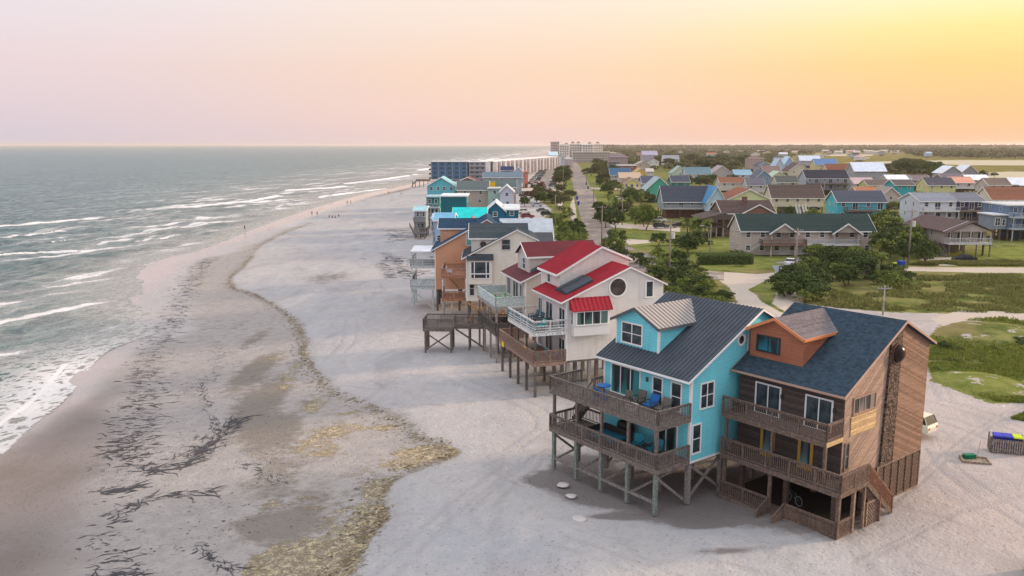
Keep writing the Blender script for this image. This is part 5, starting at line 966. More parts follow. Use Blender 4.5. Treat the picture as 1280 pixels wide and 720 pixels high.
def along(pts, n, spread, Ls, Ws, tang=True, ang=0.0, z=-.4):
    P = smooth(wl(pts, z), 2); d = np.cumsum(np.r_[0, np.linalg.norm(np.diff(P, axis=0), axis=1)])
    for _ in range(int(n * 2.4)):
        s_ = g.uniform(0, d[-1]); x, y = np.interp(s_, d, P[:, 0]), np.interp(s_, d, P[:, 1]); x2, y2 = np.interp(s_ + .3, d, P[:, 0]), np.interp(s_ + .3, d, P[:, 1]); a = math.atan2(y2 - y, x2 - x) if tang and s_ < d[-1] - .3 else ang
        if g.random() > .15 + 1.1 * vnoise(np.array([x]), np.array([y]), 2.2, 88)[0]: continue
        S.append((x + g.normal(0, spread), y + g.normal(0, spread), a + g.normal(0, .1), g.uniform(*Ls) * .75 * g.uniform(.3, 1), g.uniform(*Ws) * g.uniform(.3, .95)))
along([(172, 582), (200, 584), (232, 574), (265, 547), (283, 530), (300, 520)], 90, .45, (1.2, 4.5), (.08, .3))
along([(178, 575), (205, 576), (230, 565), (258, 542), (276, 524)], 40, .8, (.6, 2.5), (.06, .2))
along([(109, 605), (142, 606), (170, 600)], 22, .25, (1.5, 4), (.12, .35)); along([(250, 470), (256, 495), (262, 510), (271, 528), (262, 545)], 34, .3, (.8, 2.6), (.06, .2)); along([(248, 675), (257, 688), (274, 702), (297, 712)], 26, .18, (.6, 2.2), (.06, .2))
along([(104, 718), (137, 713), (151, 711), (175, 707)], 26, .35, (.8, 3), (.08, .3)); along([(132, 640), (180, 616), (213, 611), (265, 612)], 50, .4, (.8, 3.5), (.05, .2)); along([(280, 540), (262, 560), (220, 580)], 40, .5, (.8, 3), (.06, .22)); along([(300, 575), (330, 590), (350, 600)], 24, .5, (.6, 2), (.05, .18))
along([(160, 570), (162, 545), (166, 515), (173, 480), (184, 440), (200, 410), (222, 375), (237, 340), (262, 318)], 520, 1.25, (.9, 3.2), (.07, .26), False, .12); along([(137, 545), (150, 558), (165, 572), (185, 580)], 70, .9, (.8, 3), (.08, .3), False, .15)
along([(270, 420), (275, 445), (262, 470)], 30, .7, (.5, 1.6), (.05, .15), False, .2); along([(150, 620), (130, 650), (125, 690), (140, 710)], 34, .9, (.8, 2.4), (.06, .24), False, .2); along([(290, 350), (300, 300), (340, 280)], 40, 1.6, (.8, 3), (.1, .3), False, .1); along([(205, 400), (255, 398), (290, 402)], 40, 2.5, (.5, 2.2), (.04, .14), False, .15); along([(230, 620), (300, 640), (250, 690), (190, 680)], 60, 1.4, (.2, .7), (.04, .14), False, .3); along([(215, 470), (240, 520), (210, 560)], 46, 1.6, (.2, .9), (.04, .12), False, .2)
along([(300, 420), (310, 470), (330, 530), (380, 560), (300, 600)], 110, 2.2, (.2, .9), (.03, .12), False, .2)
for p_ in ([(570, 300), (560, 312), (556, 325)], [(480, 322), (500, 332), (510, 345)], [(490, 285), (498, 300)], [(555, 285), (545, 292)]): along(p_, 40, 2.0, (2, 6), (.3, .9), False, -.25, 0)
m, t = newmat('sea_weed'); n = t.noise(t.obj(), 2.0, 5, .7); t.out(t.mix(n, (.022, .021, .028), (.09, .086, .09)), .9)
struct(tag(link('seaweed', qmesh0('seaweed', np.array(strands(S, g)), m)), 'dark strands of seaweed washed into curving lines on the beach', 'seaweed'), 'stuff')
S = []; d = np.cumsum(np.r_[0, np.linalg.norm(np.diff(wrkW, axis=0), axis=1)])
for _ in range(5200):
    s_ = g.uniform(8, d[-1]); x, y = np.interp(s_, d, wrkW[:, 0]), np.interp(s_, d, wrkW[:, 1]); x2, y2 = np.interp(s_ + .5, d, wrkW[:, 0]), np.interp(s_ + .5, d, wrkW[:, 1]); a = math.atan2(y2 - y, x2 - x); o_ = -abs(g.normal(0, 1.3 if y < 75 else .9)) + g.normal(.15, .18)
    if g.random() > .25 + .9 * vnoise(np.array([x]), np.array([y]), 3, 89)[0]: continue
    S.append((x + math.sin(a) * o_, y - math.cos(a) * o_, g.uniform(0, 3.14), g.uniform(.1, .5), g.uniform(.05, .2)))
m, t = newmat('beach_wrack'); n = t.noise(t.obj(), 1.6, 5, .7); t.out(t.mix(t.step(n, .4, .62), (.09, .07, .045), (.40, .31, .18)), .95)
struct(tag(link('wrack', qmesh0('wrack', np.array(strands(S, g, 4)), m)), 'brown and straw coloured wrack scattered along the edge of the upper beach', 'wrack'), 'stuff')
# ---------------- vegetation -----------------
def leafmat(name, a, b):
    m, t = newmat(name); v = t.obj(); n = t.noise(v, 1.3, 3); g = t.n('ShaderNodeNewGeometry'); oi = t.n('ShaderNodeObjectInfo')
    c = t.mix(t.step(n, .3, .7), a, b); c = t.mix(t.m('MULTIPLY', g.outputs['Random Per Island'], .5), c, sc3(b, 1.35)); c = t.mix(t.m('MULTIPLY', oi.outputs['Random'], .4), c, sc3(a, .7))
    bs = t.out(c, .7, None, .08); return m
LEAF = [leafmat('foliage_dark', (.02, .04, .012), (.075, .11, .03)), leafmat('foliage_green', (.045, .085, .016), (.19, .22, .05)), leafmat('foliage_olive', (.05, .058, .022), (.11, .11, .045)), leafmat('foliage_rust', (.10, .055, .04), (.13, .085, .05))]
BARK = paint((.16, .12, .095), 'wood'); PALMT = paint((.2, .16, .13), 'wood')
def quads(C, N, s, rng, asp=1.6):
    """leaf sized quads at C facing roughly N"""
    n = len(C); a = rng.normal(size=(n, 3)); a -= (a * N).sum(1, keepdims=True) * N; a /= np.linalg.norm(a, axis=1, keepdims=True) + 1e-9; b = np.cross(N, a)
    s = (s * rng.uniform(.6, 1.3, n))[:, None]; a = a * s * asp; b = b * s
    return np.stack([C - a, C - b * .7, C + a, C + b * .7], 1).reshape(-1, 3)
def qmesh(name, V, mat):
    n = len(V) // 4; me = bpy.data.meshes.new(name); me.vertices.add(len(V)); me.vertices.foreach_set('co', V.ravel().astype(np.float32)); me.loops.add(len(V)); me.loops.foreach_set('vertex_index', np.arange(len(V), dtype=np.int32))
    me.polygons.add(n); me.polygons.foreach_set('loop_start', np.arange(n, dtype=np.int32) * 4); me.update(calc_edges=True); me.materials.append(mat); return me
def crown_mesh(seed, r, h, zc, n_cl, per, leaf, mat, flat=.0, bottom=-.6):
    g = np.random.default_rng(seed); C = []; N = []
    for _ in range(n_cl):
        d = g.normal(size=3); d[2] = abs(d[2]) if g.random() < .75 else d[2]; d /= np.linalg.norm(d); d[2] = max(d[2], bottom); rr = g.uniform(.55, 1.0)
        c = np.array([d[0] * r * rr, d[1] * r * rr, zc + d[2] * h * rr]); cr = r * g.uniform(.2, .42); q = g.normal(size=(per, 3)); q /= np.linalg.norm(q, axis=1, keepdims=True); q[:, 2] = np.where(q[:, 2] < -.3, -q[:, 2], q[:, 2])
        C.append(c + q * cr * g.uniform(.75, 1.05, (per, 1)) * [1, 1, .75]); nn = q + g.normal(size=(per, 3)) * .5; nn /= np.linalg.norm(nn, axis=1, keepdims=True); N.append(nn)
    C = np.vstack(C); N = np.vstack(N); C[:, 2] = np.maximum(C[:, 2], .08); return qmesh('crown', quads(C, N, leaf, g), mat)
def trunk_mesh(seed, h, r, lean=.3, limbs=4):
    g = random.Random(seed); b = MB(); p = Vector((0, 0, -.2)); k = 4; d = Vector((g.uniform(-lean, lean), g.uniform(-lean, lean), 1))
    top = p
    for i in range(k): q = top + d * h / k + Vector((g.uniform(-.1, .1), g.uniform(-.1, .1), 0)); b.cyl(top, q, r * (1 - i * .17), r * (1 - (i + 1) * .17), 7); top = q
    for i in range(limbs): a = g.uniform(0, 6.28); s = p.lerp(top, g.uniform(.5, .95)); b.cyl(s, s + Vector((math.cos(a), math.sin(a), .8)) * h * .4, r * .45, r * .15, 5)
    return b.mesh('trunk', BARK, True)
CR = {}
for mi_ in range(4):
    for s in range(3):
        CR['bush', mi_, s] = crown_mesh(10 + s + 5 * mi_, 1.0, .95, .35, 26, 46, .062, LEAF[mi_], bottom=-.2)
        CR['tree', mi_, s] = crown_mesh(50 + s + 5 * mi_, 1.0, .8, .85, 38, 42, .064, LEAF[mi_], bottom=-.45)
TR = [trunk_mesh(s, 1.15, .07, .2) for s in range(3)]; TB = [trunk_mesh(s + 9, .6, .06, .4, 3) for s in range(3)]
def palm_mesh(seed):
    g = np.random.default_rng(seed); V = []
    for i in range(26):
        a = g.uniform(0, 6.283); el = g.uniform(-.5, 1.3); L = g.uniform(1.3, 1.7); d = np.array([math.cos(a) * math.cos(el), math.sin(a) * math.cos(el), math.sin(el)]); side = np.array([-math.sin(a), math.cos(a), 0]); p = np.zeros(3)
        for k in range(7):
            q = p + d * L / 7; d = d + np.array([0, 0, -.28]); d /= np.linalg.norm(d); w = .32 * math.sin(math.pi * (k + 1) / 8)
            for sg in (-1, 1):
                for j in range(2): u = p + (q - p) * (j * .5); V += [u, u + (q - p) * .28, u + (q - p) * .7 + side * sg * w + [0, 0, -.12], u + (q - p) * .45 + side * sg * w + [0, 0, -.12]]
            p = q
    return qmesh('fronds', np.array(V), LEAF[1])
PALM = [palm_mesh(s) for s in range(3)]
PT = MB().cyl((0, 0, -.2), (0, 0, 1), .16, .12, 8).mesh('trunk', PALMT, True)
for o_ in list(col.objects)[:0]: pass
PLANT_LOG = []
def plant(kind, px, py, r, mi_=0, where='', zs=1.0, h=None):
    x, y, _ = G(px, py); cname = {0: 'dark green', 1: 'bright green', 2: 'olive brown', 3: 'rusty'}[mi_]
    lab, cat, nm, grp = {'bush': ('rounded %s shrub %s' % (cname, where), 'shrub', 'shrub', cname + ' shrubs ' + where), 'tree': ('bushy %s tree %s' % (cname, where), 'tree', 'broadleaf_tree', cname + ' trees ' + where), 'palm': ('palm tree with drooping fronds %s' % where, 'palm tree', 'palm_tree', 'palm trees ' + where)}[kind]
    e = thing(nm, lab, cat, (x, y, 0), rnd.uniform(0, 6.28), grp); s = rnd.randrange(3)
    if kind == 'palm':
        h = h or 4.5; f = link('crown', PALM[s], e, (0, 0, h)); f.scale = (r, r, r); tk = link('trunk', PT, e); tk.scale = (1, 1, h)
    else:
        f = link('crown', CR[kind, mi_, s], e); f.scale = (r * rnd.uniform(.9, 1.15), r * rnd.uniform(.9, 1.15), r * zs * rnd.uniform(.8, 1.15)); tk = link('trunk', (TR if kind == 'tree' else TB)[s], e); tk.scale = (r, r, r * zs)
    return e
def scatter(poly, n, kind, rr, mis, where, zs=1.0, mind=.8):
    P = wl(poly); x0, y0 = P.min(0); x1, y1 = P.max(0); out = []; tries = 0
    xs = [p[0] for p in poly]; ys = [p[1] for p in poly]
    while len(out) < n and tries < n * 60:
        tries += 1; px, py = rnd.uniform(min(xs), max(xs)), rnd.uniform(min(ys), max(ys))
        if not inpoly(np.array([px]), np.array([py]), poly)[0]: continue
        x, y, _ = G(px, py); r = rnd.uniform(*rr)
        if any((x - a) ** 2 + (y - b) ** 2 < (mind * (r + c)) ** 2 * .5 for a, b, c in out): continue
        bad = False
        for hx, hy, w, D, th in HOUSES:
            ux, uy = x - hx, y - hy; lx, ly = ux * math.cos(th) + uy * math.sin(th), -ux * math.sin(th) + uy * math.cos(th)
            if -r * .7 < lx < w + r * .7 and -2.5 - r * .5 < ly < D + r * .6: bad = True; break
        if bad: continue
        out.append((x, y, r)); plant(kind, px, py, r, rnd.choice(mis), where, zs)
HOUSES += [(5.19, 78.86, 10.5, 8, .329), (11.83, 53.5, 11, 8.3, .65), (20.49, 49.79, 11, 8, .67), (1.4, 92, 10.5, 8, .28), (-6, 111.5, 10, 9, .03), (-11, 120.8, 11, 11, .03)]
scatter([(792, 330), (820, 322), (852, 326), (872, 340), (884, 352), (903, 372), (908, 378), (868, 378), (835, 365)], 36, 'bush', (1.1, 2.1), (0, 0, 1, 1), 'behind the red and turquoise houses')
scatter([(800, 352), (835, 366), (870, 380), (905, 384), (900, 391), (850, 380)], 14, 'bush', (.9, 1.6), (1,), 'at the edge of the scrub above the turquoise roof')
scatter([(755, 318), (762, 305), (780, 306), (792, 318), (780, 326)], 5, 'bush', (1.6, 2.6), (0, 1), 'above the bright red upper roof by the road bend', 1.1)
scatter([(693, 300), (703, 285), (722, 300), (742, 308), (715, 312)], 8, 'bush', (1.6, 2.6), (0, 1), 'between the maroon roof and the road')
scatter([(820, 318), (822, 300), (885, 300), (890, 318), (855, 316)], 9, 'bush', (1.5, 2.5), (0,), 'on the lawn left of the green roofed townhouse', 1.0)
scatter([(905, 333), (920, 322), (940, 324), (925, 336)], 3, 'bush', (1.2, 1.8), (0,), 'by the corner of the townhouse lawn')
scatter([(968, 378), (978, 355), (1003, 335), (1010, 316), (1040, 308), (1070, 305), (1090, 318), (1092, 345), (1075, 360), (1040, 362), (1020, 378), (990, 382)], 44, 'tree', (1.4, 2.6), (0, 0, 0, 1), 'in the thicket in front of the green roofed townhouse', .9)
scatter([(1092, 345), (1100, 338), (1135, 345), (1145, 357), (1115, 362), (1090, 358)], 9, 'bush', (1.3, 2.2), (1, 1, 0), 'beside the blue bin at the meadow edge')
scatter([(1094, 300), (1100, 285), (1135, 285), (1145, 300), (1168, 322), (1160, 335), (1120, 333), (1096, 330)], 20, 'tree', (2.2, 3.4), (0, 0, 1), 'between the townhouse and the beige stilt house', 1.0)
scatter([(742, 285), (748, 225), (790, 236), (822, 262), (822, 282), (800, 292)], 26, 'tree', (2.0, 3.6), (0, 0, 2, 1), 'in the gardens right of the main road', 1.1)
scatter([(733, 222), (735, 205), (760, 203), (776, 226), (765, 236)], 24, 'tree', (3.0, 4.6), (0, 2, 2), 'along the far stretch of the main road', 1.1)
scatter([(694, 232), (703, 204), (713, 204), (709, 232)], 16, 'tree', (2.6, 4), (0, 2), 'between the parking lot and the main road', 1.2)
scatter([(655, 258), (655, 240), (712, 234), (716, 250), (705, 262)], 26, 'tree', (2.0, 3.4), (2, 3, 0, 2), 'in front of the parking lot', .9)
scatter([(694, 302), (694, 262), (716, 262), (722, 285), (730, 302)], 22, 'bush', (1.1, 2.2), (0, 1, 1), 'on the verge left of the main road')
scatter([(840, 238), (860, 225), (895, 226), (895, 236)], 8, 'tree', (3, 4.2), (0, 2), 'behind the grey blue raised house', 1.1)
scatter([(1108, 219), (1112, 210), (1150, 208), (1176, 214), (1175, 222)], 18, 'tree', (5, 8), (0, 0, 2), 'in the grove by the marsh', .8)
scatter([(820, 212), (830, 200), (930, 201), (935, 212), (900, 216)], 40, 'tree', (5, 9), (0, 2, 2), 'in the maritime wood behind the inland houses', .8)
scatter([(955, 300), (955, 260), (1240, 262), (1240, 300)], 16, 'tree', (1.8, 3), (0, 1, 2), 'in the gardens between the inland houses', 1.0)
scatter([(840, 232), (840, 222), (1280, 222), (1280, 246)], 34, 'tree', (2.2, 4), (0, 2), 'in the gardens of the back streets', 1.0)
scatter([(1165, 470), (1160, 440), (1200, 402), (1280, 402), (1280, 440), (1200, 455)], 10, 'bush', (.5, .9), (1, 0), 'on the dune island right of the brown house', .7)
for px, py, h in ((769, 272, 6), (786, 268, 5.5), (761, 262, 5), (776, 252, 6.5), (800, 262, 6), (766, 244, 6), (758, 238, 6), (752, 230, 7), (790, 277, 3.5)): plant('palm', px, py, 1.5, where='in the gardens right of the main road', h=h)
for px, py in ((859, 295), (866, 296), (874, 294), (881, 297)): plant('palm', px, py, 1.9, where='in front of the grey blue raised house', h=3.6)
plant('palm', 1113, 322, 1.3, where='standing alone by the tall utility pole', h=4.2)
plant('palm', 1101, 338, 1.1, where='leaning by the grey shed and the blue bin', h=2.6)
# clipped hedge
a, b_ = G(873, 331), G(946, 333); hd = thing('hedge', 'long clipped green hedge on the lawn in front of the townhouse', 'hedge', a, 0); g = np.random.default_rng(3); w_ = b_[0] - a[0]
C = g.uniform(0, 1, (5200, 3)) * [w_, 3.6, 1.9]; f_ = g.integers(0, 3, 5200); C[f_ == 0, 2] = 1.9 + g.normal(0, .12, (f_ == 0).sum()); C[f_ == 1, 1] = g.normal(0, .15, (f_ == 1).sum()); N = np.tile([0, -.6, .8], (5200, 1)) + g.normal(0, .45, (5200, 3)); N /= np.linalg.norm(N, axis=1, keepdims=True)
link('foliage', qmesh('foliage', quads(C, N, .13, g), LEAF[0]), hd)
# grasses of the meadow and dune: tufts of blades (uncountable)
def grassfield(name, polys, n, h, mat, seed):
    g = np.random.default_rng(seed); pts = []
    for poly in polys:
        P = wl(poly); x0, y0 = P.min(0); x1, y1 = P.max(0); q = g.uniform([x0, y0], [x1, y1], (n * 3, 2)); k = inpoly(q[:, 0], q[:, 1], P) & (vnoise(q[:, 0], q[:, 1], 3.5, seed) + .35 * vnoise(q[:, 0], q[:, 1], .9, seed + 1) > (.52 if h > .35 else .4)); pts.append(q[k][:n])
    q = np.vstack(pts); n = len(q); a = g.uniform(0, 6.28, n); hh = h * g.uniform(.5, 1.3, n) * (.6 + .8 * vnoise(q[:, 0], q[:, 1], 5, seed + 2)); w = hh * .12 + .03; lx, ly = g.normal(0, .35, (2, n)) * hh
    B = np.stack([q[:, 0], q[:, 1], np.full(n, -.05)], 1); sd = np.stack([np.cos(a) * w, np.sin(a) * w, np.zeros(n)], 1); T = B + np.stack([lx, ly, hh + .05], 1)
    V = np.stack([B - sd, B + sd, T + sd * .25, T - sd * .25], 1).reshape(-1, 3); o = struct(link(name, qmesh(name, V, mat)), 'stuff'); return tag(o, {'meadow_grass': 'rough green and tawny grass filling the meadow behind the brown house', 'dune_grass': 'green grass covering the low dune right of the brown house'}[name], 'grass')
gm1 = leafmat('grass_blades', (.10, .125, .03), (.25, .235, .08)); gm2 = leafmat('dune_blades', (.10, .14, .025), (.24, .26, .055))
grassfield('meadow_grass', [[(1020, 384), (1040, 366), (1095, 362), (1150, 358), (1145, 346), (1290, 344), (1420, 345), (1420, 396), (1280, 393), (1120, 389)], [(1135, 332), (1150, 328), (1290, 326), (1290, 333)]], 42000, .42, gm1, 5)
grassfield('dune_grass', [[(1160, 450), (1163, 422), (1180, 410), (1215, 400), (1290, 397), (1380, 400), (1380, 450), (1240, 452)], [(1160, 455), (1245, 452), (1380, 450), (1380, 508), (1245, 503), (1168, 480)], [(1264, 524), (1290, 514), (1350, 520), (1350, 536)]], 40000, .3, gm2, 8)
# distant woodland: one mass nobody could count
g = np.random.default_rng(11); V = []
def woods(poly, n, r, zh, seed):
    g = np.random.default_rng(seed); P = wl(poly); x0, y0 = P.min(0); x1, y1 = P.max(0); q = g.uniform([x0, y0], [x1, y1], (n * 6, 2)); q = q[inpoly(q[:, 0], q[:, 1], P)][:n]
    keep = np.ones(len(q), bool)
    for hx, hy, w, D, th in HOUSES: keep &= ~((q[:, 0] > hx - r) & (q[:, 0] < hx + w + r) & (q[:, 1] > hy - 14) & (q[:, 1] < hy + D + r))
    q = q[keep]; out = []
    per = 26
    for k in range(len(q)):
        rr = r * g.uniform(.6, 1.2); d = g.normal(size=(per, 3)); d /= np.linalg.norm(d, axis=1, keepdims=True); d[:, 2] = np.abs(d[:, 2]); c = np.array([q[k, 0], q[k, 1], zh * g.uniform(.25, .6)]) + d * [rr, rr, zh * .5]; out.append(quads(c, d, rr * .3, g, 1.2))
    return np.vstack(out)
V = [woods([(755, 206), (775, 193), (880, 191.5), (960, 192), (1000, 193), (960, 206), (940, 215), (860, 216), (820, 214)], 900, 6, 6, 1), woods([(700, 187.4), (1100, 187.4), (1100, 191), (1000, 194), (780, 193), (765, 190)], 1200, 12, 9, 2), woods([(1040, 187.5), (1500, 187.2), (1500, 192.5), (1180, 192.5), (1100, 191)], 900, 16, 12, 3), woods([(1130, 193), (1180, 192.2), (1500, 192.5), (1500, 199), (1220, 198.5), (1150, 196.5)], 1500, 9, 11, 4),
     woods([(700, 184.3), (1600, 184.3), (1600, 187.2), (700, 187.2)], 1500, 40, 16, 6), woods([(1108, 221), (1110, 209), (1160, 207), (1178, 213), (1175, 220)], 160, 5, 6, 7)]
struct(tag(link('distant_woodland', qmesh('distant_woodland', np.vstack(V), LEAF[2])), 'dark hazy woodland spreading to the horizon behind the houses', 'woodland'), 'stuff')
# ---------------- cars -----------------
def carpaint(c):
    key = ('car', c)
    if key not in MATS:
        m, t = newmat('car_paint'); t.out(c, .28, None, .6); MATS[key] = m
    return MATS[key]
RUB = paint((.02, .02, .02), 'plain', .8); RIM = carpaint((.4, .4, .42)); LAMP = carpaint((.7, .7, .68)); TAIL = carpaint((.35, .02, .02))
def car_meshes(kind):
    b = MB()
    if kind == 'sedan': body = [(0, .35), (0, .8), (.15, .95), (.9, 1.0), (4.45, .9), (4.6, .65), (4.6, .35)]; cab = [(.75, .98), (1.35, 1.42), (2.6, 1.45), (3.35, .98)]; w = .9
    else: body = [(0, .4), (0, .95), (.08, 1.12), (3.5, 1.1), (4.5, 1.0), (4.65, .75), (4.65, .4)]; cab = [(.1, 1.1), (.4, 1.72), (2.7, 1.76), (3.5, 1.1)]; w = .93
    bm = bmesh.new(); 
    def pr(poly, hw, taper=1.0):
        vs = []
        for s in (-1, 1): vs.append([bm.verts.new((x, s * hw * (taper if z > 1.2 else 1), z)) for x, z in poly])
        n = len(poly); bm.faces.new(list(reversed(vs[0]))); bm.faces.new(vs[1])
        for i in range(n): bm.faces.new((vs[0][i], vs[0][(i + 1) % n], vs[1][(i + 1) % n], vs[1][i]))
    pr(body, w); bmesh.ops.recalc_face_normals(bm, faces=bm.faces); bmesh.ops.bevel(bm, geom=[e for e in bm.edges], offset=.07, segments=2, affect='EDGES'); me = bpy.data.meshes.new('body')
    n0 = len(bm.verts); top = [(cab[1][0] + .03, cab[1][1] - .05), (cab[2][0] - .03, cab[2][1] - .05), (cab[2][0], cab[2][1]), (cab[1][0], cab[1][1])]
    vs = [[bm.verts.new((x, s * w * .8, z)) for x, z in top] for s in (-1, 1)]; bm.faces.new(vs[0]); bm.faces.new(vs[1])
    for i in range(4): bm.faces.new((vs[0][i], vs[0][(i + 1) % 4], vs[1][(i + 1) % 4], vs[1][i]))
    for s in (-1, 1):
        for (ax, az), (bx, bz) in ((cab[0], cab[1]), (cab[3], cab[2]), (((cab[0][0] + cab[3][0]) / 2, cab[0][1]), ((cab[1][0] + cab[2][0]) / 2, cab[1][1]))):
            u = [bm.verts.new(p) for p in ((ax - .05, s * (w * .93), az), (ax + .05, s * (w * .93), az), (bx + .05, s * w * .81, bz), (bx - .05, s * w * .81, bz))]; bm.faces.new(u)
    bmesh.ops.recalc_face_normals(bm, faces=bm.faces); bm.to_mesh(me); bm.free(); me.materials.append(carpaint((.5, .5, .5)))
    bm = bmesh.new(); q = [[bm.verts.new((x, s * w * (.79 if z > 1.2 else .92), z - .01)) for x, z in cab] for s in (-1, 1)]
    bm.faces.new(q[0]); bm.faces.new(q[1])
    for i in range(4): bm.faces.new((q[0][i], q[0][(i + 1) % 4], q[1][(i + 1) % 4], q[1][i]))
    bmesh.ops.recalc_face_normals(bm, faces=bm.faces); win = bpy.data.meshes.new('windows'); bm.to_mesh(win); bm.free(); win.materials.append(glass((.015, .018, .02)))
    return me, win, w, 4.6
TYRE = MB().cyl((0, -.11, 0), (0, .11, 0), .34, .34, 16).mesh('tyre', RUB); RIMM = MB().cyl((0, -.12, 0), (0, .12, 0), .2, .2, 10).mesh('rim', RIM); HL = MB().box(-.03, .03, -.17, .17, -.07, .07).mesh('headlight', LAMP); TLm = MB().box(-.03, .03, -.12, .12, -.1, .1).mesh('tail_light', TAIL)
CARM = {k: car_meshes(k) for k in ('sedan', 'suv')}
def car(px, py, rot, c, label, kind='sedan', group=None, detail=True, z=.06, pos=None):
    x, y, _ = G(px, py) if pos is None else (*pos, 0); e = thing('parked_' + ('car' if kind == 'sedan' else 'suv'), label, 'car', (x, y, z), rot, group); b, wn, w, L = CARM[kind]
    bo = link('body', b, e, (-L / 2, 0, 0), mat=carpaint(c)); link('windows', wn, e, (-L / 2, 0, 0))
    for wx in (-1.45, 1.4):
        for s in (-1, 1):
            ty = link('wheel', TYRE, e, (wx, s * (w - .08), .34))
            if detail: link('rim', RIMM, ty)
    if detail:
        for s in (-1, 1): link('headlight', HL, e, (L / 2 - .03, s * .62, .72)); link('tail_light', TLm, e, (-L / 2 + .02, s * .66, .8))
    return e
CC = [((.6, .6, .6), 'white'), ((.35, .36, .38), 'silver'), ((.02, .02, .025), 'black'), ((.07, .08, .1), 'dark grey'), ((.03, .06, .16), 'dark blue'), ((.25, .02, .02), 'red'), ((.25, .2, .15), 'tan')]
car(1131, 540, R(128), (.62, .6, .48), 'cream off-road car parked on the sand behind the brown wooden house', 'suv', z=.2)
car(988, 332, R(62), (.66, .67, .68), 'white car on the driveway of the green roofed townhouse', 'sedan')
car(1047, 320, R(10), (.6, .62, .65), 'white car half hidden by the thicket below the townhouse', 'suv')
car(1205, 327, R(175), (.015, .02, .03), 'black saloon car parked under the beige stilt house', 'sedan', z=.03)
car(824, 278, R(5), (.6, .6, .6), 'white off-road car in front of the grey blue raised house', 'suv'); car(826, 285.5, R(0), (.04, .05, .08), 'dark blue car in front of the white off-road car at the grey blue house', 'suv'); car(849, 284, R(0), (.02, .025, .03), 'black car between the dark blue car and the palms', 'sedan')
car(1101, 275, R(20), (.45, .05, .03), 'red car beside the turquoise balcony house'); car(1233, 283, R(10), (.03, .05, .3), 'blue car under the cream house with the orange brown roof')
car(671, 258, R(8), (.45, .47, .5), 'silver car behind the navy teal cottages', 'sedan'); car(678, 265, R(0), (.09, .09, .11), 'grey car in front of the silver car at the navy teal cottages'); car(684, 270, R(5), (.02, .02, .025), 'black estate car nearest the verge at the navy teal cottages', 'suv'); car(655, 267, R(20), (.6, .6, .6), 'white pickup like car beside the navy teal cottages', 'suv'); car(659, 273, R(15), (.2, .03, .04), 'dark red car beside the navy teal cottages', 'suv')
for px, py, c in ((775, 222, 2), (772, 250, 0), (762, 218, 3), (757, 212, 1), (1252, 282, 3), (1112, 262, 1), (958, 262, 6), (1018, 262, 3)): car(px, py, rnd.uniform(-.3, .3), CC[c][0], {(775, 222): 'black car at the white yellow-gabled house', (772, 250): 'white car half hidden among the palms right of the main road', (762, 218): 'dark grey car on the grass right of the far main road', (757, 212): 'silver car farthest along the right side of the main road', (1252, 282): 'dark grey car between stilts near the slate blue house', (1112, 262): 'silver car below the small beige gabled house', (958, 262): 'tan car under the stilts left of the twin white staircase', (1018, 262): 'dark grey car under the stilts right of the twin white staircase'}[px, py], detail=False)
nx_ = {}
def row(A, B, n, rot, group, where):
    a = Vector(G(*A)); b = Vector(G(*B)); seen = {}
    for i in range(n):
        if rnd.random() < .1: continue
        p = a.lerp(b, i / (n - 1)); c, cn = CC[rnd.choice((0, 0, 1, 1, 2, 2, 3, 3, 4, 5, 6))]; k = rnd.choice(('sedan', 'suv'))
        car(0, 0, rot + rnd.uniform(-.05, .05), c, '%s %s parked %s' % (cn, 'saloon car' if k == 'sedan' else 'tall car', where), k, cn + ' ' + k + ' cars ' + where, i < 0, .09, pos=(p.x + rnd.uniform(-.3, .3), p.y))
row((662, 231), (684.5, 207.6), 44, R(-12), 'x', 'in the left row of the parking lot'); row((668.5, 230), (686, 208.2), 34, R(168), 'x', 'in the second row from the left of the parking lot'); row((690, 236), (698, 208), 34, R(170), 'x', 'in the right row of the parking lot')
# ---------------- poles, wires, bins, bits on the ground -----------------
PW = (.3, .26, .23)
def pole(px, yb, yt, label, arms=1, tr=False, lamp=False, name='utility_pole', w=.17, c=PW, cat='utility pole'):
    x, y, _ = G(px, yb); h = zat(yt, y); e = thing(name, label, cat, (x, y, 0), .15); MB().cyl((0, 0, -.3), (0, 0, h), w, w * .65, 10).put('shaft', paint(c, 'wood'), e, True)
    for i in range(arms): MB().box(-1.1, 1.1, -.06, .06, h - .5 - i, h - .38 - i).put('crossarm', paint(c, 'wood'), e)
    for i in range(arms):
        b = MB()
        for xx in (-1, -.5, .5, 1): b.cyl((xx, 0, h - .38 - i), (xx, 0, h - .2 - i), .05, .05, 6)
        b.put('insulator', paint((.4, .4, .42), 'plain'), e)
    if tr: MB().cyl((.45, -.1, h - 3.4), (.45, -.1, h - 2.3), .33, .33, 12).put('transformer', paint((.55, .55, .55), 'plain'), e)
    if lamp: MB().beam((0, 0, h - .6), (-1.8, 0, h - .1), .08).box(-2.4, -1.7, -.14, .14, h - .2, h - .06).put('lamp_arm', paint((.4, .4, .4), 'plain'), e)
    return Vector((x, y, h))
def wire(a, b, lab, sag=1.0):
    n = 10; t_ = [a.lerp(b, i / n) - Vector((0, 0, sag * 4 * (i / n) * (1 - i / n) + .3)) for i in range(n + 1)]; tag(MB().tube([tuple(p) for p in t_], .018, 4).put('overhead_wire', paint((.05, .05, .05), 'plain')), lab, 'wire')
q1 = pole(752, 305, 257, 'dark utility pole at the left bend of the road'); q2_ = pole(777.5, 281, 247, 'brown utility pole among palms by the main road')
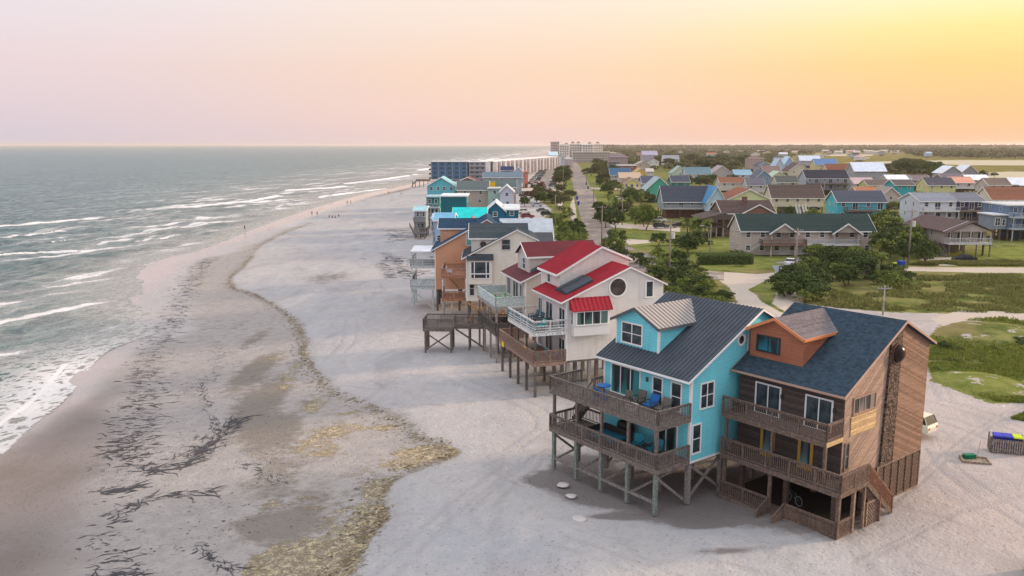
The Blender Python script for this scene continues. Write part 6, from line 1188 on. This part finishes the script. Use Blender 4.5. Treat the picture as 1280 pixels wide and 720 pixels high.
q3 = pole(836.5, 346, 275, 'tall utility pole with transformer beside the grey road', 2, True); q4 = pole(887, 329, 281, 'street lamp pole on the lawn behind the hedge', 0, lamp=True, name='street_lamp', w=.13, cat='street lamp'); q5 = pole(993.5, 352, 285, 'pale utility pole before the townhouse driveway'); q6 = pole(1135, 332, 262, 'thick grey utility pole between the thicket and the beige stilt house', 1, True)
q7 = pole(1103.5, 394, 357, 'short grey pole with crossarm in the meadow', 1, w=.12, c=(.42, .4, .4)); q8 = pole(694, 284, 243, 'slim grey pole on the verge left of the main road', 0, w=.14); q9 = pole(726, 302, 289, 'short brown post above the maroon roof', 0, w=.1, cat='post', name='post'); q10 = pole(704, 232, 206, 'thin pole by the right parking row', 0, w=.14); q11 = pole(733, 232, 214, 'utility pole beside the far main road'); pole(729, 219, 204, 'farthest utility pole on the right verge of the main road'); pole(742, 252, 228, 'utility pole on the right verge opposite the blue bins'); q12 = pole(1029, 252, 226, 'utility pole between the cream house and the turquoise balcony house'); q13 = pole(935, 244, 219, 'utility pole behind the lime yellow gable'); q14 = pole(1163, 262, 228, 'utility pole before the white three-level house'); wire(q12, q13, 'far overhead wire above the cream house'); wire(q12, q14, 'far overhead wire above the turquoise balcony house')
wire(q3, q5, 'thin overhead wire from the transformer pole to the pale utility pole'); wire(q5, q6, 'thin overhead wire from the pale pole to the thick grey pole'); wire(q3, q1, 'thin overhead wire from the transformer pole to the pole at the road bend'); wire(q1, q2_, 'thin overhead wire from the road bend pole to the pole among palms')
g_ = G(1086, 384); wire(q7, Vector(g_) + Vector((0, 0, .3)), 'slanting guy wire of the short meadow pole', .1); g_ = G(818, 322); wire(q3, Vector(g_) + Vector((0, 0, .3)), 'slanting guy wire of the transformer pole', .1)
def bin_(px, py, c, lid, label, rot=0, s=1.0, pos=None):
    x, y, z = (*G(px, py)[:2], 0) if pos is None else pos; e = thing('wheelie_bin', label, 'bin', (x, y, z), rot); b = MB(); w = .3 * s; h = 1.0 * s
    b.quadbox([(-w * .8, -w * .8, .06), (w * .8, -w * .8, .06), (w * .8, w * .9, .06), (-w * .8, w * .9, .06), (-w, -w, h), (w, -w, h), (w, w * 1.1, h), (-w, w * 1.1, h)]).put('body', paint(c, 'plain', .5, .03), e)
    MB().quadbox([(-w * 1.1, -w * 1.15, h + .003), (w * 1.1, -w * 1.15, h + .003), (w * 1.1, w * 1.2, h + .003), (-w * 1.1, w * 1.2, h + .003), (-w, -w, h + .09), (w, -w, h + .09), (w, w * 1.2, h + .14), (-w, w * 1.2, h + .14)]).put('lid', paint(lid, 'plain', .5, .03), e)
    for s_ in (-1, 1): MB().cyl((s_ * w * .85, w * .8, .12), (s_ * (w * .85 + .06), w * .8, .12), .12, .12, 10).put('wheel', RUB, e)
# slatted bin enclosure on the right
x, y, _ = G(1238, 566); e = thing('bin_enclosure', 'low grey slatted wooden enclosure holding the bins on the sand', 'enclosure', (x, y, .12), -.35); b = MB(); m_ = paint((.33, .28, .25), 'wood')
for (ax, ay, bx, by) in ((0, 0, 2.3, 0), (2.3, 0, 2.3, 1.2), (0, 0, 0, 1.2)):
    n = int(math.hypot(bx - ax, by - ay) / .16)
    for i in range(n + 1): xx, yy = ax + (bx - ax) * i / n, ay + (by - ay) * i / n; b.box(xx - .05, xx + .05, yy - .03, yy + .03, -.05, 1.05 if 0 < i < n else 1.25)
    b.beam((ax, ay + .04, .9), (bx, by + .04, .9), .04, .1).beam((ax, ay + .04, .25), (bx, by + .04, .25), .04, .1)
b.put('slats', m_, e); MB().box(0, 2.3, .05, 1.2, -.02, .03).put('base', m_, e)
def lp(o, lx, ly, a): return (o[0] + lx * math.cos(a) - ly * math.sin(a), o[1] + lx * math.sin(a) + ly * math.cos(a), .15)
bin_(0, 0, (.02, .03, .28), (.05, .05, .45), 'blue bin with purple-blue lid inside the slatted enclosure', -.35, 1.15, lp((x, y), .55, .6, -.35)); bin_(0, 0, (.02, .03, .2), (.04, .05, .38), 'second blue bin, in the middle of the slatted enclosure', -.35, 1.15, lp((x, y), 1.2, .6, -.35)); bin_(0, 0, (.03, .05, .1), (.5, .6, .02), 'bin with bright yellow green lid inside the slatted enclosure', -.35, 1.15, lp((x, y), 1.85, .6, -.35))
x, y, _ = G(1213, 578); e = thing('sandbox_frame', 'low timber frame lying on the sand left of the bin enclosure', 'timber frame', (x - .9, y - .5, .12), -.3); b = MB()
b.box(0, 2.0, 0, .12, -.05, .22).box(0, 2.0, 1.3, 1.42, -.05, .22).box(0, .12, .13, 1.29, -.05, .22).box(1.88, 2.0, .13, 1.29, -.05, .22).box(.13, 1.87, .13, 1.29, -.03, .1).put('frame', paint((.36, .28, .22), 'wood'), e)
o = MB().box(-.42, .42, -.2, .2, 0, .26).box(-.45, .45, -.23, .23, .263, .31).put('green_crate', paint((.01, .16, .08), 'plain')); o.location = (x + .05, y + .3, .24); o.rotation_euler[2] = .1; tag(o, 'small dark green lidded box resting in the timber frame', 'box')
o = MB().cyl((0, 0, 0), (.25, .1, 1.3), .02).put('stick', paint((.45, .25, .2), 'plain')); o.location = (x + .8, y + .6, .2); tag(o, 'thin leaning stake beside the timber frame', 'stake')
bin_(1126, 337.5, (.02, .06, .4), (.02, .05, .35), 'large blue wheeled bin at the end of the meadow path', .2, 1.7); bin_(1118.5, 336, (.05, .08, .04), (.55, .62, .05), 'bin with yellow green lid left of the large blue bin', .2, 1.1)
for i, (px, py, c) in enumerate(((721.3, 250, (.03, .05, .3)), (723, 256.5, (.03, .04, .28)))): bin_(px, py, c, c, ('blue bin on the left verge of the main road, the farther of two', 'blue bin on the left verge of the main road, the nearer of two')[i], 0, 1.5)
for i, (px, py) in enumerate(((720, 279), (722, 286.5), (723.5, 291), (735, 236), (733, 231))): bin_(px, py, (.02, .02, .02), (.02, .02, .02), ('black bin on the left verge, topmost of three near the maroon roof', 'black bin on the left verge, middle of three near the maroon roof', 'black bin on the left verge, lowest of three near the maroon roof', 'black bin on the right verge of the main road, nearer one', 'black bin on the right verge of the main road, farther one')[i], 0, 1.3)
x, y, _ = G(1316, 742); o = MB().box(0, 3, 0, 3, 0, 1.6).box(-.08, 3.05, -.08, 3.05, 1.603, 1.75).put('structure_corner', paint((.3, .5, .5), 'lap')); o.location = (x - .1, y - .5, -.1); tag(o, 'pale teal boarded structure just showing at the bottom right corner', 'shed'); o.name = 'boarded_shed'
x, y, _ = G(1098, 345); o = MB().prism([(0, -.1), (2.6, -.1), (2.6, 1.8), (1.3, 2.5), (0, 1.8)], 0, 3).put('garden_shed', paint((.3, .29, .28), 'lap')); o.location = (x - 2, y + 2, 0); tag(o, 'small grey garden shed half hidden by the thicket', 'shed')
# fences
def fence(A, B, label, h=1.1, c=(.4, .35, .32), n=None):
    a = Vector(G(*A)); b_ = Vector(G(*B)); L = (b_ - a).length; e = thing('fence', label, 'fence', a, math.atan2(b_.y - a.y, b_.x - a.x)); n = n or max(2, int(L / 2.2)); m_ = paint(c, 'wood'); posts(e, [(L * i / n, 0) for i in range(n + 1)], -.1, h, .1, c); b = MB()
    for z in (.35, .75): b.beam((0, 0, z), (L, 0, z), .04, .12)
    b.put('rail', m_, e)
fence((519, 297), (512, 282), 'short brown sand fence on the beach below the grey deck house', 1.0, (.3, .22, .18)); fence((968, 364), (980, 352), 'short white fence at the sandy lane beside the thicket', 1.1, (.6, .6, .6)); fence((1100, 345), (1118, 343), 'grey board fence by the shed at the meadow path', 1.3, (.35, .33, .32))
# scattered stones and clods on the beach
for px, py, r, lab in ((704, 606, .45, 'pale rounded sand lump under the turquoise house deck, upper one'), (714, 620, .38, 'pale rounded sand lump under the turquoise house deck, lower one'), (724, 648, .5, 'flat pale sand lump in front of the turquoise house'), (1253, 508, .3, 'small pale rock at the grass edge near the bins')):
    bm = bmesh.new(); bmesh.ops.create_icosphere(bm, subdivisions=3, radius=r)
    for v_ in bm.verts: v_.co *= 1 + .25 * math.sin(v_.co.x * 9 + py) * math.sin(v_.co.y * 8) * .6 + rnd.uniform(-.03, .03); v_.co.z *= .22
    me = bpy.data.meshes.new('sand_lump'); bm.to_mesh(me); bm.free(); me.materials.append(paint((.5, .46, .44), 'plain', .95)); me.polygons.foreach_set('use_smooth', [True] * len(me.polygons)); x, y, _ = G(px, py); o = link('sand_lump', me, None, (x, y, .0)); tag(o, lab, 'sand lump')
# ---------------- deck furniture -----------------
def local(o, th, x, y): return (o[0] + x * math.cos(th) - y * math.sin(th), o[1] + x * math.sin(th) + y * math.cos(th))
def chair(org, th, lx, ly, z, rot, c, cush, label, lounge=False, group=None):
    x, y = local(org, th, lx, ly); e = thing('patio_chair', label, 'chair', (x, y, z), th + rot, group); w = .38 if lounge else .28; m_ = paint(c, 'plain', .5)
    MB().box(-w, w, -w, w, .34, .42).put('seat', paint(cush, 'plain'), e); MB().quadbox([(-w, w - .02, .43), (w, w - .02, .43), (w, w + .06, .43), (-w, w + .06, .43), (-w, w + .15, 1.0), (w, w + .15, 1.0), (w, w + .22, 1.0), (-w, w + .22, 1.0)]).put('backrest', paint(cush, 'plain'), e)
    for sx in (-1, 1):
        MB().box(sx * w - .03, sx * w + .03, -w, w, .58, .63).put('armrest', m_, e)
        for sy in (-1, 1): MB().box(sx * w - .03, sx * w + .03, sy * w - .03, sy * w + .03, 0, .338 if sy > 0 else .578).put('leg', m_, e)
def table(org, th, lx, ly, z, w, d, h, c, label, rnd_=False):
    x, y = local(org, th, lx, ly); e = thing('patio_table', label, 'table', (x, y, z), th); m_ = paint(c, 'plain', .5)
    if rnd_: MB().cyl((0, 0, h - .05), (0, 0, h), w / 2, w / 2, 20).put('tabletop', m_, e); MB().cyl((0, 0, 0), (0, 0, h - .05), .05).put('pedestal', m_, e); MB().cyl((0, 0, 0), (0, 0, .04), w * .3, w * .3, 14).put('base', m_, e)
    else:
        MB().box(-w / 2, w / 2, -d / 2, d / 2, h - .05, h).put('tabletop', m_, e)
        for sx in (-1, 1):
            for sy in (-1, 1): MB().box(sx * (w / 2 - .08) - .03, sx * (w / 2 - .08) + .03, sy * (d / 2 - .08) - .03, sy * (d / 2 - .08) + .03, 0, h - .052).put('leg', m_, e)
TQ_, TT = (11.83, 53.5), .651; DGY = (.07, .065, .06); BLU = (.02, .13, .38)
chair(TQ_, TT, -1.0, 3.9, 6.2, R(-90), DGY, (.12, .11, .1), 'dark wicker armchair left of the blue towel chair on the upper turquoise deck', True); chair(TQ_, TT, -1.0, 2.7, 6.2, R(-90), DGY, BLU, 'armchair with bright blue towel on the upper turquoise deck', True); chair(TQ_, TT, -1.0, 1.6, 6.2, R(-90), DGY, (.14, .13, .11), 'dark wicker armchair right of the blue towel chair on the upper turquoise deck', True); chair(TQ_, TT, -1.6, 4.2, 6.2, R(-60), DGY, (.12, .11, .1), 'dark ottoman like low chair nearest the railing on the upper turquoise deck')
table(TQ_, TT, -1.9, .95, 6.2, .6, .5, .45, (.5, .48, .45), 'small pale side table at the right end of the upper turquoise deck'); table(TQ_, TT, -1.6, 6.6, 6.2, 1.0, 1, .95, BLU, 'round blue high table on the upper turquoise deck', True); chair(TQ_, TT, -2.3, 6.2, 6.2, R(90), BLU, BLU, 'blue chair by the round blue table on the upper turquoise deck')
o = MB().box(-.3, .3, -.3, .3, 0, .6).box(-.33, .33, -.33, .33, .603, .66).put('storage_crate', paint((.5, .48, .46), 'board')); x, y = local(TQ_, TT, -2.55, 2.9); o.location = (x, y, 6.2); o.rotation_euler[2] = TT; tag(o, 'pale slatted storage crate against the upper turquoise deck railing', 'crate')
x, y = local(TQ_, TT, -2.0, 5.7); e = thing('sun_bed', 'large dark wicker day bed with teal mattress on the lower turquoise deck', 'day bed', (x, y, 3.25), TT); MB().box(-.8, .8, -1.2, 1.2, .05, .38).put('frame', paint((.03, .03, .03), 'plain'), e); MB().box(-.74, .74, -1.14, 1.1, .383, .55).put('mattress', paint((.02, .16, .24), 'plain'), e); b = MB(); b.box(.81, .89, -1.2, 1.2, .0, .95).box(-.8, .8, 1.203, 1.28, 0, .95).put('backrest', paint((.035, .03, .03), 'plain'), e)
x, y = local(TQ_, TT, -.75, 5.2); e = thing('grill', 'black covered gas grill against the lower turquoise wall', 'grill', (x, y, 3.25), TT); MB().box(-.3, .3, -.6, .6, .75, 1.1).cyl((0, -.6, 1.1), (0, .6, 1.1), .28, .28, 12).put('lid', paint((.02, .02, .02), 'plain', .4), e); MB().box(-.25, .25, -.5, .5, .1, .748).put('cabinet', paint((.04, .04, .04), 'plain'), e)
chair(TQ_, TT, -1.5, 3.4, 3.25, R(-70), DGY, (.03, .28, .38), 'chair with teal cushion, left one near the lower turquoise sliding door', True); chair(TQ_, TT, -1.2, 2.1, 3.25, R(-100), DGY, (.03, .26, .36), 'chair with teal cushion, right one near the lower turquoise sliding door', True); table(TQ_, TT, -2.2, 2.7, 3.25, 1.1, 1.1, .45, (.05, .05, .05), 'low black table between the teal cushioned chairs')
RO, RT = (5.19, 78.86), .329
for lx, ly, c, l in ((-1.2, 5.8, (.05, .12, .16), 'dark blue cushioned chair at the far end of the white railed deck'), (-1.2, 4.4, (.04, .09, .12), 'dark blue cushioned chair in the middle of the white railed deck'), (-2.3, 1.2, (.05, .4, .4), 'teal chair at the near corner of the white railed deck')): chair(RO, RT, lx, ly, 6.4, R(-90), (.05, .05, .05), c, l, True)
table(RO, RT, -1.3, 2.6, 6.4, 1.6, 1.0, .72, (.025, .025, .025), 'black covered table on the white railed deck'); table(RO, RT, -1.8, 2.6, 3.42, 1.0, 1.6, .72, (.25, .1, .07), 'reddish table on the brown lower deck')
for lx, ly, c, l in ((-1.2, 1.3, (.03, .35, .35), 'teal chair right of the reddish table'), (-2.6, 1.6, (.03, .35, .35), 'teal chair at the near corner of the brown lower deck'), (-1.2, 3.7, (.03, .32, .32), 'teal chair behind the reddish table'), (-2.4, 6.6, (.03, .08, .25), 'dark blue chair at the far end of the brown lower deck'), (-.6, .8, (.1, .15, .4), 'blue chair against the wall at the near end of the brown lower deck')): chair(RO, RT, lx, ly, 3.42, R(90), c, c, l)
o = MB().box(-.02, .02, -.35, .35, 0, .5).put('warning_sign', paint((.8, .6, .02), 'plain')); x, y = local(RO, RT, -3.4, 9.1); o.location = (x, y, 3.0); o.rotation_euler[2] = RT; tag(o, 'small yellow sign hanging on the brown lower deck edge', 'sign')
o = MB().box(-.02, .02, -.3, .3, 0, .12).put('yellow_towel', paint((.8, .5, .05), 'plain')); x, y = local(RO, RT, -3.42, 2.2); o.location = (x, y, 4.5); o.rotation_euler[2] = RT; tag(o, 'yellow cloth over the brown lower deck railing', 'towel')
for i, (lx, ly) in enumerate(((-1.5, 2.2), (-1.0, 3.2), (-2.2, 3.0), (-1.2, 1.2))): chair((1.45, 91.9), .28, lx, ly, 6.3, R(90), *[((.65, .66, .68),) * 2, ((.08, .5, .15),) * 2, ((.08, .5, .15),) * 2, ((.65, .66, .68),) * 2][i], ('white chair nearest the maroon roofed house door', 'lime green chair right of the white ones on the glass railed deck', 'lime green chair by the glass railing', 'white chair at the near end of the glass railed deck')[i])
BO, BT = (20.49, 49.79), .671
for lx, ly, z, c, l in ((-.9, 7.1, 6.2, (.02, .02, .02), 'black covered grill chair at the far end of the upper brown balcony'), (-.7, 4.0, 3.3, (.05, .04, .04), 'dark chair between the yellow framed doors'), (-.9, 6.9, 3.3, (.06, .05, .05), 'dark chair at the far end of the middle brown balcony'), (-.6, .6, 3.3, (.05, .04, .04), 'dark chair near the corner window of the middle brown balcony')): chair(BO, BT, lx, ly, z, R(90), c, c, l)
for i, (lx, ly) in enumerate(((-2.3, 1.5), (-2.3, 2.6))): chair((-6.15, 111.5), .03, lx, ly, 6.6, R(90), (.6, .62, .65), (.6, .62, .65), ('white chair on the orange brown balcony, nearer the rail', 'white chair on the orange brown balcony, farther back')[i])
# table & bicycle wheel like round thing below the brown house
b = MB(); pts = [(math.cos(a) * .32, 0, math.sin(a) * .32 + .34) for a in np.linspace(0, 6.283, 17)]; e = thing('bicycle', 'pale bicycle leaning in the shade under the brown house', 'bicycle', (*local(BO, BT, .6, 3.1), .33), BT + 1.3)
for dx in (0, 1.05): MB().tube([(p[0] + dx, p[1], p[2]) for p in pts], .025, 5).put('wheel', paint((.3, .32, .32), 'plain'), e)
MB().tube([(0, 0, .34), (.4, 0, .34), (.85, 0, .85), (.35, 0, .8), (.4, 0, .34)], .02, 5).tube([(0, 0, .34), (.35, 0, .8)], .02, 5).tube([(1.05, 0, .34), (.82, 0, .95)], .02, 5).put('frame', paint((.06, .12, .12), 'plain'), e); MB().box(.25, .5, -.06, .06, .84, .9).put('saddle', RUB, e); MB().tube([(.82, -.25, 1.0), (.82, .25, 1.0)], .015, 5).put('handlebar', RUB, e)
# pier remnant
t = thing('pier', 'brown wooden beach walkway ending in a stair tower beside the blue flats', 'pier', (*G(519, 232)[:2], -.3), .0); k_ = 480 / F * 1.0
w_ = (537 - 517) / F * 478
MB().box(.5, w_, 0, 1.6, 2.9, 3.2).box(.5, w_, 0, .1, 3.2, 4.0).box(.5, w_, 1.5, 1.6, 3.2, 4.0).put('deck', paint((.25, .18, .15), 'wood'), t); MB().box(-2.0, -.3, 0, 3, 1.2, 1.45).box(-1.0, .5, 0, 3, 2.2, 2.4).beam((-2.6, 1, -.4), (.5, 1, 3.2), 1.2, .25).put('stairs', paint((.2, .15, .13), 'wood'), t); posts(t, [(x, y) for x in (-1.6, 0, 2.5, 5, 7.5) for y in (.2, 1.4)], -.8, 2.88, .25, (.2, .15, .13))
# ---------------- people -----------------
def person_mesh(seed, sit=False, stride=.12):
    g = random.Random(seed); me = bpy.data.meshes.new('person'); v = [(0, 0, .95), (0, 0, 1.2), (0, 0, 1.42), (0, 0, 1.52), (0, .01, 1.63), (0, .01, 1.74)]; e = [(0, 1), (1, 2), (2, 3), (3, 4), (4, 5)]; r = [.13, .12, .13, .055, .09, .08]
    def chain(root, pts, rr):
        k = root
        for p, q in zip(pts, rr): v.append(p); r.append(q); e.append((k, len(v) - 1)); k = len(v) - 1
    for s in (-1, 1):
        if sit: chain(0, [(s * .1, .0, .9), (s * .12, .45, .95), (s * .12, .5, .5), (s * .12, .62, .46)], [.09, .075, .05, .04])
        else: chain(0, [(s * .09, 0, .88), (s * .1, s * stride + .03, .48), (s * .1, s * stride * 1.6 - .05, .07), (s * .1, s * stride * 1.6 + .12, .04)], [.09, .06, .045, .035])
        chain(2, [(s * .19, 0, 1.4), (s * .24, -.02 - s * .05, 1.12), (s * .23, .08 - s * .08, .9), (s * .22, .12 - s * .08, .82)], [.055, .042, .034, .03])
    me.from_pydata(v, e, []); o = bpy.data.objects.new('tmp', me); col.objects.link(o); md = o.modifiers.new('s', 'SKIN')
    for i, q in enumerate(r): me.skin_vertices[0].data[i].radius = (q, q * .8)
    me.skin_vertices[0].data[0].use_root = True; sb = o.modifiers.new('b', 'SUBSURF'); sb.levels = 1; dg = bpy.context.evaluated_depsgraph_get(); out = bpy.data.meshes.new_from_object(o.evaluated_get(dg)); bpy.data.objects.remove(o)
    if sit:
        for q in out.vertices: q.co.z -= .82
    out.name = 'body'; return out
SKIN = paint((.42, .25, .18), 'plain'); PM = {0: person_mesh(1), 1: person_mesh(2, stride=.05), 2: person_mesh(3, True)}
for m_ in PM.values(): m_.materials.clear(); m_.materials.append(SKIN); m_.polygons.foreach_set('use_smooth', [True] * len(m_.polygons))
def ground_z(x, y):
    i = int(np.searchsorted(Y[:, 0], y)); j = int(np.clip((x / y + 1.05) / 2.1 * 619, 0, 618)); return float(Z[min(i, Z.shape[0] - 1), j])
def person(px, py, k, rot, shirt, pants, label, act):
    x, y, _ = G(px, py, -.8); z = max(ground_z(x, y), ZW + .02) - .01; e = thing('person', label, 'person', (x, y, z), rot, None); link('body', PM[k], e)
    dz = -.82 if k == 2 else 0
    b = MB(); b.cyl((0, 0, 1.0 + dz), (0, 0, 1.47 + dz), .165, .2, 12).put('shirt', paint(shirt, 'plain'), e, True); bm = MB(); bm.cyl((0, 0, .8 + dz + (.1 if k == 2 else 0)), (0, 0, 1.02 + dz), .185, .17, 12).put('shorts', paint(pants, 'plain'), e, True)
    bm = bmesh.new(); bmesh.ops.create_uvsphere(bm, u_segments=10, v_segments=8, radius=.105); bmesh.ops.translate(bm, vec=(0, -.015, 1.715 + dz), verts=bm.verts); me = bpy.data.meshes.new('hair'); bm.to_mesh(me); bm.free(); me.materials.append(paint((.06, .04, .03), 'plain')); link('hair', me, e)
D_ = (.04, .04, .05)
person(306, 287, 0, 2.6, (.03, .03, .035), D_, 'person in dark clothes walking alone at the water edge, nearest of all', 'w')
person(390, 269, 1, 1.5, D_, D_, 'person in dark clothes standing in the shallows, left one of a pair', 's'); person(396.5, 269.5, 0, 1.2, (.25, .08, .08), D_, 'person in a dark red top standing in the shallows, right one of a pair', 's')
person(434, 255, 1, 1.0, (.1, .12, .2), D_, 'person in a navy top on wet sand, left one of the farther pair', 's'); person(438.5, 255, 0, 1.9, (.3, .25, .2), D_, 'person in a tan top on wet sand, right one of the farther pair', 's')
for i, (px, py) in enumerate(((411.5, 271.5), (415.5, 272), (419, 272), (423.5, 270.5))): person(px, py, 2, (2.6, 2.2, 1.6, 2.9)[i], ((.1, .1, .1), (.06, .06, .1), (.3, .1, .1), (.15, .15, .15))[i], D_, ('person in black sitting on the sand, leftmost of the group of four', 'person in navy sitting on the sand, second from left of the group', 'person in a red top sitting on the sand, third of the group', 'person in grey sitting on the sand, rightmost of the group')[i], 'sit')
person(486, 243, 1, 0, D_, D_, 'distant person in dark clothes standing on the wet sand before the pier', 's'); person(501.5, 242.5, 2, 0, (.2, .1, .08), D_, 'distant person in a rust top sitting on the dry sand near the pier', 'sit')
# ---------------- light, sky, air -----------------
AZ, EL = R(76), R(14)
w = bpy.data.worlds.new('World'); sc.world = w; w.use_nodes = True; T = NT(w)
sky = T.n('ShaderNodeTexSky', sky_type='NISHITA'); sky.sun_disc = False; sky.sun_elevation = EL; sky.sun_rotation = AZ; sky.altitude = 10; sky.dust_density = 2.5
tc = T.n('ShaderNodeTexCoord'); sp = T.n('ShaderNodeSeparateXYZ'); T.L(tc.outputs['Generated'], sp.inputs[0]); gx, gy, gz = sp.outputs
def ramp(v, stops):
    r = T.n('ShaderNodeValToRGB'); T.L(v, r.inputs[0]); el = r.color_ramp.elements; lin = lambda c: tuple(((x / 255 + .055) / 1.055) ** 2.4 if x > 10 else x / 255 / 12.92 for x in c) + (1,)
    while len(el) < len(stops): el.new(.5)
    for e_, (p, c) in zip(el, stops): e_.position = p; e_.color = lin(c)
    return r.outputs[0]
az = T.m('ARCTAN2', gx, gy)      # clockwise from straight out over the beach
elv = T.m('ADD', T.m('MULTIPLY', gz, 2.0), .0, True)      # 0..1 for elevation 0..30 deg
elv2 = T.m('MULTIPLY', elv, 1.0, True)
c0 = ramp(elv2, [(0, (212, 202, 214)), (.07, (222, 206, 214)), (.17, (232, 212, 216)), (.31, (234, 224, 230)), (.6, (222, 218, 230)), (1, (215, 216, 235))])
c1 = ramp(elv2, [(0, (238, 206, 200)), (.06, (247, 210, 194)), (.17, (249, 215, 188)), (.31, (251, 230, 212)), (.6, (232, 216, 212)), (1, (218, 218, 235))])
c2 = ramp(elv2, [(0, (250, 196, 160)), (.09, (251, 201, 144)), (.17, (250, 212, 134)), (.24, (252, 232, 150)), (.31, (254, 247, 198)), (.6, (255, 232, 190)), (1, (228, 222, 230))])
f1 = T.step(az, -.60, .08); f2 = T.step(az, -.02, .55); f3 = T.step(az, 1.3, 2.4)
cc = T.mix(f1, c0, c1); cc = T.mix(f2, cc, c2); cc = T.mix(f3, cc, c0)
f4 = T.step(gz, .30, .8); cc = T.mix(f4, cc, (1.40, 1.43, 1.52))
cc = T.mix(.9, sky.outputs[0], T.mix(1.0, cc, (10.0, 10.0, 10.0), 'MULTIPLY'))
bg2 = T.n('ShaderNodeBackground'); T.L(cc, bg2.inputs[0]); bg2.inputs[1].default_value = .105
ow = T.n('ShaderNodeOutputWorld'); T.L(bg2.outputs[0], ow.inputs[0])
ld = bpy.data.lights.new('sun', 'SUN'); ld.energy = 4.8; ld.angle = R(8); ld.color = (1, .72, .48); lo = bpy.data.objects.new('sun', ld); col.objects.link(lo)
lo.rotation_euler = Vector((math.sin(AZ) * math.cos(EL), math.cos(AZ) * math.cos(EL), math.sin(EL))).to_track_quat('Z', 'Y').to_euler()
HZ = True
if HZ:
    m, t = newmat('haze'); pv = t.n('ShaderNodeVolumePrincipled'); pv.inputs['Density'].default_value = .00006; pv.inputs['Color'].default_value = (1, .9, .84, 1); pv.inputs['Anisotropy'].default_value = .3; o_ = t.n('ShaderNodeOutputMaterial'); t.L(pv.outputs[0], o_.inputs['Volume'])
    o = struct(MB().box(-36000, 36000, -60, 28000, -7, 46).put('haze', m), 'stuff'); tag(o, 'thin warm sea haze lying over the beach and town', 'haze')
sc.view_settings.view_transform = 'Standard'; sc.view_settings.look = 'None'; sc.view_settings.gamma = 1; sc.view_settings.use_curve_mapping = False; sc.view_settings.exposure = 0.1
sc.cycles.use_denoising = True; sc.cycles.max_bounces = 6; sc.cycles.diffuse_bounces = 2; sc.cycles.glossy_bounces = 3; sc.cycles.volume_bounces = 0; sc.cycles.volume_step_rate = 10; sc.cycles.volume_max_steps = 16; sc.cycles.use_adaptive_sampling = True; sc.cycles.adaptive_threshold = .015
